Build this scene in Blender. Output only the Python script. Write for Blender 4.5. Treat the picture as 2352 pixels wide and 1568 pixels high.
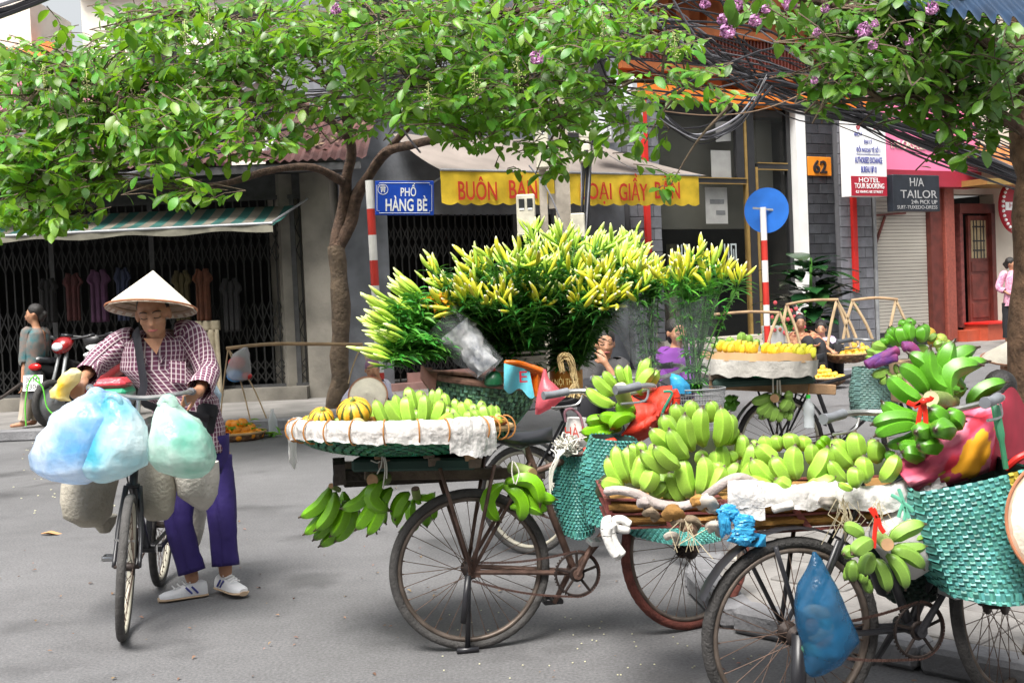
import bpy, math, random
from mathutils import Vector, Matrix, Quaternion, noise
R = math.radians
rnd = random.Random(7)
for o in list(bpy.data.objects): bpy.data.objects.remove(o)
SC = bpy.context.scene
COL = SC.collection
# ------------------------------------------------------------------ camera
# the picture is measured in a 2352 x 1568 frame; F is the focal length in that unit
F, CX, CY = 2756.0, 1176.0, 784.0
CAMZ, ROLL, PITCH = 1.45, math.atan(.043), math.atan(102 / 2756.0)
cam_d = bpy.data.cameras.new('camera'); cam = bpy.data.objects.new('camera', cam_d); COL.objects.link(cam)
cam_d.sensor_width = 36; cam_d.lens = F / 2352 * 36; cam_d.clip_end = 600; cam_d.clip_start = .05
_r, _u, _f = Vector((1, 0, 0)), Vector((0, math.sin(PITCH), math.cos(PITCH))), Vector((0, math.cos(PITCH), -math.sin(PITCH)))
EU = _r * math.cos(ROLL) - _u * math.sin(ROLL); EV = _r * math.sin(ROLL) + _u * math.cos(ROLL)
cam.matrix_world = Matrix(((EU.x, EV.x, -_f.x, 0), (EU.y, EV.y, -_f.y, 0), (EU.z, EV.z, -_f.z, CAMZ), (0, 0, 0, 1)))
SC.camera = cam
CAMP = Vector((0, 0, CAMZ))
def ray(x, y): return EU * ((x - CX) / F) - EV * ((y - CY) / F) + _f
DSH = 0.0
def P(x, y, D):
    D -= DSH; d = ray(x, y); return CAMP + d * (D / d.y)
def G(x, y, z=0.0):
    d = ray(x, y); return CAMP + d * ((z - CAMZ) / d.z)
def Z(ox, oy, s):
    k = 2352 / 4096.0
    return lambda x, y: ((ox + x / s) * k, (oy + y / s) * k)
def scl(D): return D / F           # metres for one unit of that frame at distance D
# ------------------------------------------------------------------ sky, sun, exposure
W = bpy.data.worlds.new('World'); SC.world = W; W.use_nodes = True
nt = W.node_tree; nt.nodes.clear()
SUN_EL, SUN_AZ = R(60), R(-158)      # azimuth from +Y, clockwise
sky = nt.nodes.new('ShaderNodeTexSky'); sky.sky_type = 'NISHITA'; sky.sun_disc = False
sky.sun_elevation = SUN_EL; sky.sun_rotation = SUN_AZ; sky.air_density = 1.5; sky.dust_density = 6; sky.ozone_density = 1
hs = nt.nodes.new('ShaderNodeHueSaturation'); hs.inputs['Saturation'].default_value = .22
bg = nt.nodes.new('ShaderNodeBackground'); bg.inputs['Strength'].default_value = .06
wo = nt.nodes.new('ShaderNodeOutputWorld')
nt.links.new(sky.outputs[0], hs.inputs['Color']); nt.links.new(hs.outputs[0], bg.inputs[0]); nt.links.new(bg.outputs[0], wo.inputs[0])
sd = bpy.data.lights.new('sun', 'SUN'); sd.energy = 1.5; sd.angle = R(26); sd.color = (1, .96, .9)
sun = bpy.data.objects.new('sun', sd); COL.objects.link(sun)
sdir = Vector((math.sin(SUN_AZ) * math.cos(SUN_EL), math.cos(SUN_AZ) * math.cos(SUN_EL), math.sin(SUN_EL)))
sun.rotation_euler = sdir.to_track_quat('Z', 'Y').to_euler(); sun.location = sdir * 60
vs = SC.view_settings; vs.view_transform = 'Standard'; vs.look = 'None'; vs.gamma = 1; vs.exposure = 2.0
try: vs.use_curve_mapping = False
except Exception: pass
SC.cycles.max_bounces = 8; SC.cycles.transparent_max_bounces = 24; SC.cycles.transmission_bounces = 6
SC.cycles.use_denoising = True
# ------------------------------------------------------------------ materials
MATS = {}
def M(name, col, rough=.6, var=.12, scale=6, bump=0, bscale=40, metal=0, trans=0, spec=.5, col2=None, coord='Object', alpha=1, coat=0, island=0, det=4, tcol=None, sss=0):
    if name in MATS: return MATS[name]
    m = bpy.data.materials.new(name); m.use_nodes = True; MATS[name] = m
    n, L = m.node_tree.nodes, m.node_tree.links
    b = n['Principled BSDF']; b.inputs['Roughness'].default_value = rough; b.inputs['Metallic'].default_value = metal
    b.inputs['Specular IOR Level'].default_value = spec
    if coat: b.inputs['Coat Weight'].default_value = coat; b.inputs['Coat Roughness'].default_value = .15
    if sss: b.inputs['Subsurface Weight'].default_value = sss; b.inputs['Subsurface Radius'].default_value = (.02, .01, .005)
    tc = n.new('ShaderNodeTexCoord'); nz = n.new('ShaderNodeTexNoise'); nz.inputs['Scale'].default_value = scale; nz.inputs['Detail'].default_value = det
    L.new(tc.outputs[coord], nz.inputs['Vector'])
    c1 = tuple(max(0, c * (1 - var)) for c in col) + (1,); c2 = tuple(min(1, c * (1 + var)) for c in (col2 or col)) + (1,)
    rp = n.new('ShaderNodeValToRGB'); rp.color_ramp.elements[0].color = c1; rp.color_ramp.elements[1].color = c2
    rp.color_ramp.elements[0].position = .32; rp.color_ramp.elements[1].position = .68
    L.new(nz.outputs[0], rp.inputs[0]); out = rp.outputs[0]
    if island:
        g = n.new('ShaderNodeNewGeometry'); h = n.new('ShaderNodeHueSaturation'); mr = n.new('ShaderNodeMapRange')
        mr.inputs[3].default_value = 1 - island; mr.inputs[4].default_value = 1 + island
        oi = n.new('ShaderNodeObjectInfo'); ad = n.new('ShaderNodeMath'); ad.operation = 'ADD'; fr = n.new('ShaderNodeMath'); fr.operation = 'FRACT'
        L.new(g.outputs['Random Per Island'], ad.inputs[0]); L.new(oi.outputs['Random'], ad.inputs[1]); L.new(ad.outputs[0], fr.inputs[0])
        L.new(fr.outputs[0], mr.inputs[0]); L.new(mr.outputs[0], h.inputs['Value'])
        m2 = n.new('ShaderNodeMapRange'); m2.inputs[3].default_value = .5 - island * .06; m2.inputs[4].default_value = .5 + island * .05
        mu = n.new('ShaderNodeMath'); mu.operation = 'MULTIPLY'; mu.inputs[1].default_value = 7.31; f2 = n.new('ShaderNodeMath'); f2.operation = 'FRACT'
        L.new(fr.outputs[0], mu.inputs[0]); L.new(mu.outputs[0], f2.inputs[0]); L.new(f2.outputs[0], m2.inputs[0]); L.new(m2.outputs[0], h.inputs['Hue'])
        L.new(out, h.inputs['Color']); out = h.outputs[0]
    L.new(out, b.inputs['Base Color'])
    if bump:
        bz = n.new('ShaderNodeTexNoise'); bz.inputs['Scale'].default_value = bscale; bz.inputs['Detail'].default_value = 6
        L.new(tc.outputs[coord], bz.inputs['Vector']); bp = n.new('ShaderNodeBump'); bp.inputs['Strength'].default_value = bump; bp.inputs['Distance'].default_value = .02
        L.new(bz.outputs[0], bp.inputs['Height']); L.new(bp.outputs[0], b.inputs['Normal'])
    sh = b.outputs[0]; om = n['Material Output']
    if trans:
        t = n.new('ShaderNodeBsdfTranslucent'); mx = n.new('ShaderNodeMixShader'); mx.inputs[0].default_value = trans
        if tcol: t.inputs[0].default_value = tcol + (1,)
        else: L.new(out, t.inputs[0])
        L.new(sh, mx.inputs[1]); L.new(t.outputs[0], mx.inputs[2]); sh = mx.outputs[0]
    if alpha < 1:
        tp = n.new('ShaderNodeBsdfTransparent'); tp.inputs[0].default_value = (min(1, .6 + col[0] * .4), min(1, .6 + col[1] * .4), min(1, .6 + col[2] * .4), 1) if coat == 0 else (1, 1, 1, 1)
        mx = n.new('ShaderNodeMixShader'); mx.inputs[0].default_value = alpha
        L.new(tp.outputs[0], mx.inputs[1]); L.new(sh, mx.inputs[2]); sh = mx.outputs[0]
    if sh is not b.outputs[0]: L.new(sh, om.inputs[0])
    m['bsdf'] = b.name
    return m
def ramp_uv(name, stops, rough=.5, axis='Y', noise_amt=.06, island=.08, trans=0, spec=.5, ridge=0):
    """colour along the UV of one piece (a banana, a bud)"""
    if name in MATS: return MATS[name]
    m = M(name, (.5, .5, .5), rough, 0, spec=spec); n, L = m.node_tree.nodes, m.node_tree.links; b = n['Principled BSDF']
    uv = n.new('ShaderNodeUVMap'); sx = n.new('ShaderNodeSeparateXYZ'); L.new(uv.outputs[0], sx.inputs[0])
    nz = n.new('ShaderNodeTexNoise'); nz.inputs['Scale'].default_value = 9; tc = n.new('ShaderNodeTexCoord'); L.new(tc.outputs['Object'], nz.inputs[0])
    ma = n.new('ShaderNodeMath'); ma.operation = 'MULTIPLY_ADD'; ma.inputs[1].default_value = noise_amt; L.new(nz.outputs[0], ma.inputs[0]); L.new(sx.outputs[axis], ma.inputs[2])
    sb = n.new('ShaderNodeMath'); sb.operation = 'SUBTRACT'; sb.inputs[1].default_value = noise_amt / 2; L.new(ma.outputs[0], sb.inputs[0])
    rp = n.new('ShaderNodeValToRGB'); cr = rp.color_ramp
    while len(cr.elements) < len(stops): cr.elements.new(.5)
    for e, (p, c) in zip(cr.elements, stops): e.position = p; e.color = tuple(c) + (1,)
    L.new(sb.outputs[0], rp.inputs[0])
    h = n.new('ShaderNodeHueSaturation'); oi = n.new('ShaderNodeObjectInfo'); mr = n.new('ShaderNodeMapRange'); mr.inputs[3].default_value = 1 - island; mr.inputs[4].default_value = 1 + island
    L.new(oi.outputs['Random'], mr.inputs[0]); L.new(mr.outputs[0], h.inputs['Value']); L.new(rp.outputs[0], h.inputs['Color'])
    # fine mottling
    n2 = n.new('ShaderNodeTexNoise'); n2.inputs['Scale'].default_value = 34; n2.inputs['Detail'].default_value = 5; L.new(tc.outputs['Object'], n2.inputs[0])
    m3 = n.new('ShaderNodeMapRange'); m3.inputs[1].default_value = .35; m3.inputs[2].default_value = .75; m3.inputs[3].default_value = .88; m3.inputs[4].default_value = 1.1; L.new(n2.outputs[0], m3.inputs[0])
    h2 = n.new('ShaderNodeHueSaturation'); L.new(h.outputs[0], h2.inputs['Color']); L.new(m3.outputs[0], h2.inputs['Value'])
    if axis == 'Y' and ridge:
        rm = n.new('ShaderNodeMapRange'); rm.inputs[1].default_value = 0; rm.inputs[2].default_value = .3; rm.inputs[3].default_value = 1.3; rm.inputs[4].default_value = .97; L.new(sx.outputs['X'], rm.inputs[0]); h3 = n.new('ShaderNodeHueSaturation'); L.new(rm.outputs[0], h3.inputs['Value']); L.new(h2.outputs[0], h3.inputs['Color']); h2 = h3
    L.new(h2.outputs[0], b.inputs['Base Color'])
    if trans:
        t = n.new('ShaderNodeBsdfTranslucent'); mx = n.new('ShaderNodeMixShader'); mx.inputs[0].default_value = trans
        L.new(h2.outputs[0], t.inputs[0]); L.new(b.outputs[0], mx.inputs[1]); L.new(t.outputs[0], mx.inputs[2]); L.new(mx.outputs[0], n['Material Output'].inputs[0])
    return m
# ------------------------------------------------------------------ mesh builder
def V(*a): return Vector(a)
class MB:
    def __init__(s): s.v, s.f, s.uv, s.mi, s.cur = [], [], {}, [], 0
    def add(s, vs, fs, uvs=None):
        o = len(s.v); s.v += [Vector(v) for v in vs]
        for f in fs:
            s.f.append([i + o for i in f]); s.mi.append(s.cur)
            if uvs: s.uv[len(s.f) - 1] = [uvs[i] for i in f]
        return s
    def quad(s, a, b, c, d): return s.add([a, b, c, d], [(0, 1, 2, 3)], [(0, 0), (1, 0), (1, 1), (0, 1)])
    def box(s, c, size, m=None, bev=0):
        x, y, z = (k / 2 for k in size); c = Vector(c)
        if bev:
            e = min(bev, x * .9, y * .9, z * .9); vs = []; idx = {}
            for sx in (-1, 1):
                for sy in (-1, 1):
                    for sz in (-1, 1):
                        for k in range(3):
                            p = [sx * x, sy * y, sz * z]; q = [sx * (x - e), sy * (y - e), sz * (z - e)]
                            q[k] = p[k]; idx[(sx, sy, sz, k)] = len(vs); vs.append(Vector(q))
            I = lambda a, b, d, k: idx[(a, b, d, k)]
            fs = []
            for a in (-1, 1):
                fs += [[I(a, -1, -1, 0), I(a, 1, -1, 0), I(a, 1, 1, 0), I(a, -1, 1, 0)][::a], [I(-1, a, -1, 1), I(1, a, -1, 1), I(1, a, 1, 1), I(-1, a, 1, 1)][::-a], [I(-1, -1, a, 2), I(1, -1, a, 2), I(1, 1, a, 2), I(-1, 1, a, 2)][::a]]
                for b in (-1, 1):
                    fs += [[I(a, b, -1, 0), I(a, b, -1, 1), I(a, b, 1, 1), I(a, b, 1, 0)][::-a * b], [I(a, -1, b, 0), I(a, -1, b, 2), I(a, 1, b, 2), I(a, 1, b, 0)][::a * b], [I(-1, a, b, 1), I(-1, a, b, 2), I(1, a, b, 2), I(1, a, b, 1)][::-a * b]]
                    for d in (-1, 1): fs.append([I(a, b, d, 0), I(a, b, d, 1), I(a, b, d, 2)][::a * b * d])
        else:
            vs = [Vector((a * x, b * y, d * z)) for a in (-1, 1) for b in (-1, 1) for d in (-1, 1)]
            fs = [(0, 1, 3, 2), (4, 6, 7, 5), (0, 4, 5, 1), (2, 3, 7, 6), (0, 2, 6, 4), (1, 5, 7, 3)]
        if m is not None: vs = [m @ v for v in vs]
        return s.add([v + c for v in vs], fs)
    def beam(s, a, b, w, h, up=(0, 0, 1), bev=0):
        a, b = Vector(a), Vector(b); d = b - a; q = frame(d, Vector(up))
        return s.box((a + b) / 2, (w, h, d.length), q, bev)
    def tube(s, pts, rad, n=8, caps=True, closed=False, uv=False, sq=1, up=None):
        pts = [Vector(p) for p in pts]; k = len(pts)
        if not hasattr(rad, '__len__'): rad = [rad] * k
        t0 = (pts[1] - pts[0]).normalized(); nrm = Vector(up) if up is not None else (Vector((0, 0, 1)) if abs(t0.z) < .9 else Vector((1, 0, 0)))
        vs, fs, uvs = [], [], []
        for i in range(k):
            if closed: t = pts[(i + 1) % k] - pts[i - 1]
            else: t = pts[min(i + 1, k - 1)] - pts[max(i - 1, 0)]
            t = t.normalized() if t.length > 1e-9 else t0
            nrm = (nrm - t * nrm.dot(t)); nrm = nrm.normalized() if nrm.length > 1e-6 else t.orthogonal().normalized(); b = t.cross(nrm)
            r = rad[i]; rx, ry = r if hasattr(r, '__len__') else (r, r * sq)
            for j in range(n):
                a = 2 * math.pi * j / n; vs.append(pts[i] + nrm * (math.cos(a) * rx) + b * (math.sin(a) * ry)); uvs.append((j / n, i / max(1, k - 1)))
        m = k if closed else k - 1
        for i in range(m):
            for j in range(n):
                a, b2 = i * n + j, i * n + (j + 1) % n; c, d = ((i + 1) % k) * n + (j + 1) % n, ((i + 1) % k) * n + j
                fs.append((a, b2, c, d))
        if caps and not closed: fs += [tuple(range(n))[::-1], tuple(range((k - 1) * n, k * n))]
        return s.add(vs, fs, uvs if uv else None)
    def loft(s, rings, closed=True, caps=(0, 0), uvs=None):
        n = len(rings[0]); vs = [Vector(p) for r in rings for p in r]; fs = []
        for i in range(len(rings) - 1):
            for j in range(n if closed else n - 1):
                fs.append((i * n + j, i * n + (j + 1) % n, (i + 1) * n + (j + 1) % n, (i + 1) * n + j))
        if caps[0]: fs.append(tuple(range(n))[::-1])
        if caps[1]: fs.append(tuple(range((len(rings) - 1) * n, len(rings) * n)))
        return s.add(vs, fs, uvs)
    def lathe(s, prof, n=24, c=(0, 0, 0), m=None, caps=(0, 0), uv=False, wob=None):
        rings, uvs = [], []
        for i, (r, z) in enumerate(prof):
            rg = []
            for j in range(n):
                a = 2 * math.pi * j / n; k = wob(a, i) if wob else 1
                p = Vector((r * math.cos(a) * k, r * math.sin(a) * k, z)); p = m @ p if m is not None else p
                rg.append(p + Vector(c)); uvs.append((j / n, i / (len(prof) - 1)))
            rings.append(rg)
        return s.loft(rings, True, caps, uvs if uv else None)
    def ball(s, c, r, n=12, k=8, m=None):
        r = r if hasattr(r, '__len__') else (r, r, r); c = Vector(c)
        vs = [Vector((0, 0, -r[2]))]; fs = []
        for i in range(1, k):
            p = -math.pi / 2 + math.pi * i / k
            for j in range(n): a = 2 * math.pi * j / n; vs.append(Vector((r[0] * math.cos(p) * math.cos(a), r[1] * math.cos(p) * math.sin(a), r[2] * math.sin(p))))
        vs.append(Vector((0, 0, r[2])))
        for j in range(n):
            fs.append((0, 1 + (j + 1) % n, 1 + j))
            for i in range(k - 2): fs.append((1 + i * n + j, 1 + i * n + (j + 1) % n, 1 + (i + 1) * n + (j + 1) % n, 1 + (i + 1) * n + j))
            fs.append((1 + (k - 2) * n + j, 1 + (k - 2) * n + (j + 1) % n, len(vs) - 1))
        if m is not None: vs = [m @ v for v in vs]
        return s.add([v + c for v in vs], fs)
    def grid(s, fn, nu, nv, closed_u=False):
        vs, uvs, fs = [], [], []; w = nu if closed_u else nu + 1
        for j in range(nv + 1):
            for i in range(w): u, v = i / nu, j / nv; vs.append(Vector(fn(u, v))); uvs.append((u, v))
        for j in range(nv):
            for i in range(nu): fs.append((j * w + i, j * w + (i + 1) % w if closed_u else j * w + i + 1, (j + 1) * w + ((i + 1) % w if closed_u else i + 1), (j + 1) * w + i))
        return s.add(vs, fs, uvs)
    def mesh(s, name, mats, smooth=True):
        me = bpy.data.meshes.new(name); me.from_pydata(s.v, [], s.f)
        for m in (mats if isinstance(mats, (list, tuple)) else [mats]): me.materials.append(m)
        if s.uv:
            ul = me.uv_layers.new(name='UVMap')
            for p in me.polygons:
                u = s.uv.get(p.index)
                if u:
                    for k, li in enumerate(p.loop_indices): ul.data[li].uv = u[k]
        me.polygons.foreach_set('material_index', s.mi)
        me.polygons.foreach_set('use_smooth', [bool(smooth)] * len(me.polygons)); me.update()
        return me
    def build(s, name, mats, parent=None, smooth=True, kind=None, autos=40):
        me = s.mesh(name, mats, smooth)
        if smooth and autos: me.set_sharp_from_angle(angle=R(autos))
        o = link(name, me, parent)
        if kind: o['kind'] = kind
        return o
def frame(d, up=Vector((0, 0, 1))):
    z = Vector(d).normalized(); x = Vector(up).cross(z)
    if x.length < 1e-5: x = Vector((1, 0, 0)).cross(z)
    if x.length < 1e-5: x = Vector((0, 1, 0)).cross(z)
    x.normalize(); y = z.cross(x)
    return Matrix(((x.x, y.x, z.x), (x.y, y.y, z.y), (x.z, y.z, z.z)))
PW = {}
def link(name, me, parent=None, mat=None):
    """new object in world coordinates (or at world matrix mat), parented with its place kept"""
    o = bpy.data.objects.new(name, me); COL.objects.link(o)
    w = mat if mat is not None else Matrix.Identity(4)
    PW[o.name] = w
    if parent is not None:
        o.parent = parent; o.matrix_parent_inverse = Matrix.Identity(4); o.matrix_basis = PW[parent.name].inverted() @ w
    else: o.matrix_basis = w
    return o
def tag(o, label, cat, group=None):
    o['label'] = label; o['category'] = cat
    if group: o['group'] = group
    return o
def thing(name, label, cat, loc=(0, 0, 0), group=None, mat=None):
    o = link(name, None, None, mat if mat is not None else Matrix.Translation(Vector(loc)))
    o.empty_display_size = .1
    return tag(o, label, cat, group)
def struct(o): o['kind'] = 'structure'; return o
def subsurf(o, lv=1):
    m = o.modifiers.new('s', 'SUBSURF'); m.levels = lv; m.render_levels = lv; return o
def text(s, h, mat, mw, parent, width=None, name='lettering', ext=.002, bold=0.0, sx=1.0, rows=None):
    """lettering as a mesh: centred at mw, x right, y up, facing +z"""
    cu = bpy.data.curves.new('txt', 'FONT'); cu.body = s; cu.size = 1; cu.align_x = 'CENTER'; cu.align_y = 'CENTER'; cu.extrude = ext / h; cu.offset = bold; cu.resolution_u = 3
    ob = bpy.data.objects.new('txt', cu); COL.objects.link(ob)
    dg = bpy.context.evaluated_depsgraph_get(); me = bpy.data.meshes.new_from_object(ob.evaluated_get(dg)); bpy.data.objects.remove(ob)
    xs = [v.co.x for v in me.vertices]; ys = [v.co.y for v in me.vertices]
    if not xs: return None
    w = max(xs) - min(xs); hh = max(ys) - min(ys); k = h / .73
    kx = (width / w) if width else k * sx
    cx = (max(xs) + min(xs)) / 2; cy = .36 if False else (max(ys) + min(ys)) / 2
    for v in me.vertices: v.co = Vector(((v.co.x - cx) * kx, (v.co.y - cy) * k, v.co.z * h))
    me.materials.clear(); me.materials.append(mat)
    return link(name, me, parent, mw)
def bez(pts, n=12):
    """Catmull-Rom through points"""
    pts = [Vector(p) for p in pts]; out = []
    for i in range(len(pts) - 1):
        p0, p1, p2, p3 = pts[max(i - 1, 0)], pts[i], pts[i + 1], pts[min(i + 2, len(pts) - 1)]
        for k in range(n):
            t = k / n; out.append(.5 * ((2 * p1) + (p2 - p0) * t + (2 * p0 - 5 * p1 + 4 * p2 - p3) * t * t + (3 * p1 - p0 - 3 * p2 + p3) * t ** 3))
    out.append(pts[-1]); return out
def sag(a, b, s, n=10):
    a, b = Vector(a), Vector(b); return [a.lerp(b, i / n) - Vector((0, 0, s * 4 * (i / n) * (1 - i / n))) for i in range(n + 1)]
# ------------------------------------------------------------------ plan of the street
YL = 17.5                                   # the left houses' front
FB = Vector((-2.9, 17.5, 0)); FA = math.atan(.62)
FT = Vector((math.cos(FA), math.sin(FA), 0)); FN = Vector((math.sin(FA), -math.cos(FA), 0))
def FP(s, z, o=0.0): return FB + FT * s + FN * o + Vector((0, 0, z))      # along, up, out from the right-hand fronts
def FI(x, y, o=0.0):
    d = ray(x, y); q = FB + FN * o; t = (q - CAMP).dot(FN) / d.dot(FN); p = CAMP + d * t
    return (p - q).dot(FT), p.z
FROT = Matrix(((FT.x, 0, FN.x), (FT.y, 0, FN.y), (0, 1, 0)))               # text frame: x along, y up, z out
def FM(s, z, o): return Matrix.Translation(FP(s, z, o)) @ FROT.to_4x4()
FBOX = Matrix(((FT.x, -FN.x, 0), (FT.y, -FN.y, 0), (0, 0, 1)))             # box frame: x along, y in, z up
def fbox(mb, s0, s1, z0, z1, o0, o1, bev=0):
    c = FP((s0 + s1) / 2, (z0 + z1) / 2, (o0 + o1) / 2); return mb.box(c, (abs(s1 - s0), abs(o1 - o0), abs(z1 - z0)), FBOX, bev)
# ------------------------------------------------------------------ ground
def asphalt():
    m = M('asphalt', (.17, .168, .17), .82, .0); n, L = m.node_tree.nodes, m.node_tree.links; b = n['Principled BSDF']
    tc = n.new('ShaderNodeTexCoord')
    def nz(sc, det=5):
        t = n.new('ShaderNodeTexNoise'); t.inputs['Scale'].default_value = sc; t.inputs['Detail'].default_value = det; L.new(tc.outputs['Object'], t.inputs[0]); return t.outputs[0]
    def rmp(a, lo, hi, c0, c1):
        r = n.new('ShaderNodeMapRange'); r.inputs[1].default_value = lo; r.inputs[2].default_value = hi; r.inputs[3].default_value = c0; r.inputs[4].default_value = c1; L.new(a, r.inputs[0]); return r.outputs[0]
    def mul(a, b2):
        r = n.new('ShaderNodeMath'); r.operation = 'MULTIPLY'; L.new(a, r.inputs[0]); L.new(b2, r.inputs[1]); return r.outputs[0]
    big = rmp(nz(.55, 5), .35, .7, .78, 1.12); stain = rmp(nz(1.3, 6), .56, .7, 1.0, .6); mid = rmp(nz(7), .3, .7, .93, 1.06)
    grit = rmp(nz(75, 6), .3, .72, .7, 1.3); spk = rmp(nz(48, 2), .7, .76, 1.0, 1.45)
    v = mul(mul(mul(big, stain), mul(mid, grit)), spk)
    c = n.new('ShaderNodeMixRGB'); c.blend_type = 'MULTIPLY'; c.inputs[0].default_value = 1; c.inputs[1].default_value = (.135, .134, .138, 1); L.new(v, c.inputs[2]); L.new(c.outputs[0], b.inputs['Base Color'])
    L.new(rmp(stain, .62, 1, .55, .85), b.inputs['Roughness'])
    bp = n.new('ShaderNodeBump'); bp.inputs['Strength'].default_value = .5; bp.inputs['Distance'].default_value = .006; L.new(nz(140, 3), bp.inputs['Height']); L.new(bp.outputs[0], b.inputs['Normal'])
    return m
mb = MB(); mb.quad((-120, -60, 0), (120, -60, 0), (120, 160, 0), (-120, 160, 0)); struct(mb.build('road', asphalt(), smooth=False))
PAVE = M('pavement_concrete', (.2, .19, .18), .85, .25, 2.2, .5, 30); KERB = M('kerb_stone', (.19, .19, .2), .8, .25, 3, .5, 40)
SLAB = M('flagstone', (.2, .19, .18), .8, .2, 5, .4, 30, island=.12)
# far pavement along the fronts, turning with them
kl = [Vector((-30, 14.13, 0)), Vector((-1.6, 14.13, 0))]; ks = kl[1] + FT * 60
mb = MB(); zt = .12
ring = [(-30, 14.3), (-1.65, 14.3), tuple((Vector((-1.65, 14.3, 0)) + FT * 60)[:2]), tuple((FB + FT * 60 - FN * 2)[:2]), (-2.9, 19.5), (-30, 19.5)]
mb.add([(x, y, zt) for x, y in ring], [tuple(range(6))]); mb.add([(x, y, 0) for x, y in ring[:3]] + [(x, y, zt) for x, y in ring[:3]], [(0, 1, 4, 3), (1, 2, 5, 4)])
pav = struct(mb.build('pavement', PAVE, smooth=False))
kerb_me = {}
def kerbrow(parent, a, b, w=.18, h=.135, step=.9, mat=KERB):
    a, b = Vector(a), Vector(b); d = b - a; k = max(1, round(d.length / step)); l = d.length / k; t = d.normalized()
    key = round(l, 2)
    if key not in kerb_me: kerb_me[key] = MB().box((0, 0, h / 2), (l - .012, w, h), None, .018).mesh('kerbstone', mat, False)
    q = Matrix(((t.x, -t.y, 0), (t.y, t.x, 0), (0, 0, 1))).to_4x4()
    for i in range(k):
        p = a + t * (l * (i + .5)); link('kerbstone', kerb_me[key], parent, Matrix.Translation(p + V(0, 0, rnd.uniform(-.006, .004))) @ q @ Matrix.Rotation(rnd.uniform(-.012, .012), 4, 'Z'))
kerbrow(pav, (-8, 14.2, 0), (-1.66, 14.2, 0)); kerbrow(pav, V(-1.6, 14.22, 0), V(-1.6, 14.22, 0) + FT * 15)
# near pavement at the right, with its broken kerb and flagstones
kp = [G(1612, 1335, .05), G(1700, 1391, .1), G(2129, 1472, .1), G(2480, 1538, .1)]
k0, k1, k2, k3 = [Vector((p.x, p.y, 0)) for p in kp]
back = [G(1660, 1262), G(1780, 1180), G(2050, 1075), G(2500, 965)]
mb = MB(); top = [k0, k1, k2, k3, k3 + V(3, -.2, 0), V(9, 9, 0)] + [Vector((p.x, p.y, 0)) for p in back[::-1]]
mb.add([p + V(0, 0, .085) for p in top], [tuple(range(len(top)))]); nn = len(top)
mb.add([p for p in top] + [p + V(0, 0, .085) for p in top], [(i, (i + 1) % nn, nn + (i + 1) % nn, nn + i) for i in range(nn)])
pav2 = struct(mb.build('corner_pavement', PAVE, smooth=False))
for a, b in ((k0, k1), (k1, k2), (k2, k3)): kerbrow(pav2, a, b, .16, .105, .62)
kerbrow(pav2, k0 + V(0, .05, 0), back[0], .16, .1, .5)
def inside(p, poly):
    c = False
    for i in range(len(poly)):
        a, b = poly[i], poly[i - 1]
        if (a.y > p.y) != (b.y > p.y) and p.x < (b.x - a.x) * (p.y - a.y) / (b.y - a.y) + a.x: c = not c
    return c
d = (k2 - k1).normalized(); e = V(-d.y, d.x, 0); sl = MB().box((0, 0, 0), (.388, .388, .03), None, .006).mesh('flagstone', SLAB, False)
q = Matrix(((d.x, e.x, 0), (d.y, e.y, 0), (0, 0, 1))).to_4x4()
for i in range(-4, 14):
    for j in range(14):
        p = k1 + d * (i * .4) + e * (.3 + j * .4)
        if all(inside(p + d * a + e * b, top) for a in (-.2, .2) for b in (-.2, .2)): link('flagstone', sl, pav2, Matrix.Translation(p + V(0, 0, .081 + rnd.uniform(-.004, .004))) @ q @ Matrix.Rotation(rnd.uniform(-.008, .008), 4, 'X'))
# ------------------------------------------------------------------ house materials
CONC = M('stained_concrete', (.19, .175, .15), .9, .45, 1.6, .4, 14, det=8); BLUEW = M('grey_blue_plaster', (.16, .17, .19), .85, .3, 2.5, .3, 20)
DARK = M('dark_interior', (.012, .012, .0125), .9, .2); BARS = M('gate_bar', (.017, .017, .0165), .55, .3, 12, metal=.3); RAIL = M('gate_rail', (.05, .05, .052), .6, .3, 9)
PINK = M('pink_plaster', (.55, .2, .3), .8, .2, 2); PALE = M('pale_plaster', (.66, .63, .56), .85, .15, 1.2, .2, 10); WHITE = M('white_paint', (.75, .75, .74), .6, .06, 3)
ROOFR = M('red_sheet_roof', (.085, .036, .032), .7, .4, 2.5, .3, 20); RUST = M('rusty_red_steel', (.16, .04, .035), .6, .35, 14, .3, 60)
ORANGE = M('orange_paint', (.75, .2, .015), .55, .15, 2); BROWN = M('maroon_wood', (.13, .03, .022), .45, .3, 5); TILE = M('dark_slate_tile', (.035, .037, .043), .5, .3, 6, .3, 30, island=.35)
TILEG = M('grey_slate_tile', (.16, .165, .185), .55, .2, 6, .3, 30, island=.2); REDP = M('red_paint', (.55, .02, .015), .4, .08, 4); GOLD = M('brass_frame', (.42, .27, .09), .4, .15, 6, metal=.6)
BLACKP = M('black_frame', (.02, .02, .022), .4, .2); SHUT = M('cream_shutter', (.5, .47, .41), .55, .07, 1.5); GREY = M('grey_metal', (.3, .31, .32), .5, .2, 6, metal=.3)
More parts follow.
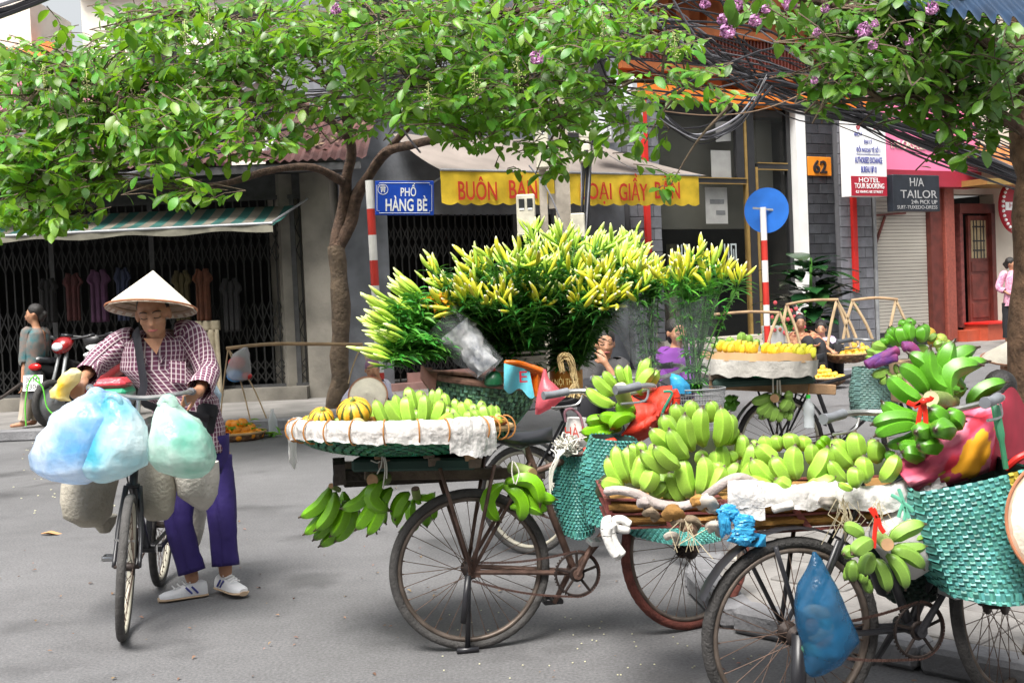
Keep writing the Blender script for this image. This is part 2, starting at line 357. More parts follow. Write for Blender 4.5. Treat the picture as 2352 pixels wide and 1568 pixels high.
# ------------------------------------------------------------------ left shop house
def bars(parent, p0, t, w, z0, z1, step=.115, bands=(), out=V(0, -1, 0), lean=0.35):
    """scissor gate: uprights and crossing lattice straps"""
    m1 = MB(); k = int(w / step); m2 = MB()
    for i in range(k + 1):
        a = p0 + t * (i * w / k); m1.beam(a + V(0, 0, z0), a + V(0, 0, z1), .022, .012, out)
    for (b0, b1) in bands:
        for i in range(k):
            a, b = p0 + t * (i * w / k), p0 + t * ((i + 1) * w / k); h = (b1 - b0) / 2
            for z in (b0, b0 + h):
                m2.beam(a + V(0, 0, z) + out * .014, b + V(0, 0, z + h) + out * .014, .014, .004, out); m2.beam(a + V(0, 0, z + h) + out * .02, b + V(0, 0, z) + out * .02, .014, .004, out)
    m1.build('gate_bars', BARS, parent, False, 'stuff'); m2.build('gate_lattice', BARS, parent, False, 'stuff')
X0, X1 = -9.6, -2.95
lh = thing('shop_house', 'old shop house with dark folding gate under a leaf-littered red sheet roof', 'building', (-6.2, 17.5, .12))
mb = MB()
for (xa, xb, ya, yb, za, zb) in ((X1, X1 + .42, 17.3, 21, .1, 3.5), (X0 - .4, X0, 17.3, 21, .1, 3.5), (X0, X1, 21, 21.2, .1, 3.5)):
    mb.box(((xa + xb) / 2, (ya + yb) / 2, (za + zb) / 2), (xb - xa, yb - ya, zb - za))
mb.build('wall', CONC, lh, False)
MB().box(((X0 + X1) / 2, 17.56, 3.285), (X1 - X0, .28, .47)).build('lintel', RAIL, lh, False)  # darker than the wall: the deep shade under the eave put into its colour
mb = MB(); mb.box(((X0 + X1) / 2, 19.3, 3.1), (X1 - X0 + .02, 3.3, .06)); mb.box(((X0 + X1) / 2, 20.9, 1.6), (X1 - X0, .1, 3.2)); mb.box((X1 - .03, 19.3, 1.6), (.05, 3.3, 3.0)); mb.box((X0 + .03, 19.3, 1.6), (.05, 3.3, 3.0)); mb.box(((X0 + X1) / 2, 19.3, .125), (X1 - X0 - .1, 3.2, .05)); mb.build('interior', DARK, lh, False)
mb = MB(); mb.box(((X0 + X1) / 2, 17.35, .2), (X1 - X0 - .01, .5, .2)); mb.build('step', CONC, lh, False)
bars(lh, V(X0 + .05, 17.42, 0), V(1, 0, 0), X1 - X0 - .1, .3, 3.05, .118, ((2.1, 2.75), (.95, 1.55), (.38, .7)))
for x in (-9.4, -7.75, -6.6, -5.15, -3.1): MB().box((x, 17.4, 1.67), (.07, .03, 2.75)).build('gate_stile', RAIL, lh, False)
for z in (.31, 3.03): MB().box(((X0 + X1) / 2, 17.41, z), (X1 - X0, .06, .06)).build('gate_rail', RAIL, lh, False)
def corru(x0, x1, y0, z0, y1, z1, pitch=.12, amp=.02):
    n = int((x1 - x0) / pitch) * 4; m = MB()
    m.grid(lambda u, v: (x0 + (x1 - x0) * u, y0 + (y1 - y0) * v, z0 + (z1 - z0) * v + amp * math.cos(u * n / 4 * 2 * math.pi) + .02 * noise.noise((u * 9, v * 3, 1))), n, 4)
    return m
for i in range(7):
    xa = -10.3 + i * 1.2; corru(xa, xa + 1.235, 16.35, 3.42 + (i % 2) * .012, 18.9, 4.72 + (i % 2) * .012).build('roof_sheet', ROOFR, lh)
MB().box((-6.1, 16.42, 3.33), (8.3, .05, .1)).build('eave_board', RAIL, lh, False)
MB().box((-6.2, 16.95, 3.38), (8.0, 1.0, .05)).build('soffit', RAIL, lh, False)
mb = MB()
for i in range(1100):
    u, v = rnd.random(), rnd.random() ** .8; p = V(-9.8 + 7.8 * u, 16.4 + 2.4 * v, 3.47 + 1.3 * v + .03); s = rnd.uniform(.03, .07); a = rnd.random() * 6.3; t = rnd.uniform(-.5, .9)
    dx, dy = V(math.cos(a), math.sin(a) * .88, math.sin(a) * .5) * s, V(-math.sin(a), math.cos(a) * .88, math.cos(a) * .45 + t) * s * .6
    mb.add([p - dx, p + dy + V(0, 0, .01), p + dx, p - dy], [(0, 1, 2), (0, 2, 3)])
o = mb.build('leaf_litter', M('dry_leaf', (.1, .06, .04), .8, .3, island=.6), lh, False, 'stuff')
mb = MB()                       # torn sheet of plastic caught on the roof
mb.grid(lambda u, v: P(600 + 34 * u * (1 - v * .3) + 6 * math.sin(v * 5), 300 + 46 * v, 16.55 - .1 * u + .04 * math.sin(v * 9 + u * 5)), 4, 6); tag(mb.build('plastic_scrap', M('thin_white_plastic', (.7, .7, .7), .4, .1, trans=.3)), 'torn white plastic scrap hanging on the red sheet roof', 'plastic')
# upper floors behind it
ph = thing('pink_house', 'pink house front with barred windows above the sheet roof at left', 'building', (-7.5, 19, 3.3))
mb = MB(); mb.box((-7.6, 19.6, 4.2), (6.1, 1.1, 2.0)); mb.build('wall', PINK, ph, False)
for i in range(5): MB().box((-6.72 + i * .17, 19.03, 4.43), (.09, .05, .3)).build('window_slot', DARK, ph, False)
MB().box((-5.0, 19.02, 4.2), (1.3, .06, .28)).build('sign_band', M('dull_red_band', (.3, .02, .03), .6, .2), ph, False)
oh = thing('orange_roofed_house', 'house with orange tiled eave at the upper left edge', 'building', (-10, 20.5, 0))
mb = MB(); mb.box((-10.6, 22, 3.5), (5, 2, 7)); mb.build('wall', PALE, oh, False)
mb = MB(); mb.grid(lambda u, v: (-12.6 + 4.9 * u, 20.2 + 1.2 * v, 5.75 + .55 * v + .02 * math.cos(u * 160)), 100, 3); mb.build('roof', M('orange_tile', (.55, .13, .03), .7, .25, 4), oh)
MB().box((-10.2, 20.22, 5.66), (4.9, .05, .08)).build('gutter', RAIL, oh, False)
wh = thing('white_house', 'tall pale house rising behind the leaf canopy at left', 'building', (-4, 23, 0))
mb = MB(); mb.box((-3.9, 24, 4.6), (8, 2, 9.2)); mb.build('wall', PALE, wh, False)
for (x, z) in ((-6.5, 6.6), (-4.6, 6.6), (-2.0, 6.6), (-6.5, 4.9), (-3.2, 4.9)):
    w = MB().box((x, 22.98, z), (1.0, .08, 1.1)).build('window', DARK, wh, False); MB().box((x, 22.93, z - .6), (1.2, .1, .08)).build('sill', WHITE, w, False)
for i in range(3): MB().box((-3.9, 22.9, 5.8 + i * 1.75), (8.05, .25, .12)).build('ledge', GREY, wh, False)
# striped awning
aw = thing('striped_awning', 'faded green and cream striped canvas awning over the dark gate', 'awning', (-5.2, 17.3, 2.9))
def stripe_mat():
    m = M('striped_canvas', (.3, .29, .24), .85, .1); n, L = m.node_tree.nodes, m.node_tree.links; b = n['Principled BSDF']
    tc = n.new('ShaderNodeTexCoord'); sx = n.new('ShaderNodeSeparateXYZ'); L.new(tc.outputs['Object'], sx.inputs[0])
    ma = n.new('ShaderNodeMath'); ma.operation = 'MULTIPLY'; ma.inputs[1].default_value = 3.6; L.new(sx.outputs[0], ma.inputs[0])
    fr = n.new('ShaderNodeMath'); fr.operation = 'FRACT'; L.new(ma.outputs[0], fr.inputs[0])
    rp = n.new('ShaderNodeValToRGB'); rp.color_ramp.interpolation = 'CONSTANT'; rp.color_ramp.elements[0].color = (.25, .225, .18, 1); rp.color_ramp.elements[1].color = (.035, .15, .13, 1); rp.color_ramp.elements[1].position = .5; L.new(fr.outputs[0], rp.inputs[0])
    nz = n.new('ShaderNodeTexNoise'); nz.inputs['Scale'].default_value = 2.2; nz.inputs['Detail'].default_value = 8; L.new(tc.outputs['Object'], nz.inputs[0])
    mr = n.new('ShaderNodeMapRange'); mr.inputs[1].default_value = .3; mr.inputs[2].default_value = .7; mr.inputs[3].default_value = .55; mr.inputs[4].default_value = 1.2; L.new(nz.outputs[0], mr.inputs[0])
    mx = n.new('ShaderNodeMixRGB'); mx.blend_type = 'MULTIPLY'; mx.inputs[0].default_value = 1; L.new(rp.outputs[0], mx.inputs[1]); L.new(mr.outputs[0], mx.inputs[2]); L.new(mx.outputs[0], b.inputs['Base Color'])
    return m
mb = MB(); mb.grid(lambda u, v: (-7.9 + 4.75 * u + .12 * (1 - v) , 17.35 - 1.15 * v, 2.9 - .33 * v + .02 * math.sin(u * 24) * v - .03 * math.sin(v * 3.1)), 60, 6); mb.build('canvas', stripe_mat(), aw)
mb = MB(); mb.grid(lambda u, v: (-7.9 + 4.75 * u, 16.2 + .01 * math.sin(u * 50), 2.57 - .09 * v + .02 * math.sin(u * 24)), 80, 2); mb.build('valance', M('awning_valance', (.2, .19, .15), .9, .3, 5), aw)
MB().tube([(-7.9, 16.2, 2.56), (-3.15, 16.2, 2.58)], .02).build('front_bar', GREY, aw); MB().tube([(-3.2, 16.22, 2.57), (-2.85, 17.3, 2.98)], .018).build('arm', GREY, aw); MB().tube([(-7.85, 16.22, 2.57), (-7.85, 17.3, 2.95)], .018).build('arm', GREY, aw)
# clothes hung on the gate
def cloth_shape(name, label, cat, x0, y0, x1, y1, col, kind, D=17.15, grp='clothes hung on the dark gate', pat=None):
    a, b = P(x0, y0, D), P(x1, y1, D); w, h = abs(b.x - a.x), a.z - b.z; cx = (a.x + b.x) / 2
    col = tuple(c_ * .3 for c_ in col) if kind == 'shirt' else col; m = pat or M('cloth_%s' % name + str(round(col[0], 3)), col, .9, .2, 8, .3, 25)
    mb = MB()
    def outl(v):
        if kind == 'shirt': return (.5 if v < .06 else (.5 + .28 * min(1, (v - .06) / .1) if v < .28 else .5)) * (1 if v > .28 else .9 + v * .3)
        return .34 + .12 * v
    def fn(u, v):
        hw = outl(v) * w; fold = .035 * math.sin(u * 17 + cx * 9) * (.3 + v)
        return V(cx + (u - .5) * 2 * hw * .64, D - .02 + fold, a.z - h * v - (.05 * math.exp(-((u - .5) / .14) ** 2) if v < .01 else 0))
    if kind == 'shirt': mb.grid(fn, 16, 14)
    else:
        for s in (-1, 1): mb.grid(lambda u, v: V(cx + s * (.23 + .03 * v) * w + (u - .5) * w * .46, D - .03 + .02 * math.sin(u * 12), a.z - h * (.12 + v * .88)), 8, 12)
        mb.grid(lambda u, v: V(cx + (u - .5) * w * .94, D - .03 + .02 * math.sin(u * 20), a.z - h * v * .13), 12, 3)
    o = mb.build(name, m); tag(o, label, cat, grp); md = o.modifiers.new('t', 'SOLIDIFY'); md.thickness = .03; return o
cloth_shape('hanging_shirt', 'dark red shirt hung on the gate beside the purple one', 'shirt', 140, 628, 200, 735, (.12, .02, .02), 'shirt')
cloth_shape('hanging_shirt', 'purple sleeveless top hung on the gate', 'shirt', 200, 620, 262, 738, (.16, .05, .14), 'shirt')
cloth_shape('hanging_shirt', 'dark blue shirt on the gate partly behind the conical hat', 'shirt', 258, 615, 310, 735, (.04, .055, .13), 'shirt')
cloth_shape('hanging_shirt', 'olive shirt hung between the hat and the orange shirt', 'shirt', 395, 622, 445, 735, (.11, .08, .02), 'shirt')
cloth_shape('hanging_shirt', 'rust orange shirt hung above pale trousers', 'shirt', 440, 618, 496, 735, (.25, .075, .03), 'shirt')
cloth_shape('hanging_shirt', 'near black shirt hung right of the orange shirt', 'shirt', 505, 640, 560, 760, (.02, .018, .02), 'shirt')
cloth_shape('hanging_trousers', 'beige trousers hung below the orange shirt on the gate', 'trousers', 440, 738, 514, 905, (.36, .31, .22), 'legs')
cloth_shape('hanging_dress', 'red and green flowered dress hung low behind the motorbike', 'dress', 270, 770, 340, 900, (.3, .04, .04), 'shirt', pat=M('flower_cloth', (.28, .03, .03), .9, .1, 22, col2=(.05, .2, .06)))
cloth_shape('hanging_shirt', 'dark navy shirt at the left end of the hung clothes', 'shirt', 90, 640, 140, 740, (.02, .022, .035), 'shirt')
# ------------------------------------------------------------------ paper shop under the yellow awning
r1 = thing('paper_shop_house', 'grey shop house with closed folding gate under the yellow awning', 'building', FP(3, .12))
mb = MB(); fbox(mb, .5, 1.28, .1, 3.6, -.3, .02, 0); fbox(mb, 4.3, 5.78, .1, 3.6, -.3, 0); fbox(mb, 1.28, 4.3, 2.78, 3.6, -.3, -.02); fbox(mb, .5, 5.78, 3.6, 8.2, -2.2, -.02); mb.build('wall', BLUEW, r1, False)
mb = MB(); fbox(mb, -.4, .5, .1, 3.6, -.5, -.03); mb.build('side_wall', CONC, r1, False)
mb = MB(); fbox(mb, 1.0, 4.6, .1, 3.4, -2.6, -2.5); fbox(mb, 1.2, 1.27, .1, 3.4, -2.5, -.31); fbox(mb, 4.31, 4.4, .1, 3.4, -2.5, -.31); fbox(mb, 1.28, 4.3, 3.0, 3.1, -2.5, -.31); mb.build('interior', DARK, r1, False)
bars(r1, FP(1.3, 0, -.06), FT, 2.98, .2, 2.78, .115, ((2.1, 2.6), (1.0, 1.5), (.35, .7)), FN)
mb = MB(); fbox(mb, 3.55, 3.68, .2, 2.78, -.09, -.03); mb.build('gate_stile', RAIL, r1, False)
for (s0, s1, z0, z1) in ((1.0, 2.1, 4.4, 6.0), (3.0, 4.1, 4.4, 6.0), (4.6, 5.5, 4.2, 5.4)):
    mb = MB(); fbox(mb, s0, s1, z0, z1, -.1, .02); w = mb.build('window', DARK, r1, False); mb = MB(); fbox(mb, s0 - .06, s1 + .06, z0 - .08, z0, -.1, .1); mb.build('sill', WHITE, w, False)
mb = MB(); fbox(mb, .9, 4.4, .12, .22, 0, .3); fbox(mb, 1.5, 4.2, .12, .36, .02, .0); mb.build('step', M('pinkish_step', (.3, .17, .15), .7, .2, 5), r1, False)
YEL = M('yellow_valance', (.62, .42, .015), .7, .18, 3, .35, 9, col2=(.72, .5, .03), trans=.12); CANV = M('grey_awning_canvas', (.21, .18, .16), .9, .22, 1.5, .2, 12)
ya = thing('yellow_awning', 'grey canvas awning with scalloped yellow valance lettered in red', 'awning', FP(3.8, 3.3, 1.5))
def awn(a, b, za, ya_, out=1.5):
    mb = MB(); mb.grid(lambda u, v: FP(a + (b - a) * u + (.0 if v < .5 else 0), 3.98 - .7 * v - .05 * math.sin(v * 3.14) + .012 * math.sin(u * 30), .05 + (out - .05) * v), 40, 8); mb.build('canvas', CANV, ya)
awn(1.42, 5.1, 0, 0); 
mb = MB()   # right end, gathered to a point
mb.grid(lambda u, v: FP(5.1 + (1.22 * v) * u, 3.98 - .7 * v - .05 * math.sin(v * 3.14), .05 + 1.45 * v), 12, 8); mb.build('canvas', CANV, ya)
mb = MB(); k = 16 * 4
mb.grid(lambda u, v: FP(1.42 + 4.75 * u, 3.27 - v * (.45 + .035 * abs(math.sin(u * math.pi * 19))), 1.5 + .022 * math.sin(u * 41) * v + .012 * math.sin(u * 13 + 4) + .012 * noise.noise((u * 30, v * 4, 2))), 190, 6); mb.build('valance', YEL, ya)
REDL = M('red_lettering', (.5, .03, .01), .7, .1)
for tx, xa, xb in (('BUÔN', 1053, 1142), ('BÁN', 1170, 1234), ('LOẠI', 1334, 1405), ('GIẦY', 1422, 1488), ('BẢN', 1505, 1562)):
    s0, z0 = FI(xa, 437, 1.55); s1, _ = FI(xb, 437, 1.55); ex = {'BUÔN': .03, 'BÁN': .05, 'LOẠI': -.04, 'GIẦY': .05, 'BẢN': .05}[tx]
    text(tx, .25 * (1.28 if tx != 'LOẠI' else 1.2) * .85, REDL, FM((s0 + s1) / 2, z0 + ex, 1.545), ya, abs(s1 - s0), bold=.012)
MB().tube([FP(1.42, 3.28, 1.5), FP(6.2, 3.28, 1.5)], .018).build('front_bar', GREY, ya)
for s in (1.6, 5.2): MB().tube([FP(s, 3.28, 1.48), FP(s, 2.95, .03)], .015).build('arm', GREY, ya)
# ------------------------------------------------------------------ house 62
r2 = thing('glass_fronted_house', 'dark tiled house with large brass-framed shop window and orange upper floor', 'building', FP(8.8, .12))
mb = MB(); fbox(mb, 5.8, 11.8, 4.75, 5.0, -3, .12); ow = mb.build('fascia', ORANGE, r2, False)
mb = MB(); fbox(mb, 5.8, 11.8, 5.0, 9, -3, -1.0); fbox(mb, 5.8, 11.8, 8.6, 9, -3, .2); mb.build('upper_wall', M('brown_orange_wall', (.3, .085, .02), .7, .3, 1.5), r2, False)
for i in range(9):
    mb = MB(); fbox(mb, 5.9 + i * .72, 6.2 + i * .72, 5.0, 6.9, -.5, -.3); mb.build('balcony_post', M('brown_orange_wall', (.3, .085, .02)), r2, False)
for z in (5.25, 5.95, 6.6):
    mb = MB(); fbox(mb, 5.8, 11.8, z, z + .14, -.1, .06); mb.build('balcony_rail', MATS['brown_orange_wall'], r2, False)
mb = MB()
for i in range(70): fbox(mb, 5.85 + i * .085, 5.88 + i * .085, 5.3, 5.98, -.05, -.01)
mb.build('balusters', BROWN, r2, False, 'stuff')
mb = MB(); fbox(mb, 5.8, 11.8, 7.2, 7.26, -.5, .6); mb.build('upper_awning', M('grey_sheet', (.3, .31, .34), .6, .2), r2, False)
# interior box behind the window
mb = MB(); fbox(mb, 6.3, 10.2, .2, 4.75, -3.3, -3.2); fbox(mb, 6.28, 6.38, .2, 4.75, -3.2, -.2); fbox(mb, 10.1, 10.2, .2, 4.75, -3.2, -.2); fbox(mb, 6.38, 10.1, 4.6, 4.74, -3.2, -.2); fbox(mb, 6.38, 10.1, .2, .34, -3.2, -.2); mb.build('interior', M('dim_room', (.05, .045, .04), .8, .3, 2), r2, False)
mb = MB(); fbox(mb, 6.5, 9.8, 2.55, 4.6, -.62, -.55); mb.build('blind', M('olive_blind', (.17, .17, .14), .8, .12, 1.2), r2, False)
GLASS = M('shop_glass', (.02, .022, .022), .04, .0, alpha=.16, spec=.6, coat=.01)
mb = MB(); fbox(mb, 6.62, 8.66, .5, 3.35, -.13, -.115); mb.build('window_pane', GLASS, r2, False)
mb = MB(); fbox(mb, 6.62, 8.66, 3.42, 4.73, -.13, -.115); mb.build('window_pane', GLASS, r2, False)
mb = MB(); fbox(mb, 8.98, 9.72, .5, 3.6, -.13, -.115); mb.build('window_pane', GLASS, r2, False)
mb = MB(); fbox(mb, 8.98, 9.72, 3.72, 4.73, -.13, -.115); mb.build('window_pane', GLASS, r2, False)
for (s0, s1, z0, z1, mt) in ((6.5, 6.56, .4, 4.75, GOLD), (6.58, 6.62, .4, 4.75, BLACKP), (6.56, 8.7, 3.35, 3.42, BLACKP), (8.46, 8.64, 3.42, 4.75, BLACKP), (8.66, 8.72, .4, 4.75, GOLD), (8.73, 8.9, .4, 4.75, BLACKP), (8.91, 8.97, .4, 3.65, GOLD), (8.97, 9.74, 3.62, 3.72, BLACKP), (9.72, 9.82, .4, 4.75, BLACKP)):
    mb = MB(); fbox(mb, s0, s1, z0, z1, -.16, -.08); mb.build('window_frame', mt, r2, False)
for (s0, s1, z) in ((6.6, 8.66, 3.435), (6.6, 8.66, 3.335), (8.97, 9.72, 3.73), (8.97, 9.72, 3.61)):
    mb = MB(); fbox(mb, s0, s1, z - .008, z + .008, -.1, -.06); mb.build('brass_strip', GOLD, r2, False)
mb = MB(); fbox(mb, 9.84, 10.08, .12, 4.75, -.2, .06); mb.build('white_column', WHITE, r2, False)
mb = MB(); fbox(mb, 10.08, 10.86, .12, 4.75, -.3, -.03); mb.build('dark_wall', BLACKP, r2, False)
def tiles(parent, s0, s1, z0, z1, o, mat, tw=.3, th=.15):
    tm = {}; r = 0; z = z0
    while z < z1 - .02:
        s = s0 - (tw / 2 if r % 2 else 0)
        while s < s1 - .01:
            a, b = max(s, s0), min(s + tw, s1); w = round(b - a - .012, 3)
            if w > .02:
                if w not in tm: tm[w] = MB().box((0, 0, 0), (w, .03, th - .012), FBOX, .004).mesh('tile', mat, False)
                link('tile', tm[w], parent, Matrix.Translation(FP((a + b) / 2, z + th / 2, o + rnd.uniform(-.004, .004))))
            s += tw
        z += th; r += 1
tiles(r2, 10.09, 10.85, .12, 4.72, 0, TILE, .38, .19)
for (s0, s1) in ((5.8, 6.48), (10.87, 11.75)):
    mb = MB(); fbox(mb, s0, s1, .12, 4.75, -.3, .1); c = mb.build('tiled_column', M('grout', (.1, .1, .11), .9, .1), r2, False)
tiles(r2, 5.8, 6.48, .12, 4.72, .115, TILEG, .34, .2); tiles(r2, 10.87, 11.75, .12, 4.72, .115, TILEG, .44, .2)
for (s, z0, z1, w) in ((6.14, 2.1, 4.74, .055), (11.2, 1.25, 4.3, .065)):
    mb = MB(); fbox(mb, s - w, s + w, z0, z1, .13, .2, .01); mb.build('red_light_strip', REDP, r2, False)
mb = MB()
for i, (z, o) in enumerate(((.12, .9), (.27, .6), (.42, .3))): fbox(mb, 6.3, 9.9, z if i else .1, z + .15, -.2, o)
mb.build('entrance_steps', M('cream_stone', (.55, .5, .43), .6, .15, 4), r2, False)
# things behind the glass: posters, lamp, sofa, curtain
pl = thing('number_plaque', 'orange plaque with black numerals 62 on dark tiles', 'plaque', FP(10.44, 3.68, .03))
mb = MB(); fbox(mb, 10.13, 10.76, 3.5, 3.86, .02, .05, .01); mb.build('plate', M('orange_plate', (.75, .25, .02), .35, .1), pl, False); text('62', .24, BLACKP, FM(10.44, 3.67, .055), pl, .36, 'numerals', .02, .02)
po = thing('window_poster', 'white poster with grey print taped behind the upper shop glass', 'poster', FP(8.2, 3.9, -.2))
mb = MB(); fbox(mb, 7.95, 8.42, 3.45, 3.95, -.21, -.2); mb.build('sheet', M('poster_white', (.6, .6, .58), .8, .08), po, False); [fbox(mb_, 8.05, 8.35, z_, z_ + .02, -.199, -.196) for mb_ in [MB()] for z_ in (3.7, 3.76, 3.6)] and None
po = thing('window_poster', 'larger white poster with blue grey print behind the lower shop glass', 'poster', FP(8.1, 2.9, -.2))
mb = MB(); fbox(mb, 7.78, 8.3, 2.62, 3.28, -.21, -.2); mb.build('sheet', MATS['poster_white'], po, False); mb = MB(); fbox(mb, 7.88, 8.22, 2.98, 3.06, -.199, -.196); mb.build('print', GREY, po, False); mb = MB(); fbox(mb, 8.02, 8.24, 2.78, 2.86, -.199, -.196); mb.build('print', GREY, po, False)
po = thing('window_flyer', 'small hanging flyer near the top of the shop glass', 'poster', FP(8.25, 4.3, -.2))
mb = MB(); mb.grid(lambda u, v: FP(8.08 + .36 * u, 4.1 + .36 * v + .03 * u, -.2 + .03 * math.sin(u * 3)), 4, 4); tag(mb.build('sheet', MATS['poster_white'], po), '', ''); 
for k in ('label', 'category'): del po.children[0][k]
so = thing('sofa', 'brown and white sofa seen through the shop window', 'sofa', FP(7.6, .35, -1.6))
mb = MB(); fbox(mb, 6.9, 8.4, .35, .75, -2.2, -1.4, .05); mb.build('seat', M('sofa_brown', (.12, .06, .04), .7, .2), so, False)
mb = MB(); fbox(mb, 6.9, 8.4, .75, 1.3, -2.3, -2.0, .08); mb.build('backrest', M('sofa_beige', (.3, .26, .22), .7, .2), so, False)
mb = MB(); fbox(mb, 7.1, 7.8, .95, 1.25, -1.95, -1.8, .06); mb.build('cushion', WHITE, so, False)
la = thing('table_lamp', 'lamp with small white shade behind the shop glass', 'lamp', FP(7.0, .35, -1.2))
mb = MB(); mb.lathe([(.09, 2.05), (.14, 1.9)], 12, FP(7.0, 0, -1.2)); mb.build('lamp_shade', WHITE, la); MB().tube([FP(7, .35, -1.2), FP(7, 1.95, -1.2)], .02).build('stand', GOLD, la)
cu_ = thing('curtain', 'pale striped curtain hanging inside the shop window', 'curtain', FP(7.55, .4, -.9))
mb = MB(); mb.grid(lambda u, v: FP(7.4 + .3 * u, .4 + 1.9 * v, -.9 + .05 * math.sin(u * 25)), 30, 3); mb.build('cloth', M('curtain_olive', (.2, .19, .12), .8, .2), cu_)
# logo strokes on the glass
for s in (7.0, 8.1):
    lg = thing('glass_logo', 'pale linear monogram on the lower shop glass, %s one' % ('left' if s < 8 else 'right'), 'logo', FP(s, 2.1, -.1))
    mb = MB()
    for (a, b, c, d) in ((0, .03, 0, .3), (.09, .12, 0, .3), (.03, .09, .13, .16), (.16, .19, 0, .3), (.19, .3, .27, .3), (.27, .3, 0, .3), (.22, .24, 0, .2)): fbox(mb, s + a, s + b, 1.95 + c, 1.95 + d, -.112, -.108)
    mb.build('mark', M('frosted', (.35, .4, .4), .6, .05), lg, False)
# ------------------------------------------------------------------ tailor and the house beyond
r3 = thing('tailor_house', 'tailor shop with cream roller shutter and pink sign board', 'building', FP(12.6, .12))
mb = MB(); n_ = 42; z0, z1 = .42, 3.3
for i in range(n_):
    a, b = z0 + (z1 - z0) * i / n_, z0 + (z1 - z0) * (i + 1) / n_; fbox(mb, 11.92, 13.56, a, b - .008, -.1, -.06 + .0)
mb.build('shutter_slats', SHUT, r3, False, 'stuff')
mb = MB(); fbox(mb, 11.75, 11.92, .12, 3.4, -.2, .03); mb.build('jamb', BROWN, r3, False); mb = MB(); fbox(mb, 11.93, 13.55, .12, .42, -.2, .1); mb.build('threshold', BLACKP, r3, False)
MB().tube([FP(11.86, .2, .08), FP(11.86, 3.3, .08)], .05).build('downpipe', GREY, r3)
mb = MB(); fbox(mb, 13.57, 13.93, .12, 3.55, -.2, .05); mb.build('pillar', BROWN, r3, False); mb = MB(); fbox(mb, 13.95, 14.25, .12, 3.55, -.2, .12, .02); mb.build('pillar', M('red_granite', (.27, .07, .05), .35, .2, 20), r3, False)
mb = MB(); fbox(mb, 11.75, 14.3, 3.4, 9, -3, -.15); mb.build('upper_wall', PALE, r3, False)
mb = MB(); fbox(mb, 11.9, 14.8, 3.62, 5.0, -.1, .3); mb.build('sign_board', M('pink_board', (.8, .2, .36), .5, .06, 1), r3, False)
mb = MB(); fbox(mb, 11.9, 14.85, 3.3, 3.62, -.1, .34); mb.build('maroon_band', M('maroon_band', (.3, .02, .04), .5, .1), r3, False)
text('TAILORS-ELEGANT SUIT', .17, M('cream_letter', (.7, .6, .5), .5, .05), FM(13.1, 4.12, .31), r3, 2.0, ext=.01)
for i in range(5):
    mb = MB(); fbox(mb, 11.8, 14.3, 5.3 + i * .55, 5.36 + i * .55, -.1, .05); mb.build('balcony_rail', WHITE, r3, False)
MB().beam(FP(11.95, 2.75, -.02), FP(12.9, 2.8, -.02), .04, .04).build('bracket', BROWN, r3, False); MB().beam(FP(11.95, 2.1, -.02), FP(12.3, 2.74, -.02), .04, .04).build('bracket', BROWN, r3, False)
r4 = thing('wooden_door_house', 'cream house with carved maroon wooden doors at the right', 'building', FP(15.4, .12))
mb = MB(); fbox(mb, 15.75, 20, .12, 9, -.4, -.05); fbox(mb, 14.3, 15.75, 3.2, 9, -.4, -.05); mb.build('wall', M('cream_wall', (.6, .54, .45), .8, .1, 1.5), r4, False)
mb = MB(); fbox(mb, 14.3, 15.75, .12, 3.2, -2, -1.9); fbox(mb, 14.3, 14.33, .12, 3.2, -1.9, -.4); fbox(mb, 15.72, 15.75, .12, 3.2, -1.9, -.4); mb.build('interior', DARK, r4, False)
def door(s0, s1, o):
    mb = MB(); fbox(mb, s0, s1, .5, 2.75, o - .06, o); d_ = mb.build('door', BROWN, r4, False); w = s1 - s0
    for (z0, z1) in ((.58, .9), (.96, 1.5), (1.56, 1.78)):
        mb = MB(); fbox(mb, s0 + .1 * w, s1 - .1 * w, z0, z1, o, o + .02, .008); mb.build('panel', BROWN, d_, False)
    mb = MB(); fbox(mb, s0 + .12 * w, s1 - .12 * w, 1.85, 2.65, o + .001, o + .008); mb.build('pane', M('amber_glass', (.35, .28, .16), .3, .2), d_, False)
    mb = MB()
    for k in (.25, .4, .6, .75): fbox(mb, s0 + (k - .02) * w, s0 + (k + .02) * w, 1.85, 2.65, o + .008, o + .016)
    for z in (2.0, 2.2, 2.5): fbox(mb, s0 + .2 * w, s1 - .2 * w, z, z + .03, o + .008, o + .018)
    mb.build('grille', BLACKP, d_, False)
door(14.95, 15.6, -.1); 
mb = MB(); fbox(mb, 14.33, 14.6, .5, 2.75, -.3, -.25); mb.build('open_door_leaf', BLACKP, r4, False); mb = MB(); fbox(mb, 14.62, 14.72, .4, 2.95, -.3, -.05); mb.build('jamb', RUST, r4, False)
mb = MB(); fbox(mb, 14.7, 15.7, .12, .46, -.1, .5); fbox(mb, 14.3, 14.7, .12, .35, -.1, .3); mb.build('step', M('red_tile', (.42, .08, .04), .5, .15, 5), r4, False)
mb = MB(); fbox(mb, 14.66, 15.74, .46, .5, -.12, .56); mb.build('red_mat', REDP, r4, False)
mb = MB(); fbox(mb, 15.62, 15.75, .4, 3.0, -.3, -.02); fbox(mb, 14.6, 15.75, 2.8, 3.0, -.3, -.02); mb.build('door_frame', BROWN, r4, False)
mb = MB()      # copper-tiled porch canopy
mb.grid(lambda u, v: FP(14.2 + 2.3 * u, 4.25 - .75 * v + .12 * v * v + .03 * math.cos(u * 60), -.05 + 1.0 * v), 60, 6); mb.build('porch_roof', M('copper_sheet', (.55, .2, .06), .35, .3, 5, metal=.5), r4)
mb = MB(); fbox(mb, 14.2, 16.5, 3.3, 3.42, .2, .95); mb.build('porch_beam', GOLD, r4, False)
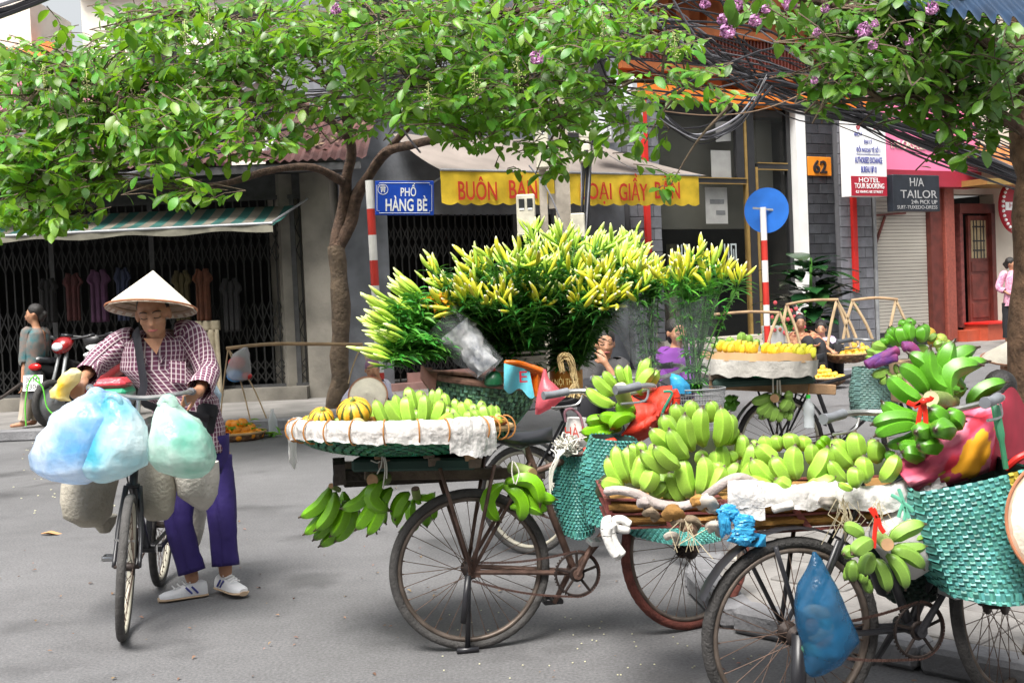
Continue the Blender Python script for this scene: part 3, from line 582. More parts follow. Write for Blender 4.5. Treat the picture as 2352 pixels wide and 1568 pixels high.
mb = MB(); fbox(mb, 16.3, 17, 3.3, 3.9, .02, .1); mb.build('yellow_sign', M('yellow_sign', (.7, .6, .1), .5, .1), r4, False)
# houses further on, along the same line
r5 = thing('far_house', 'pale balconied house far at the upper right', 'building', FP(24, .12))
mb = MB(); fbox(mb, 20, 30, .12, 10, -3, -.1); mb.build('wall', PALE, r5, False)
for i in range(4):
    mb = MB(); fbox(mb, 20.5 + i * 2, 21.6 + i * 2, 4.6, 6.4, -.15, -.06); mb.build('window', DARK, r5, False)
# ------------------------------------------------------------------ signs and posts
def slabm(c, w, h, t, rot, mat, parent, name, bev=.006):
    mb = MB(); mb.box(c, (w, t, h), rot, bev); return mb.build(name, mat, parent, False)
BLUE = M('sign_blue', (.01, .06, .42), .35, .08, 3); SIGNW = M('sign_white', (.8, .8, .8), .4, .04)
# hotel / exchange sign: a box with printed face and side
hs_ = thing('exchange_sign', 'white and red projecting hotel and exchange bureau sign board', 'sign', FP(11.0, 3.8, .6))
a, b, z0, z1 = 10.47, 11.45, 3.05, 4.5
mb = MB(); fbox(mb, a, b, z0, z1, .55, .78); mb.build('box', SIGNW, hs_, False)
MARO = M('sign_maroon', (.36, .012, .03), .4, .05); NAVY = M('sign_navy', (.05, .06, .3), .5, .05)
mb = MB(); fbox(mb, a + .004, b - .004, z0 + .004, z0 + .37, .775, .784); mb.build('red_panel', MARO, hs_, False); mb = MB(); fbox(mb, b - .002, b + .21, z0 + .04, z1 + .05, .5, .56); mb.build('side_face', SIGNW, hs_, False); mb = MB(); fbox(mb, b, b + .2, z0 + .05, z0 + .4, .558, .566); mb.build('red_panel', MARO, hs_, False)
c = (a + b) / 2
for tx, z, w, h, mt in (('BIDV', 4.2, .2, .07, NAVY), ('ĐẠI LÝ', 4.06, .22, .07, NAVY), ('ĐỔI NGOẠI TỆ SỐ 1', 3.92, .64, .08, NAVY), ('AUTHORISED EXCHANGE', 3.72, .74, .12, NAVY), ('BUREAU № 01', 3.55, .42, .12, NAVY), ('HOTEL', 3.35, .56, .09, SIGNW), ('TOUR BOOKING', 3.24, .8, .1, SIGNW), ('62 HANG BE STREET', 3.13, .74, .05, SIGNW)):
    text(tx, h, mt, FM(c - (.26 if tx == 'BIDV' else 0), z, .789), hs_, w, bold=.01)
text('EXCHANGE BUREAU No 01', .1, NAVY, FM(b + .11, 3.85, .57) @ Matrix.Rotation(R(90), 4, 'Z'), hs_, 1.05); text('62', .09, SIGNW, FM(b + .11, 3.2, .57), hs_, .13)
mb = MB(); fbox(mb, c - .32, c + .32, 3.825, 3.833, .784, .788); mb.build('rule', NAVY, hs_, False)
mb = MB(); mb.lathe([(0, 0), (.055, 0)], 4, (0, 0, 0)); 
lm = MB().lathe([(.02, .002), (.06, .002)], 4); o = lm.build('emblem', MARO, None); o.parent = hs_; o.matrix_basis = PW[hs_.name].inverted() @ FM(c - .26, 4.33, .787)
mb = MB(); fbox(mb, c + .16, c + .28, 4.3, 4.42, .784, .788); mb.build('emblem', MARO, hs_, False); MB().beam(FP(11.3, 4.45, .0), FP(11.3, 4.45, .56), .04, .04).build('bracket', BLACKP, hs_, False); MB().beam(FP(11.3, 3.1, .0), FP(11.3, 3.1, .56), .04, .04).build('bracket', BLACKP, hs_, False)
ts = thing('tailor_sign', 'black tailor sign board lettered in silver', 'sign', FP(12.2, 3.1, .8))
SLV = M('silver_letter', (.5, .5, .5), .35, .1, metal=.4); mb = MB(); fbox(mb, 11.52, 12.86, 2.76, 3.46, .7, .86, .01); mb.build('board', M('black_board', (.018, .022, .03), .35, .2), ts, False)
for tx, s, z, w, h in (('H/A', 12.2, 3.32, .4, .17), ('TAILOR', 12.25, 3.09, 1.05, .16), ('24h PICK UP', 12.4, 2.94, .75, .08), ('SUIT-TUXEDO-DRESS', 12.2, 2.84, 1.15, .07)): text(tx, h, SLV, FM(s, z, .863), ts, w)
MB().beam(FP(12.84, 3.4, .05), FP(12.84, 3.4, .72), .04, .04).build('bracket', GREY, ts, False)
rs = thing('round_sign', 'round maroon sign with beaded white edge on the cream wall', 'sign', FP(16.45, 2.6, .5))
s_, z_ = FI(2328, 474, .5); D_ = FM(s_ + .15, z_, .5)
mb = MB(); mb.lathe([(0, .03), (.56, .03), (.58, .0), (.58, -.06)], 40, (0, 0, 0)); o = mb.build('disc', MARO, None); o.parent = rs; o.matrix_basis = PW[rs.name].inverted() @ D_
bd = MB().ball((0, 0, 0), .035, 8, 6).mesh('bead', SIGNW)
for i in range(34): t = i / 34 * 6.283; link('bead', bd, rs, D_ @ Matrix.Translation((.545 * math.cos(t), .545 * math.sin(t), .035)))
mb = MB(); mb.box((0, 0, .04), (.95, .17, .012)); o = mb.build('bar', SIGNW, None, False); o.parent = rs; o.matrix_basis = PW[rs.name].inverted() @ D_
text('Highway', .11, MARO, D_ @ Matrix.Translation((0, 0, .05)), rs, .7)
for k_ in (.27, -.27): link('white_mark', MB().box((0, k_, .036), (.3, .14, .01), None, .004).mesh('white_mark', SIGNW, False), rs, D_)
MB().beam(FP(s_ + .3, z_, -.05), FP(s_ + .3, z_, .45), .04, .04).build('bracket', GREY, rs, False)
# street name post
RW1, RW2 = M('post_white', (.72, .7, .68), .5, .1, 5), M('post_red', (.5, .03, .02), .5, .1, 5)
Dp = 14.6; KP = Dp / 12.2; pb, pt = G(868, 830), None
pt = P(848, 415, Dp); pb = P(876, 1003, Dp); pb = Vector((pb.x, pb.y, 0)) + (pb - pt) * 0
ax = (P(867, 752, Dp) - pt); pb = pt + ax * ((pt.z - .12) / -ax.z)
sp = thing('street_name_post', 'red and white banded post carrying the blue street name plate', 'post', pb)
ys = [415, 502, 540, 625, 660, 717, 755, 860, 900, 1000]
zs = [P(850, y, Dp).z for y in (415, 482, 540, 597, 655, 712, 770)]
zz = [pt.z, P(851, 480, Dp).z, P(855, 540, Dp).z, P(858, 598, Dp).z, P(861, 656, Dp).z, P(864, 714, Dp).z, P(867, 772, Dp).z, .6, .35, .12]
for i in range(len(zz) - 1):
    f = lambda z: pb.lerp(pt, (z - .12) / (pt.z - .12)); MB().tube([f(zz[i]), f(zz[i + 1])], .05, 14).build('band', RW2 if i % 2 else RW1, sp)
np_ = thing('street_name_plate', 'blue enamel street name plate with white lettering and emblem', 'sign', P(930, 455, Dp))
A0, A1, A2 = P(861, 416, Dp - .05), P(996, 416, Dp - .05), P(997, 495, Dp - .05)
xa = (A1 - A0).normalized(); xa.y = 0; xa.normalize(); za = V(0, 0, 1); tilt = Matrix.Rotation(math.atan2(-(A1 - A0).z, (A1 - A0).x), 3, 'Y'); cc = P(929, 455, Dp - .06); w, h = (A1 - A0).length, (A1 - A2).length
slabm(cc, w, h, .012, tilt, BLUE, np_, 'plate')
NM = Matrix.Translation(cc + V(0, -.009, 0)) @ (tilt @ Matrix(((1, 0, 0), (0, 0, -1), (0, 1, 0)))).to_4x4() @ Matrix.Scale(KP, 4)
text('PHỐ', .088, SIGNW, NM @ Matrix.Translation((.04, .085, 0)), np_, .155, bold=.012); text('HÀNG BÈ', .125, SIGNW, NM @ Matrix.Translation((.02, -.055, 0)), np_, .42, bold=.02)
def outl(pts, r, mat, parent, mw, name='border'):
    o = MB().tube([V(*p) for p in pts], r, 4, closed=True).build(name, mat, None); o.parent = parent; o.matrix_basis = PW[parent.name].inverted() @ mw
x_, y_, c_ = w / KP / 2 - .02, h / KP / 2 - .022, .022
outl([(-x_ + c_, y_, 0), (x_ - c_, y_, 0), (x_ - c_, y_ - c_, 0), (x_, y_ - c_, 0), (x_, -y_ + c_, 0), (x_ - c_, -y_ + c_, 0), (x_ - c_, -y_, 0), (-x_ + c_, -y_, 0), (-x_ + c_, -y_ + c_, 0), (-x_, -y_ + c_, 0), (-x_, y_ - c_, 0), (-x_ + c_, y_ - c_, 0)], .0028, SIGNW, np_, NM)
EM = NM @ Matrix.Translation((-.215, .085, 0)); outl([(.05 * math.cos(t * .262), .05 * math.sin(t * .262), 0) for t in range(24)], .003, SIGNW, np_, EM, 'emblem_ring')
mb = MB()
for (cx_, cy_, ww, hh) in ((0, .022, .06, .007), (0, .034, .036, .006), (0, .012, .046, .006), (-.016, -.014, .008, .034), (.016, -.014, .008, .034), (0, .002, .052, .006), (-.006, -.012, .004, .02), (.006, -.012, .004, .02)): mb.box((cx_, cy_, 0), (ww, hh, .004))
o = mb.build('emblem', SIGNW, None, False); o.parent = np_; o.matrix_basis = PW[np_.name].inverted() @ EM
# round blue sign seen from behind
Db = 18.0; t0, b0 = P(1757, 476, Db), P(1759, 800, Db); b0 = Vector((b0.x, Db, .12)); t0.x = (t0.x + b0.x) / 2; b0.x = t0.x
bp_ = thing('traffic_sign_post', 'red and white banded post in front of the dark tiled house', 'post', b0)
zz = [t0.z] + [P(1758, y, Db).z for y in (552, 598, 648, 700, 748)] + [.45, .12]
for i in range(len(zz) - 1): MB().tube([V(t0.x, Db, zz[i]), V(t0.x, Db, zz[i + 1])], .048, 14).build('band', RW2 if i % 2 else RW1, bp_)
bs = thing('traffic_sign', 'blue back of a round traffic sign clamped on a banded post', 'sign', P(1764, 480, Db))
cc = P(1764, 482, Db - .06); rr = 52 * scl(Db); q = Matrix.Rotation(R(25), 3, 'Z') @ Matrix.Rotation(R(90), 3, 'X')
mb = MB(); mb.lathe([(0, -.004), (rr, -.004), (rr, .004), (0, .004)], 48, cc + V(0, .11, 0), Matrix.Rotation(R(-28), 3, 'Z') @ Matrix.Rotation(R(90), 3, 'X')); mb.build('disc', M('sign_back_blue', (.015, .13, .5), .45, .12, 4), bs)
o = MB().beam(P(1729, 478, Db - .02), P(1797, 484, Db + .02), .02, .03).build('clamp', GREY, bs, False)
# ------------------------------------------------------------------ trees
BARK = M('bark', (.105, .075, .05), .9, .45, 7, 1.0, 22, det=8); BARKD = M('dark_bark', (.075, .045, .03), .92, .5, 12, 1.0, 34, det=8)
LEAF = M('leaf', (.095, .235, .02), .38, .2, 3, trans=.36, island=.58, tcol=(.26, .52, .02), spec=.55)
LEAF2 = M('leaf_dark', (.078, .19, .02), .4, .2, 3, trans=.3, island=.4, tcol=(.14, .32, .02), spec=.5)
def leaf_pts(fold=.18, droop=.25, w=.27):
    vs = []
    for t, k in ((0, .05), (.2, .62), (.45, 1), (.7, .9), (.88, .55), (1, .04)):
        z = -droop * t * t; hw = w * k
        vs += [V(t, -hw, z + hw * fold * 1.5), V(t, 0, z), V(t, hw, z + hw * fold * 1.5)]
    fs = []
    for i in range(5):
        a = i * 3; fs += [(a, a + 3, a + 4, a + 1), (a + 1, a + 4, a + 5, a + 2)]
    return vs, fs
LV = [leaf_pts(.25, .12), leaf_pts(.15, .3), leaf_pts(.4, .22, .24), leaf_pts(.05, .4, .3), leaf_pts(.3, -.08, .26)]
LME = {}
def leafmat(p, d, nrm, l):
    x = d.normalized(); z = (nrm - x * nrm.dot(x)); z = z.normalized() if z.length > 1e-4 else x.orthogonal(); y = z.cross(x)
    return Matrix(((x.x * l, y.x * l, z.x * l, p.x), (x.y * l, y.y * l, z.y * l, p.y), (x.z * l, y.z * l, z.z * l, p.z), (0, 0, 0, 1)))
def crown(tree, clusters, limbs, lsize, mat, seed, dens=1.0, keep=300):
    r = random.Random(seed); twig = MB(); items = []; lp = [p for l in limbs for p in l]
    for (cx, cy, rx, ry, dn, d0, d1) in clusters:
        n = max(2, int(rx * ry * dn * dens / 560)); c = P(cx, cy, (d0 + d1) / 2)
        near = min(lp, key=lambda q: (q - c).length); mid = near.lerp(c, .55) + V(0, 0, .25 * (near - c).length * .3)
        pth = bez([near, mid, c], 5); twig.tube(pth, [max(.006, .02 * (1 - i / len(pth))) for i in range(len(pth))], 5, False)
        for i in range(n):
            a, q = r.random() * 6.283, math.sqrt(r.random()); x, y = cx + rx * q * math.cos(a), cy + ry * q * math.sin(a); D = r.uniform(d0, d1)
            tip = P(x, y, D); out = V(r.gauss(0, 1), r.gauss(-.5, .8), r.gauss(-.25, .3)).normalized(); L = r.uniform(.22, .42); st = tip - out * L
            sp = [st, st + out * L * .5 + V(0, 0, .03), tip]; twig.tube(sp, [.006, .004, .002], 3, False)
            if r.random() < .4: src = min(pth, key=lambda q: (q - st).length); twig.tube([src, src.lerp(st, .5) + V(0, 0, .06), st], [.009, .007, .005], 4, False)
            nl = r.randint(5, 8); sd = out.cross(V(0, 0, 1)).normalized()
            for k in range(nl):
                t = .12 + .88 * k / (nl - 1); p = st + out * (L * t); sgn = 1 if k % 2 else -1
                dd = out * (.45 + .6 * t) + sd * sgn * (1.05 - t) + V(r.gauss(0, .2), r.gauss(0, .2), r.gauss(-.32, .28))
                nn_ = V(r.gauss(0, .35), r.gauss(-.45, .35), 1).normalized(); l = lsize * r.uniform(.5, 1.2)
                items.append((leafmat(p, dd, nn_, l), r.randrange(5)))
    # the leaves that show largest (nearest) as parts, the rest joined
    order = sorted(range(len(items)), key=lambda i: (items[i][0].translation - CAMP).length); first = set(order[:keep]); mb = MB(); vv, ff = [], []
    for i, (m, k) in enumerate(items):
        if i in first:
            key = (mat.name, k)
            if key not in LME: b = MB(); b.add(*LV[k]); LME[key] = b.mesh('leaf', mat)
            link('leaf', LME[key], tree, m)
        else:
            o = len(vv); vv += [m @ v for v in LV[k][0]]; ff += [[q + o for q in f] for f in LV[k][1]]
    mb.v, mb.f, mb.mi = vv, ff, [0] * len(ff)
    mb.build('foliage', mat, tree, True, 'stuff', 0); twig.build('twigs', BARK, tree, True, 'stuff')
    return len(items)
def limb(tree, pts, r0, r1, name='limb', mat=BARKD, n=9, k=6):
    p = bez(pts, k); m = len(p); mb = MB(); rs = []
    for i in range(m):
        t = i / (m - 1); rs.append((r0 + (r1 - r0) * t) * (1 + .2 * noise.noise(p[i] * 3.1) + .08 * noise.noise(p[i] * 9)))
    p = [q + V(noise.noise(q * 2.3), noise.noise(q * 2.3 + V(9, 0, 0)), 0) * r0 * .35 for q in p]
    mb.tube(p, rs, n); mb.build(name, mat, tree); return p
t1 = thing('street_tree', 'crooked broad-leaved street tree spreading over the road from beside the grey pillar', 'tree', P(772, 945, 15.4))
D = 15.4; tb = P(772, 952, D); tb.z = .1
tr = limb(t1, [tb, P(778, 860, D), P(783, 720, D), P(775, 610, D), P(772, 565, D)], .13, .105, 'trunk', BARK, 14)
L_ = [tr,
  limb(t1, [P(772, 575, D), P(800, 520, D), P(812, 460, 15.3), P(845, 410, 15.1), P(885, 352, 14.8), P(960, 330, 14.2), P(1100, 300, 13.2), P(1300, 270, 12)], .1, .03),
  limb(t1, [P(770, 580, D), P(782, 500, D), P(792, 420, 15.2), P(805, 350, 15), P(800, 280, 14.6), P(835, 200, 14), P(900, 110, 13.2), P(1050, 40, 12.3), P(1300, 20, 11.5)], .09, .025),
  limb(t1, [P(790, 420, 15.2), P(720, 385, 14.6), P(620, 392, 14), P(500, 425, 13.3), P(330, 430, 12.5), P(150, 420, 11.6)], .06, .018),
  limb(t1, [P(802, 320, 14.9), P(740, 265, 14.3), P(640, 235, 13.6), P(500, 215, 12.8), P(330, 200, 12), P(120, 180, 11)], .06, .018),
  limb(t1, [P(800, 290, 14.6), P(760, 200, 14), P(700, 120, 13.3), P(560, 60, 12.5), P(380, 20, 11.5)], .05, .015),
  limb(t1, [P(885, 352, 14.8), P(1000, 240, 13.8), P(1150, 200, 13), P(1350, 190, 12.2), P(1550, 190, 11.6), P(1680, 240, 11.2)], .04, .01),
  limb(t1, [P(860, 150, 13.6), P(760, 90, 13), P(640, 140, 12.6), P(520, 150, 12)], .03, .01)]
C1 = [(150, 150, 160, 75, 1.3, 10.5, 13), (60, 250, 120, 110, 1.3, 10, 12.5), (300, 230, 170, 95, 1.5, 10.5, 13), (230, 320, 150, 50, 1.2, 10.5, 12.5), (70, 420, 110, 100, 1.7, 10, 12), (110, 490, 80, 45, 1.5, 10, 11.5), (30, 510, 45, 40, 1, 10, 11), (200, 420, 80, 50, 1.2, 10.5, 12),
  (400, 310, 140, 75, 1.4, 10, 11.8), (430, 440, 55, 38, .9, 10, 11.5), (380, 400, 40, 30, .6, 10, 11.5), (500, 60, 250, 75, 1.2, 10.5, 13.5), (850, 60, 250, 75, 1.2, 10, 13.5), (1150, 70, 240, 85, 1.3, 10, 13), (1400, 60, 120, 80, .9, 10.5, 13),
  (700, 130, 140, 55, .9, 11, 13.5), (560, 150, 120, 70, 1.1, 11, 13), (650, 250, 100, 55, .9, 11, 13.5), (950, 200, 170, 80, 1.2, 10, 13), (1180, 210, 190, 95, 1.35, 10, 13), (1100, 310, 130, 45, .8, 10.5, 12.5), (1280, 350, 80, 45, .8, 10.5, 12.5), (1390, 240, 110, 75, .75, 10.5, 12.5),
  (1480, 330, 60, 50, .4, 10.5, 12), (1540, 425, 30, 28, .7, 10.5, 11.5), (1580, 200, 80, 60, .4, 10.5, 12), (1650, 240, 60, 25, .5, 10.5, 11.5), (300, 60, 90, 50, .7, 10.5, 13), (470, 210, 120, 70, 1.1, 10.5, 13), (840, 280, 70, 35, .7, 11, 13), (1530, 90, 80, 60, .5, 10.5, 12.5), (1230, 400, 50, 20, .5, 11, 12), (960, 290, 50, 30, .5, 11, 13), (600, 320, 90, 35, .7, 10.5, 12.5), (530, 375, 60, 28, .6, 10.5, 12), (760, 330, 60, 25, .4, 11, 13)]
crown(t1, C1, L_, .138, LEAF, 3, 3.7)
t2 = thing('street_tree', 'brown flaky-barked tree at the right edge with drooping leaves and pink flowers', 'tree', P(2400, 1000, 8.6))
D = 8.6; pb = P(2408, 1080, D); pb.z = .08
tr2 = limb(t2, [pb, P(2400, 800, D), P(2398, 500, D), P(2392, 200, D), P(2388, -60, D), P(2380, -300, D)], .24, .2, 'trunk', M('flaky_bark', (.17, .1, .06), .92, .5, 9, 1.0, 30, det=8), 18)
L2 = [tr2, limb(t2, [P(2392, 250, D), P(2300, 120, 8.3), P(2150, 60, 8), P(1950, 20, 7.8), P(1750, -20, 7.8)], .07, .012, mat=BARKD), limb(t2, [P(2396, 330, D), P(2280, 260, 8.3), P(2150, 220, 8), P(2020, 230, 7.9)], .05, .01, mat=BARKD), limb(t2, [P(2380, -100, D), P(2250, -150, 8.2), P(2000, -120, 7.8), P(1800, -80, 7.6)], .06, .015, mat=BARKD)]
C2 = [(2050, 110, 170, 90, 1.2, 7.2, 8.8), (2200, 190, 120, 110, 1.1, 7.3, 8.8), (1945, 165, 70, 65, 1.0, 7.2, 8.6), (2195, 335, 32, 60, .8, 7.3, 8.4), (2085, 210, 85, 45, .9, 7.4, 8.6), (2290, 130, 55, 120, .9, 7.5, 8.8), (1870, 60, 70, 45, .9, 7.2, 8.6), (2180, 60, 130, 40, .8, 7.4, 8.8), (1720, 25, 80, 22, .7, 7.3, 8.4), (2300, 270, 40, 60, .7, 7.6, 8.7), (2130, 270, 30, 25, .5, 7.3, 8.3), (1900, 170, 35, 50, .5, 7.3, 8.2), (1900, 250, 30, 25, .4, 7.4, 8.2), (2060, 10, 250, 30, 1, 7.3, 8.8)]
crown(t2, C2, L2, .122, LEAF2, 5, 3.1)
# pink crape flowers: part of each tree
FLW = M('pink_flower', (.72, .36, .64), .6, .2, 10, trans=.3, island=.2); fm = MB(); r = random.Random(4)
for i in range(34):
    d_ = V(r.gauss(0, 1), r.gauss(0, 1), r.gauss(0, 1)).normalized(); p = d_ * .03; l = r.uniform(.02, .035); fm.add(*[[leafmat(p, d_ + V(r.gauss(0, .5), r.gauss(0, .5), r.gauss(0, .5)), V(r.gauss(0, 1), r.gauss(0, 1), r.gauss(0, 1)), l * 1.4) @ v for v in LV[3][0]], LV[3][1]])
fme = fm.mesh('flower', FLW)
for (x, y, t, D, s) in ((772, 22, t1, 10, .9), (1232, 134, t1, 9.9, 1.15), (1690, 12, t2, 7.5, .9), (1672, 72, t2, 7.5, 1.0), (1660, 45, t2, 7.5, .7), (1815, 8, t2, 7.4, .9), (1985, 70, t2, 7.15, .9), (2010, 55, t2, 7.2, .5), (2086, 95, t2, 7.2, .6), (2140, 20, t2, 7.2, .8), (1735, 48, t2, 7.5, .8), (1760, 22, t2, 7.5, .6), (1620, 8, t2, 7.6, .7), (1875, 75, t2, 7.2, .5), (2005, 105, t2, 7.15, .6), (1870, 185, t2, 7.3, .5), (1895, 20, t2, 7.3, .6)):
    link('flower', fme, t, Matrix.Translation(P(x, y, D)) @ Matrix.Rotation(x, 4, 'Z') @ Matrix.Scale(s * .75, 4))
PAN = M('pale_panicle', (.3, .33, .12), .8, .2, 10, island=.3)
for (x, y, D) in ((425, 80, 10.3), (480, 60, 10.3), (100, 185, 10), (200, 200, 10), (1385, 60, 10), (1090, 190, 9.9), (1550, 110, 10.3), (985, 230, 9.9), (1190, 170, 9.9), (870, 100, 9.9)):
    mb = MB(); c = P(x, y, D)
    for i in range(40):
        t = r.random(); p = c + V(r.gauss(0, .035) * (1.2 - t), r.gauss(0, .03), -.12 + .26 * t); mb.ball(p, .007, 4, 3)
    mb.tube([c - V(0, 0, .16), c + V(0, 0, .13)], .003, 3); mb.build('flower_spike', PAN, t1, True, 'stuff', 0)
# ------------------------------------------------------------------ concrete pole, meters, cables
up = thing('utility_pole', 'weathered concrete utility pole in front of the yellow awning', 'pole', P(1295, 850, 16.6))
pb = P(1292, 880, 16.6); pb.z = .12; pt = P(1302, 0, 16.6)
mb = MB()
for i, (a, b) in enumerate(((-.22, -.12), (.03, .2))):
    mb.beam(pb + V((a + b) / 2, 0, 0), pb + V((a + b) / 2 * .8, 0, 7.5), (.1, .2)[i], .24, (0, 1, 0))
mb.build('pole_flange', M('pole_concrete', (.34, .3, .25), .9, .3, 3, .4, 20), up, False)
for i in range(13): MB().box(pb + V(0, .02, .3 + i * .58), (.2 - i * .004, .16, .2)).build('pole_rung', MATS['pole_concrete'], up, False)
CAB = M('black_cable', (.022, .022, .026), .45, .2, 4); CABG = M('grey_cable', (.2, .2, .22), .45, .2, 4); CREAM = M('cream_box', (.5, .47, .38), .5, .2, 6, .1, 20)
def mbox(label, x0, y0, x1, y1, D, dep=.22, wins=()):
    a, b = P(x0, y0, D), P(x1, y1, D); c = (a + b) / 2; t = thing('electric_meter_box', label, 'meter box', c, 'meter boxes on the utility pole')
    MB().box(c + V(0, dep / 2, 0), (abs(b.x - a.x), dep, abs(a.z - b.z)), None, .015).build('case', CREAM, t, False)
    for (u, v, w, h) in wins: MB().box((a.x + (b.x - a.x) * u, c.y - .004, a.z + (b.z - a.z) * v), (abs(b.x - a.x) * w, .012, abs(a.z - b.z) * h)).build('meter_window', BLACKP, t, False); MB().box((a.x + (b.x - a.x) * u, c.y - .004, a.z + (b.z - a.z) * (v + h * .62)), (abs(b.x - a.x) * w * .8, .01, abs(a.z - b.z) * h * .18)).build('tag', SIGNW, t, False)
    return t
mbox('cream meter box with two dark windows low on the utility pole', 1185, 447, 1232, 540, 16.1, .25, ((.28, .22, .3, .22), (.72, .22, .3, .22)))
mbox('tall cream meter box high on the left of the utility pole', 1228, 275, 1262, 385, 16.2, .25, ((.6, .2, .3, .14),))
mbox('cream meter box high on the right of the utility pole', 1330, 258, 1360, 325, 16.2, .25, ((.55, .3, .4, .3),))
mbox('cream meter box below the other on the right of the pole', 1332, 330, 1358, 372, 16.2, .25, ((.55, .55, .4, .4),))
mbox('small grey box on the pole just above the lilies', 1310, 490, 1345, 545, 16.3, .12)
WS = M('white_enamel', (.7, .72, .75), .4, .08); MB
tk = thing('water_tank', 'white rounded tank among the cables beside the orange upper floor', 'tank', P(1435, 250, 18.5)); MB().box(P(1437, 215, 18.6), (.34, .34, .55), None, .08).build('body', WS, tk, False); MB().box(P(1437, 258, 18.6), (.5, .4, .05), None, .01).build('shelf', GREY, tk, False)
acu = thing('air_conditioner', 'white air conditioner unit above the right end of the yellow awning', 'air conditioner', P(1420, 290, 18.8)); MB().box(P(1420, 288, 18.8), (.75, .3, .5), None, .03).build('case', WS, acu, False)
mb = MB()
for i in range(6): mb.box(P(1395 + i * 10, 288, 18.64), (.02, .02, .4))
mb.build('grille', GREY, acu, False)
def bundle(name, label, a, b, n, spread, sg, seed, mat=CAB, rad=(.008, .018), mid=None):
    r = random.Random(seed); t = thing(name, label, 'cables', a[0]); mb = MB(); mg = MB()
    for i in range(n):
        s0 = V(r.gauss(0, spread[0]), r.gauss(0, spread[0] * .5), r.gauss(0, spread[0])); s1 = V(r.gauss(0, spread[1]), r.gauss(0, spread[1] * .5), r.gauss(0, spread[1]))
        pts = [Vector(a[0]) + s0]
        if mid: pts += [Vector(m) + V(r.gauss(0, w), r.gauss(0, w * .5), r.gauss(0, w) - sg * r.random()) for m, w in mid]
        pts.append(Vector(b[0]) + s1); pp = bez(pts, 7) if mid else sag(pts[0], pts[1], sg * r.uniform(.6, 1.4), 14)
        (mg if i % 5 == 0 else mb).tube(pp, r.uniform(*rad), 5, False)
    mb.build('cables', mat, t, True, 'stuff'); 
    if mg.f: mg.build('grey_cables', CABG, t, True, 'stuff')
    return t
bundle('cable_bundle', 'thick tangle of black cables sweeping from the pole down to the right', (P(1330, 60, 16.6), 0), (P(2480, 470, 22), 0), 44, (.42, .1), .2, 1, mid=[(P(1560, 90, 17.4), .48), (P(1800, 190, 18.4), .24), (P(2080, 292, 19.8), .1)])
bundle('cable_bundle', 'loose upper cables fanning out in front of the orange balcony', (P(1330, 20, 16.6), 0), (P(2450, 400, 22), 0), 15, (.5, .2), .2, 2, mid=[(P(1700, 80, 17.8), .4), (P(2000, 205, 19.2), .22)])
bundle('cable_bundle', 'black cables running left from the pole through the tree', (P(1330, 150, 16.5), 0), (P(-200, 300, 16), 0), 18, (.25, .25), .3, 3, mid=[(P(1000, 175, 16.3), .2), (P(650, 215, 16), .16), (P(300, 330, 15.8), .18)])
bundle('cable_bundle', 'black cables clamped down the side of the utility pole', (P(1345, 120, 16.4), 0), (P(1338, 700, 16.4), 0), 12, (.05, .06), .05, 6, mid=[(P(1350, 300, 16.35), .05)])
bundle('cable_bundle', 'looped slack cables hanging in front of the brass-framed window', (P(1500, 235, 16.8), 0), (P(1760, 190, 17.6), 0), 8, (.06, .06), .05, 5, mid=[(P(1545, 290, 16.9), .04), (P(1610, 312, 17), .04), (P(1700, 275, 17.3), .05)])
bundle('cable_bundle', 'heavy black cables crossing the top left corner', (P(-60, 40, 9.5), 0), (P(190, -40, 9.5), 0), 8, (.03, .03), .02, 8, rad=(.008, .02))
for (lab, pts, m_, rd) in (('pale hanging wire curving down from the canopy to the awning', [P(866, -20, 10), P(875, 110, 10.6), (P(893, 210, 11.4)), P(925, 295, 12.6), P(965, 350, 14)], CABG, .012), ('thin brown wire strung across the orange fascia', [P(1480, 250, 15), P(1650, 265, 16), P(1800, 235, 17), P(2000, 130, 18)], M('brown_wire', (.2, .13, .08), .6, .2), .008), ('grey drop cable slanting past the meter boxes', [P(1215, 380, 15.9), P(1260, 440, 15.9), P(1300, 540, 15.9)], CABG, .011)):
    tag(MB().tube(bez(pts, 8), rd, 6, False).build('hanging_wire', m_), lab, 'wire')
# corrugated blue awning at the top right corner
ba = thing('blue_awning', 'blue corrugated awning edge in the top right corner', 'awning', P(2200, 0, 8))
mb = MB(); A, B = P(2040, 2, 7.6), P(2480, 62, 6.6)
def bfn(u, v):
    p = A.lerp(B, u); c = math.cos(u * 2 * math.pi * 13); return p + V(0, .9 * v + .02 * c, .62 * v + (.035 * c if v < .1 else .02 * c) - .02)
mb.grid(bfn, 150, 5); mb.build('sheet', M('blue_sheet', (.008, .028, .065), .5, .3, 6), ba)
MB().tube([A + V(0, .5, .3), B + V(0, .5, .3)], .025).build('rail', GREY, ba)
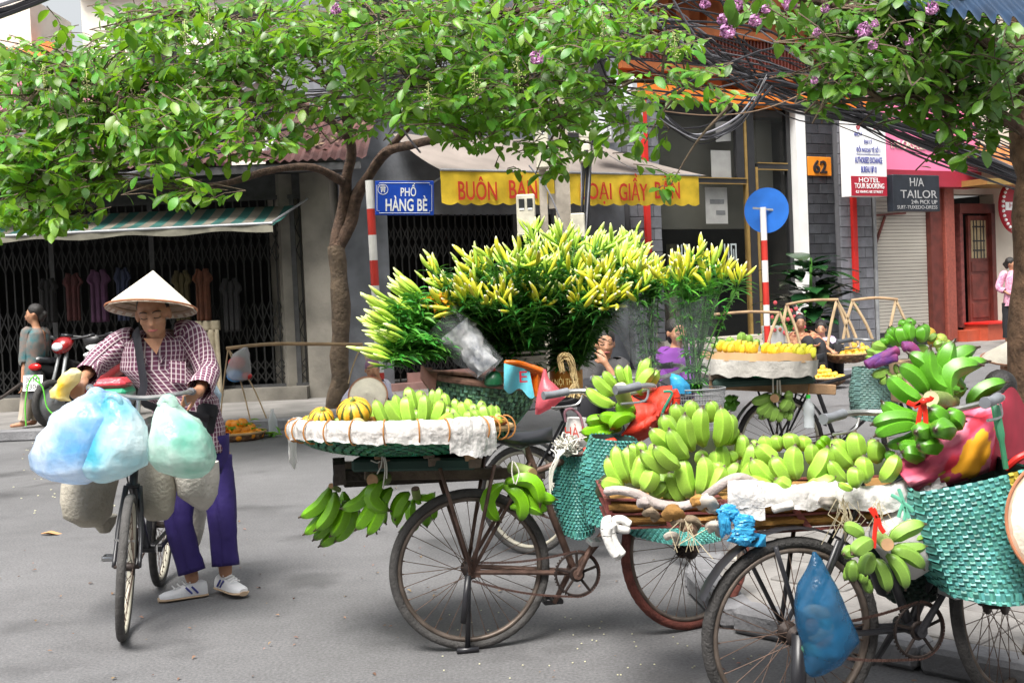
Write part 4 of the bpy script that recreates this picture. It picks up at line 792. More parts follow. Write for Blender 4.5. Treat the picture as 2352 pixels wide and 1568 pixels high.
# ------------------------------------------------------------------ bicycles
TYRE = M('tyre_rubber', (.035, .033, .032), .8, .3, 30, .5, 120); TYRER = M('red_tyre_rubber', (.12, .03, .02), .75, .3, 20, .4, 120); TYREG = M('grey_worn_tyre', (.065, .062, .06), .8, .25, 20, .4, 120)
RIM = M('rusted_rim', (.15, .12, .1), .5, .35, 14, metal=.6); RIMC = M('cream_rim', (.5, .47, .38), .5, .15, 10); SPOKE = M('rusty_spoke', (.13, .085, .065), .5, .3, 20, metal=.5)
FRAME = M('rusty_frame', (.11, .065, .05), .55, .45, 16, .2, 60, metal=.35); FRAMEK = M('black_frame_paint', (.02, .02, .024), .35, .3, 8); CHAIN = M('rusty_chain', (.1, .055, .045), .7, .3, 40, metal=.4)
STEEL = M('worn_steel', (.42, .42, .42), .35, .25, 18, metal=.8); SADDLE = M('black_saddle', (.02, .021, .025), .32, .2, 10); GRIP = M('grey_grip', (.17, .18, .2), .55, .2, 14); HUB = M('greasy_hub', (.035, .025, .022), .6, .4, 20, metal=.4)
def wheel_parts(r, tyre, rim, name):
    a = MB(); n = 56
    for_t = lambda t: V(math.cos(t), 0, math.sin(t))
    def torus(mb, R0, rr, ry, m=8, tread=0):
        vs, fs, k = [], [], n * (3 if tread else 1)
        for i in range(k):
            t = 2 * math.pi * i / k; e = for_t(t)
            for j in range(m):
                p = 2 * math.pi * j / m; q = rr * (1 + (tread if (i % 3 == 0 and abs(math.sin(p)) > .3 and math.cos(p) > -.2) else 0)); vs.append(e * (R0 + q * math.cos(p)) + V(0, ry * math.sin(p), 0))
        for i in range(k):
            for j in range(m): fs.append((i * m + j, i * m + (j + 1) % m, ((i + 1) % k) * m + (j + 1) % m, ((i + 1) % k) * m + j))
        mb.add(vs, fs)
    torus(a, r - .019, .019, .02, 10, .1); T = a.mesh('tyre', tyre)
    b = MB(); torus(b, r - .043, .011, .016, 8); Rm = b.mesh('rim', rim)
    c = MB()
    for i in range(32):
        t = 2 * math.pi * i / 32; s = 1 if i % 2 else -1; off = .55 * (1 if (i // 2) % 2 else -1)
        c.tube([for_t(t + off) * .03 + V(0, s * .03, 0), for_t(t) * (r - .048)], .0016, 5, False); c.tube([for_t(t) * (r - .062), for_t(t) * (r - .047)], .003, 5, False)
    S = c.mesh('spokes', SPOKE)
    d = MB(); d.tube([(0, -.055, 0), (0, -.036, 0), (0, -.034, 0), (0, -.028, 0), (0, -.026, 0), (0, .026, 0), (0, .028, 0), (0, .034, 0), (0, .036, 0), (0, .055, 0)], [.008, .008, .036, .036, .018, .018, .036, .036, .008, .008], 16); H = d.mesh('hub', HUB)
    return T, Rm, S, H
WH = {}
def add_wheel(bike, mw, r, tyre, rim):
    key = (r, tyre.name, rim.name)
    if key not in WH: WH[key] = wheel_parts(r, tyre, rim, '')
    T, Rm, S, H = WH[key]; w = link('wheel', None, bike, mw); w.empty_display_size = .05
    for nm, me in zip(('tyre', 'rim', 'spokes', 'hub'), (T, Rm, S, H)): link(nm, me, w, mw)
def ring_pts(c, r, n, ax='y', a0=0, a1=6.2832):
    return [c + V(r * math.cos(a0 + (a1 - a0) * i / n), 0, r * math.sin(a0 + (a1 - a0) * i / n)) for i in range(n + 1)]
def bicycle(label, rear, front, r=.335, tyre=TYRE, tyre2=None, rim=RIM, frame=FRAME, steer=0, lean=0, crank=40, seat=True, hbar=True, seat_x=.23, seat_z=.87, guard=True, hz=1.0, bw=.28):
    rear, front = Vector(rear), Vector(front); d = front - rear; wb = d.length; yaw = math.atan2(d.y, d.x)
    mw = Matrix.Translation(rear) @ Matrix.Rotation(yaw, 4, 'Z') @ Matrix.Rotation(lean, 4, 'X')
    bk = thing('bicycle', label, 'bicycle', rear, 'vendors\' bicycles', mw)
    def put(mb, name, mat, parent=bk, smooth=True): return link(name, mb_mesh(mb, name, mat, smooth), parent, mw)
    def mb_mesh(mb, name, mat, smooth):
        me = mb.mesh(name, mat, smooth); me.set_sharp_from_angle(angle=R(40)); return me
    ra, fa, bb = V(0, 0, r), V(wb, 0, r), V(.44, 0, .29); st = V(.27, 0, .78); ht, hb = V(wb - .25, 0, .84), V(wb - .18, 0, .66)
    add_wheel(bk, mw @ Matrix.Translation(ra), r, tyre, rim)
    SM = Matrix.Translation(hb) @ Matrix.Rotation(steer, 4, V(-.27, 0, 1).normalized()) @ Matrix.Translation(-hb)
    add_wheel(bk, mw @ SM @ Matrix.Translation(fa) @ Matrix.Rotation(.3, 4, 'Y'), r, tyre2 or tyre, rim)
    m = MB(); m.tube([bb, st, st + V(-.02, 0, .06)], .0155, 10); m.tube([bb, hb], .017, 10); m.tube([st + V(.02, 0, -.06), ht], .0145, 10); m.tube([hb, ht], .019, 10)
    for s in (-1, 1): m.tube([bb + V(-.02, s * .02, 0), ra + V(0, s * .058, 0)], .0105, 8); m.tube([st + V(0, s * .02, -.02), ra + V(0, s * .058, 0)], .008, 8); m.box(ra + V(.01, s * .058, 0), (.05, .006, .045))
    m.tube([bb - V(0, .04, 0), bb + V(0, .04, 0)], .024, 12); put(m, 'frame', frame)
    fk = MB()
    for s in (-1, 1): fk.tube(bez([hb + V(0, s * .03, 0), hb.lerp(fa, .6) + V(-.02, s * .05, 0), fa + V(0, s * .055, 0)], 4), [.013] * 5 + [.009] * 4, 8)
    fk.tube([hb + V(0, -.03, 0), hb + V(0, .03, 0)], .014, 8); fm_ = fk.mesh('fork', frame); link('fork', fm_, bk, mw @ SM)
    # chain set
    cm = MB(); R1 = .095; cc = bb + V(0, -.05, 0); k = 44
    cm.tube(ring_pts(cc, R1 - .006, 44), .005, 6, sq=1); cm.tube(ring_pts(cc, .026, 12), .008, 6)
    for i in range(5): a = 2 * math.pi * i / 5 + .3; cm.tube([cc + V(.02 * math.cos(a), 0, .02 * math.sin(a)), cc + V((R1 - .006) * math.cos(a), 0, (R1 - .006) * math.sin(a))], .006, 6)
    for i in range(k): a = 2 * math.pi * i / k; cm.box(cc + V(R1 * math.cos(a), 0, R1 * math.sin(a)), (.006, .003, .006), Matrix.Rotation(-a, 3, 'Y'))
    put(cm, 'chainring', HUB); ch = MB(); rr = .038
    up_ = [cc + V(0, 0, R1), ra + V(0, -.05, rr)]; lo = [ra + V(0, -.05, -rr), cc + V(0, 0, -R1)]
    def links(pts):
        p = pts; k = 70
        for i in range(k): a_, b_ = p[0].lerp(p[1], i / k), p[0].lerp(p[1], (i + 1) / k); z = V(0, 0, -.018 * math.sin(math.pi * (i + .5) / k)); ch.box((a_ + b_) / 2 + z, ((b_ - a_).length * .8, .007 if i % 2 else .004, .0085), Matrix.Rotation(-math.atan2((b_ - a_).z, (b_ - a_).x), 3, 'Y'))
    links(up_); links(lo); n_ = 26
    for i in range(n_): a = R(-90 + 180 * i / n_); ch.box(cc + V(R1 * math.cos(a), 0, R1 * math.sin(a)), (.01, .006, .009), Matrix.Rotation(-a - 1.57, 3, 'Y'))
    o = put(ch, 'chain', CHAIN, bk, False); o['kind'] = 'stuff'
    for s, a in ((-1, R(crank)), (1, R(crank + 180))):
        e = bb + V(.165 * math.cos(a), s * .075, .165 * math.sin(a)); c0 = bb + V(0, s * .062, 0)
        cr = MB(); cr.tube([c0, e], [.014, .01], 8); cr.tube([c0 + V(0, -.01, 0), c0 + V(0, .01, 0)], .02, 10); cro = put(cr, 'crank', frame); pd = MB(); pc = e + V(0, s * .055, 0)
        for dx in (-.033, .033): pd.box(pc + V(dx, 0, 0), (.02, .095, .022), None, .005)
        pd.tube([e, pc + V(0, s * .05, 0)], .008, 8)
        for dy in (-.045, .045): pd.box(pc + V(0, dy, 0), (.08, .006, .018))
        pdo = link('pedal', mb_mesh(pd, 'pedal', BLACKP if s > 0 else STEEL, False), cro, mw)
    if seat:
        sm = MB(); prof = []
        def sad(u, v):
            x = -.13 + .27 * u; w = .085 * (1 - u) ** 1.4 + .022 + .01 * math.sin(u * 3.14); w *= min(1, 6 * u + .35) * min(1, (1 - u) * 8 + .3); a = (v - .5) * 2 * math.pi
            return V(seat_x + x, w * math.sin(a), seat_z + (.035 if abs(a) < 1.57 else .03) * math.cos(a) - .02 * math.sin(u * math.pi) + .02 * (1 - u))
        sm.grid(lambda u, v: sad(v, u), 16, 14, True); put(sm, 'saddle', SADDLE); p_ = MB(); p_.tube([st, V(seat_x, 0, seat_z - .02)], .0125, 8)
        for s in (-1, 1): p_.tube([V(seat_x - .1, s * .04, seat_z - .01), V(seat_x, s * .02, seat_z - .05), V(seat_x + .1, 0, seat_z - .01)], .004, 6)
        put(p_, 'seat_post', STEEL)
    if hbar:
        hm = MB(); top_ = ht + V(-.03, 0, hz - ht.z)
        hm.tube([ht, top_], .011, 8); pts = [top_ + V(-.2, -bw, .02), top_ + V(-.06, .01 - bw, .03), top_ + V(.03, .08 - bw, .02), top_ + V(.03, 0, 0), top_ + V(.03, bw - .08, .02), top_ + V(-.06, bw - .01, .03), top_ + V(-.2, bw, .02)]
        hm.tube(bez(pts, 5), .011, 8); o = link('handlebar', mb_mesh(hm, 'handlebar', STEEL, True), bk, mw @ SM)
        for s in (-1, 1):
            g = MB(); g.tube([top_ + V(-.21, s * (bw + .002), .02), top_ + V(-.16, s * (bw + .002), .022), top_ + V(-.09, s * (bw - .007), .03)], [.019, .016, .018], 10); link('grip', mb_mesh(g, 'grip', GRIP, True), o, mw @ SM)
            g = MB(); g.tube(bez([top_ + V(-.03, s * (bw - .03), .01), top_ + V(-.06, s * (bw - .02), -.03), top_ + V(-.18, s * (bw - .01), -.035)], 4), .005, 6); link('brake_lever', mb_mesh(g, 'brake_lever', STEEL, True), o, mw @ SM)
        cb = MB(); cb.tube(bez([top_ + V(.03, -.1, 0), top_ + V(.16, -.06, -.1), ht + V(.05, -.03, -.15), bb + V(.1, -.02, .1)], 6), .004, 5, False); put(cb, 'brake_cable', CAB)
    if guard:
        g = MB(); g.tube([ra + V((r + .03) * math.cos(a), 0, (r + .03) * math.sin(a)) for a in [R(x) for x in range(15, 165, 10)]], [(.004, .03)] * 15, 8, up=(0, 0, 1)); put(g, 'mudguard', FRAMEK)
    bk['wb'] = wb; bk['hz'] = hz
    return bk, mw
def stays(bk, mw, r=.335, top=.78, w=.14, mat=FRAME):
    """rear carrier legs from the axle up to the load"""
    for s in (-1, 1):
        for x in (-.12, .1):
            o = link('carrier_stay', MB().tube([V(0, s * .07, r), V(x, s * w, top)], .008, 8).mesh('carrier_stay', mat), bk, mw)
# 1 the walking vendor's, coming towards us
g1f = G(283, 1468); dirb = V(.13, -1, 0).normalized(); g1r = g1f - dirb * 1.04
b1, mw1 = bicycle('bicycle with a narrow front wheel pushed by the walking vendor', g1r, g1f, .325, TYREG, rim=RIMC, frame=FRAMEK, lean=R(-4), crank=-5, steer=R(6), hz=1.06, guard=False, bw=.235)
# 2 the middle one, with the round tray
b2, mw2 = bicycle('rusty bicycle under the round tray of bananas and pumpkins', G(1088, 1490), G(1592, 1444), .335, TYREG, TYRER, frame=FRAME, crank=62, steer=R(20), guard=False, hz=1.02)
# 3 the lily seller's
b3, mw3 = bicycle('bicycle laden with lily buckets behind the banana bicycle', G(1215, 1272), G(1640, 1312), .31, TYREG, rim=RIMC, frame=FRAMEK, crank=120, steer=R(-10), guard=True, hz=1.0)
# 4 nearest, right
b4, mw4 = bicycle('nearest bicycle with the red iron rack heaped with green bananas', G(1826, 1676), G(2318, 1600), .318, TYRE, frame=FRAMEK, crank=55, steer=R(30), guard=True, hz=1.0, seat=False)
# 5 beyond, with yellow bananas
b5, mw5 = bicycle('far bicycle whose tray holds yellow bananas', G(1795, 1122), G(2120, 1096), .335, TYRE, rim=RIMC, frame=FRAMEK, crank=200, steer=R(5), guard=True, hz=1.0, seat_z=.92)
for b, m_ in ((b2, mw2), (b4, mw4), (b5, mw5)): stays(b, m_, top=.64 if b is b4 else .78, mat=FRAME if b is b2 else FRAMEK)
link('rear_stand', MB().tube([V(-.02, -.09, .33), V(-.05, -.1, .14)], .013, 8).mesh('rear_stand', FRAMEK), b2, mw2)
st_ = MB(); st_.tube([V(-.01, -.03, .33), V(-.03, -.04, .01)], .011, 8); st_.box(V(-.03, -.04, .012), (.09, .03, .02)); link('rear_stand', st_.mesh('rear_stand', FRAMEK), b2, mw2)
st_ = MB(); st_.tube([V(.0, -.05, .33), V(-.03, -.07, .0)], .026, 8); link('rear_stand', st_.mesh('rear_stand', FRAMEK), b4, mw4)
# ------------------------------------------------------------------ bananas
def bcols(body, tip=(.05, .035, .02), neck=None): 
    n = neck or tuple(c * .75 for c in body); return [(0, tuple(c * .55 for c in n)), (.07, n), (.22, body), (.82, body), (.9, tuple(c * .62 for c in body)), (.945, tip)]
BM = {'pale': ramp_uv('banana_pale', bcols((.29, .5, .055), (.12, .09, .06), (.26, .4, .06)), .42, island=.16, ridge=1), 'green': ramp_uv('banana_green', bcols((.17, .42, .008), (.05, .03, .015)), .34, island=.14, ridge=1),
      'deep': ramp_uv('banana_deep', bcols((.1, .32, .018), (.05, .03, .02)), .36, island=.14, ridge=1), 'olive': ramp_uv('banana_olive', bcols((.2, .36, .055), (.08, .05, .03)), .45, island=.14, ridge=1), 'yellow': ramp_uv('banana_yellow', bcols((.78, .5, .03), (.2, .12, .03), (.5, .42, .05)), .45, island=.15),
      'yg': ramp_uv('banana_yellow_green', bcols((.5, .5, .04), (.1, .07, .03)), .45, island=.15)}
BME = {}
def bmesh_(bend, ratio, kind):
    key = (round(bend / .05), round(ratio / .03), kind)
    if key in BME: return BME[key]
    bend, ratio = key[0] * .05, max(.09, key[1] * .03); n = 10; prof = [(0, .3), (.04, .32), (.1, .54), (.18, .84), (.3, .98), (.45, 1.0), (.6, 1.0), (.75, .95), (.85, .77), (.915, .5), (.95, .26), (.97, .15), (1.0, .12)]
    if ratio > .25: prof = [(0, .3), (.04, .42), (.1, .66), (.18, .87), (.3, .98), (.45, 1.0), (.6, 1.0), (.73, .91), (.83, .71), (.895, .46), (.935, .24), (.96, .14), (1.0, .12)]
    mb = MB(); pts = [V(bend * 4 * t * (1 - t) * (1.15 - .3 * t), 0, t) for t, _ in prof]; rings, uvs = [], []
    for i, (t, k) in enumerate(prof):
        tg = (pts[min(i + 1, len(pts) - 1)] - pts[max(i - 1, 0)]).normalized(); x = V(tg.z, 0, -tg.x); r = ratio / 2 * k; rg = []
        for j in range(n):
            a = 2 * math.pi * j / n; q = 1 + (.06 * (1 if j % 2 == 0 else -1.15) if .1 < t < .93 else 0); rg.append(pts[i] + x * (r * q * math.cos(a)) + V(0, r * q * math.sin(a), 0)); uvs.append((j % 2, t))
        rings.append(rg)
    mb.loft(rings, True, (1, 1), uvs); BME[key] = mb.mesh('banana', BM[kind]); BME[key].set_sharp_from_angle(angle=R(33)); return BME[key]
def banana(parent, bx, by, tx, ty, w, D, dt=0, bend=.1, kind='pale', roll=0):
    a, b = P(bx, by, D), P(tx, ty, D + dt); d = b - a; L = d.length; z = d.normalized(); view = (a - CAMP).normalized()
    x = view.cross(z)                      # image-left of the direction base -> tip
    if x.length < 1e-4: x = V(1, 0, 0)
    x.normalize(); q = Matrix.Rotation(roll + rnd.uniform(-.3, .3), 3, z) @ x; x = q; y = z.cross(x); wm = w * scl(D) * (1.36 if kind in ('green', 'deep') else 1.1); bend *= 1.4 if kind in ('green', 'deep') else 1.1
    m = Matrix(((x.x * L, y.x * L, z.x * L, a.x), (x.y * L, y.y * L, z.y * L, a.y), (x.z * L, y.z * L, z.z * L, a.z), (0, 0, 0, 1)))
    return link('banana', bmesh_(bend, wm / L, kind), parent, m)
STALK = M('banana_stalk', (.2, .27, .07), .6, .3, 10, .2, 40); CUT = M('cut_stalk', (.42, .25, .13), .8, .25, 20); CUTP = M('pale_cut_stalk', (.5, .45, .28), .7, .2, 20)
def stalk(parent, a, b, r, cut=CUT, mat=STALK, both=False):
    a, b = Vector(a), Vector(b); o = MB().tube([a, a.lerp(b, .5) + V(0, 0, r * .05), b], [r, r * 1.04, r], 14).build('stalk', mat, parent); d = (a - b).normalized()
    MB().tube([a + d * .001, a + d * .004], r * .93, 14).build('cut_end', cut, o); return o
def hand(label, fingers, T, D, kind, grp, cat='bananas', dt=.0, bend=.1, k=None, jit=.06, ks=None, lab=True):
    """fingers: (bx, by, tx, ty, w[, dD[, bend]]) in the frame of transform T"""
    k = k or 1; x0, y0 = T(fingers[0][0], fingers[0][1]); t = thing('banana_bunch', label, cat, P(x0, y0, D), grp)
    for i, f in enumerate(fingers):
        bx, by = T(f[0], f[1]); tx, ty = T(f[2], f[3]); o = f[5] if len(f) > 5 else 0; bd = f[6] if len(f) > 6 else (bend if tx >= bx else -bend); dd = f[7] if len(f) > 7 else dt
        banana(t, bx, by, tx, ty, f[4] * k, D + o, dd, bd, (f[8] if len(f) > 8 else kind))
    return t
KA = .5742 / 1.5677; TA = Z(1100, 1250, 1.5677)
D2 = 5.0
tray1 = [(650, 712, 612, 590, 50, .06), (700, 715, 625, 535, 72, .0), (815, 710, 695, 540, 78, -.04), (800, 680, 752, 503, 62, .08), (880, 640, 832, 455, 78, .12), (852, 716, 818, 512, 84, -.06), (905, 600, 905, 480, 70, .14), (920, 716, 930, 498, 84, -.05), (975, 600, 985, 474, 50, .16), (1010, 600, 1028, 464, 52, .16), (975, 708, 1048, 535, 84, -.03), (1085, 600, 1060, 498, 52, .14), (1020, 705, 1122, 628, 72, -.08), (735, 715, 690, 600, 70, .06), (1050, 690, 1085, 580, 70, .08), (870, 715, 880, 600, 70, 0.03)]
hand('pale green banana hand on the round tray beside the pumpkins', tray1, TA, D2 - .02, 'pale', 'banana hands on the round tray', dt=.02, bend=.06, k=KA)
tray2 = [(1120, 640, 1125, 533, 52, .1), (1190, 712, 1092, 590, 66, 0), (1200, 660, 1163, 553, 62, .08), (1226, 722, 1212, 608, 66, -.08), (1250, 650, 1200, 533, 56, .12), (1295, 726, 1243, 596, 68, -.04), (1310, 660, 1293, 543, 58, .1), (1338, 726, 1302, 565, 66, -.02), (1368, 722, 1358, 568, 60, 0), (1402, 690, 1388, 575, 46, .06), (1408, 722, 1400, 618, 48, -.02), (1180, 722, 1112, 690, 46, -.1), (1270, 690, 1240, 560, 60, .06), (1160, 700, 1150, 610, 60, .06)]
hand('pale green banana hand at the saddle end of the round tray', tray2, TA, D2 + .06, 'pale', 'banana hands on the round tray', dt=.02, bend=.06, k=KA)
GH = 'green banana bunches hung under the round tray'
h = hand('dark green bunch hung at the left end under the round tray', [(345, 1092, 145, 1285, 62, 0, -.12), (318, 1180, 172, 1395, 58, .03, -.1), (375, 1125, 240, 1372, 62, -.03, -.1), (400, 1170, 232, 1432, 56, .06, -.08), (435, 1180, 338, 1408, 66, .0, -.1), (470, 1175, 268, 1470, 60, .08, -.1), (492, 1195, 368, 1442, 60, .05, -.1), (512, 1220, 420, 1402, 52, .08, -.1), (430, 1120, 520, 1250, 50, .1, .1)], TA, D2 + .12, 'green', GH, k=KA)
stalk(h, P(*TA(352, 1085), D2 + .06), P(*TA(400, 1110), D2 + .16), .012)
h = hand('bright green bunch hung by its cut stalk at the left of the wheel', [(605, 1065, 404, 1228, 64, 0, -.14), (645, 1110, 498, 1368, 74, -.02, -.08), (675, 1130, 572, 1404, 66, -.03, -.08), (712, 1110, 640, 1390, 60, .04, .14), (735, 1100, 655, 1362, 70, -.02, .12), (690, 1048, 735, 1245, 78, -.05, .36), (845, 1130, 752, 1305, 62, -.01, .12), (850, 1185, 765, 1345, 56, .03, .14), (690, 1110, 700, 1330, 60, .06, .1)], TA, D2 - .1, 'green', GH, k=KA)
stalk(h, P(*TA(612, 1050), D2 - .16), P(*TA(695, 1038), D2 - .05), .0125 * 1.1 * 2)
h = hand('shaded green bunch hung behind the spoked wheel', [(872, 1170, 878, 1340, 50, .0, .1), (915, 1140, 1005, 1122, 36, 0, .2), (905, 1160, 965, 1150, 26), (990, 1190, 955, 1350, 62, .03, .12), (935, 1240, 862, 1385, 58, 0, .1), (1010, 1200, 1000, 1300, 50, .03, .1), (900, 1240, 770, 1375, 40, .03), (885, 1160, 920, 1195, 26)], TA, D2 + .5, 'green', GH, k=KA)
stalk(h, P(*TA(880, 1105), D2 + .48), P(*TA(890, 1160), D2 + .5), .02, BARKD)
h = hand('glossy green bunch hung near the saddle end above the wheel', [(1440, 1072, 1422, 1315, 70, 0, .3), (1432, 1090, 1532, 1322, 72, -.03, -.2), (1460, 1068, 1662, 1225, 76, -.06, -.28), (1540, 1078, 1776, 1172, 66, 0, .06), (1530, 1110, 1722, 1242, 60, -.02, .06), (1475, 1225, 1692, 1272, 56, -.03, -.1), (1590, 1045, 1705, 1108, 46, .06, .1), (1440, 1060, 1500, 1035, 40, .06)], TA, D2 - .12, 'green', GH, k=KA)
stalk(h, P(*TA(1610, 1010), D2 - .16), P(*TA(1485, 970), D2 - .06), .026)
# pumpkins
def pumpkin_mat():
    m = M('striped_pumpkin', (.7, .35, .03), .45, 0); n, L = m.node_tree.nodes, m.node_tree.links; b = n['Principled BSDF']
    uv = n.new('ShaderNodeUVMap'); sx = n.new('ShaderNodeSeparateXYZ'); L.new(uv.outputs[0], sx.inputs[0])
    nz = n.new('ShaderNodeTexNoise'); nz.inputs['Scale'].default_value = 60; tc = n.new('ShaderNodeTexCoord'); L.new(tc.outputs['Object'], nz.inputs[0])
    a = n.new('ShaderNodeMath'); a.operation = 'MULTIPLY_ADD'; a.inputs[1].default_value = .045; L.new(nz.outputs[0], a.inputs[0]); L.new(sx.outputs[0], a.inputs[2])
    w = n.new('ShaderNodeMath'); w.operation = 'MULTIPLY'; w.inputs[1].default_value = 10; L.new(a.outputs[0], w.inputs[0]); f = n.new('ShaderNodeMath'); f.operation = 'FRACT'; L.new(w.outputs[0], f.inputs[0])
    rp = n.new('ShaderNodeValToRGB'); cr = rp.color_ramp; cr.elements[0].color = (.75, .36, .02, 1); cr.elements[0].position = .4; cr.elements[1].color = (.07, .085, .012, 1); cr.elements[1].position = .5; e = cr.elements.new(.72); e.color = (.08, .1, .012, 1); e = cr.elements.new(.8); e.color = (.78, .5, .04, 1); L.new(f.outputs[0], rp.inputs[0]); L.new(rp.outputs[0], b.inputs['Base Color']); return m
def pumpkin(label, x, y, rx, ry, D, tilt, col=None):
    c = P(*TA(x, y), D); a, b = rx * KA * scl(D), ry * KA * scl(D); t = thing('pumpkin', label, 'pumpkin', c - V(0, 0, b), 'pumpkins on the round tray'); q = Matrix.Rotation(tilt, 3, 'Y') @ Matrix.Rotation(R(25), 3, 'X')
    mb = MB(); mb.lathe([(a * math.cos(p) * (1 - .12 * max(0, math.sin(p)) ** 8), b * math.sin(p) - (.12 * b * (math.cos(p * 1) < .3) * (1 if p > 0 else -1))) for p in [R(-88 + 176 * i / 14) for i in range(15)]], 40, c, q, (1, 1), True, lambda an, i: 1 + .025 * math.cos(an * 10)); mb.build('rind', pumpkin_mat(), t, True, autos=0)
    MB().tube([c + q @ V(0, 0, b * .8), c + q @ V(.01, 0, b * 1.05)], [.012, .008], 8).build('stem', STALK, t)
pumpkin('small striped pumpkin at the left end of the round tray', 205, 690, 42, 48, D2 + .02, .3)
pumpkin('middle striped pumpkin left of the large one', 292, 665, 80, 74, D2 - .05, .15)
pumpkin('large orange and green striped pumpkin next to the bananas', 497, 622, 110, 92, D2 - .06, -.1)
for i, (x, y, r_) in enumerate(((395, 690, 30), (520, 712, 52), (610, 690, 40))):
    c = P(*TA(x, y), D2 - (.0 if i != 1 else .2)); tag(MB().ball(c, r_ * KA * scl(D2), 14, 10).build('green_melon', M('pale_melon' + str(i), ((.3, .5, .1), (.6, .42, .18), (.45, .2, .02))[i], .5, .2)), ('small green fruit between the two large pumpkins', 'pale tan gourd low in front of the large pumpkin', 'dull orange gourd tucked behind the first banana')[i], 'fruit')
# ------------------------------------------------------------------ woven things
def weave(mb, fn, nu, nv, amp, closed=False, over=.04):
    """each visible crossing of the plaited strips is one small arched piece"""
    e = 1e-3
    def nrm(u, v):
        a, b = Vector(fn(u + e, v)) - Vector(fn(u - e, v)), Vector(fn(u, min(1, v + e))) - Vector(fn(u, max(0, v - e))); n_ = a.cross(b); return n_.normalized() if n_.length > 0 else V(0, 0, 1)
    for i in range(nu):
        for j in range(nv):
            hz = (i + j) % 2 == 0; u0, u1, v0, v1 = i / nu, (i + 1) / nu, j / nv, (j + 1) / nv; du, dv = (u1 - u0) * over, (v1 - v0) * over
            n_ = nrm((u0 + u1) / 2, (v0 + v1) / 2); vs, k = [], 2; j_ = rnd.uniform(.7, 1.25)
            for a in range(k + 1):
                for b in range(2):
                    if hz: u, v = u0 - du * 3 + (u1 - u0 + 6 * du) * a / k, (v0 + dv if b == 0 else v1 - dv)
                    else: u, v = (u0 + du if b == 0 else u1 - du), v0 - dv * 3 + (v1 - v0 + 6 * dv) * a / k
                    vs.append(Vector(fn(u, min(1, max(0, v)))) + n_ * (amp * j_ * (1 if a == 1 else -.35)))
            f = [(0, 1, 3, 2), (2, 3, 5, 4)]
            if not hz: f = [q[::-1] for q in f]
            mb.add(vs, f)
TEAL = M('teal_plastic_strip', (.055, .25, .22), .45, .3, 3.5, island=.38, col2=(.09, .31, .28)); TEALD = M('grey_teal_strip', (.13, .24, .22), .5, .2, 5, island=.3); GRNW = M('green_plastic_strip', (.012, .13, .06), .4, .2, 5, island=.5); BAMB = M('bamboo', (.42, .27, .13), .6, .25, 12, .2, 60); MIXW = M('green_white_strip', (.12, .27, .16), .5, .5, 9, island=.8)
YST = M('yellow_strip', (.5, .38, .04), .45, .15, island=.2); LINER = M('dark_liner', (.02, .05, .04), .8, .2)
# round tray on bicycle 2
tc_ = P(*TA(808, 722), D2); RB = 674 * KA * scl(D2); tilt = Matrix.Rotation(R(1.5), 3, 'Y') @ Matrix.Rotation(R(-3.5), 3, 'X')
rt = thing('round_tray', 'shallow green woven tray with white plastic wrapped rim carried behind the saddle', 'tray', tc_ - V(0, 0, .14))
def bowl(c, RB, dep, q, u0=0):
    def fn(u, v): a = 2 * math.pi * u; r_ = RB * (.3 + .7 * math.sin(v * math.pi / 2) ** .8); return Vector(c) + q @ V(r_ * math.cos(a), r_ * math.sin(a), -dep * (1 - v ** 1.6))
    return fn
mb = MB(); weave(mb, bowl(tc_, RB, .105, tilt), 96, 14, .0035, True); mb.build('weave', GRNW, rt, False, 'stuff')
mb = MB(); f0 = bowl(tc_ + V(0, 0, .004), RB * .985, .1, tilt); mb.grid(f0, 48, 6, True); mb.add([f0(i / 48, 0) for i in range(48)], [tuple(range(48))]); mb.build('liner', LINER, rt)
MB().tube([tc_ + tilt @ V(RB * math.cos(2 * math.pi * i / 60), RB * math.sin(2 * math.pi * i / 60), 0) for i in range(60)], .014, 8, closed=True).build('rim', BAMB, rt)
FILM = M('milky_plastic', (.76, .74, .72), .2, .08, 12, .8, 26, trans=.3)
def crumple(parent, c, r, seed, mat, name='crumpled_film', k=.55, f=1.0):
    mb = MB(); n, m = 36, 20; vs = []
    def rad(d): q = d * 1.5 * f + V(seed, 0, 0); return 1 + k * (.7 * noise.noise(q) + .5 * (.5 - 2.2 * abs(noise.noise(q * 2.1))) + .28 * (.5 - 2.2 * abs(noise.noise(q * 4.7))))
    def fn(u, v): a, p = 2 * math.pi * u, math.pi * (v - .5) * .998; d = V(math.cos(a) * math.cos(p), math.sin(a) * math.cos(p), math.sin(p)); g = rad(d); return Vector(c) + V(d.x * r[0], d.y * r[1], d.z * r[2]) * g
    mb.grid(fn, n, m, True); return mb.build(name, mat, parent, True, autos=38)
def wrap(parent, pts, r, seed, mat=FILM, name='plastic_wrap', sq=1.0, n=14, wr=.35):
    """crumpled plastic rolled along an edge"""
    p = bez(pts, 14); n = n + 6; mb = MB(); k = len(p); vs, fs = [], []
    rings = []
    for i in range(k):
        t = (p[min(i + 1, k - 1)] - p[max(i - 1, 0)]).normalized(); s = t.cross(V(0, 0, 1)).normalized(); u = s.cross(t); rg = []
        for j in range(n):
            a = 2 * math.pi * j / n; q = p[i] * 14 + V(math.cos(a) * 1.3, math.sin(a) * 1.3, seed); rg_ = lambda z: 1 - 2.4 * abs(noise.noise(z)); rr = r * (1 + wr * .9 * noise.noise(q * .7) + wr * .3 * rg_(q * 1.2)); e = .45 + .55 * min(1, min(i, k - 1 - i) / 2.5)
            rg.append(p[i] + s * (math.cos(a) * rr * e) + u * (math.sin(a) * rr * sq * e))
        rings.append(rg)
    mb.loft(rings, True, (1, 1)); return mb.build(name, mat, parent, True, autos=55)
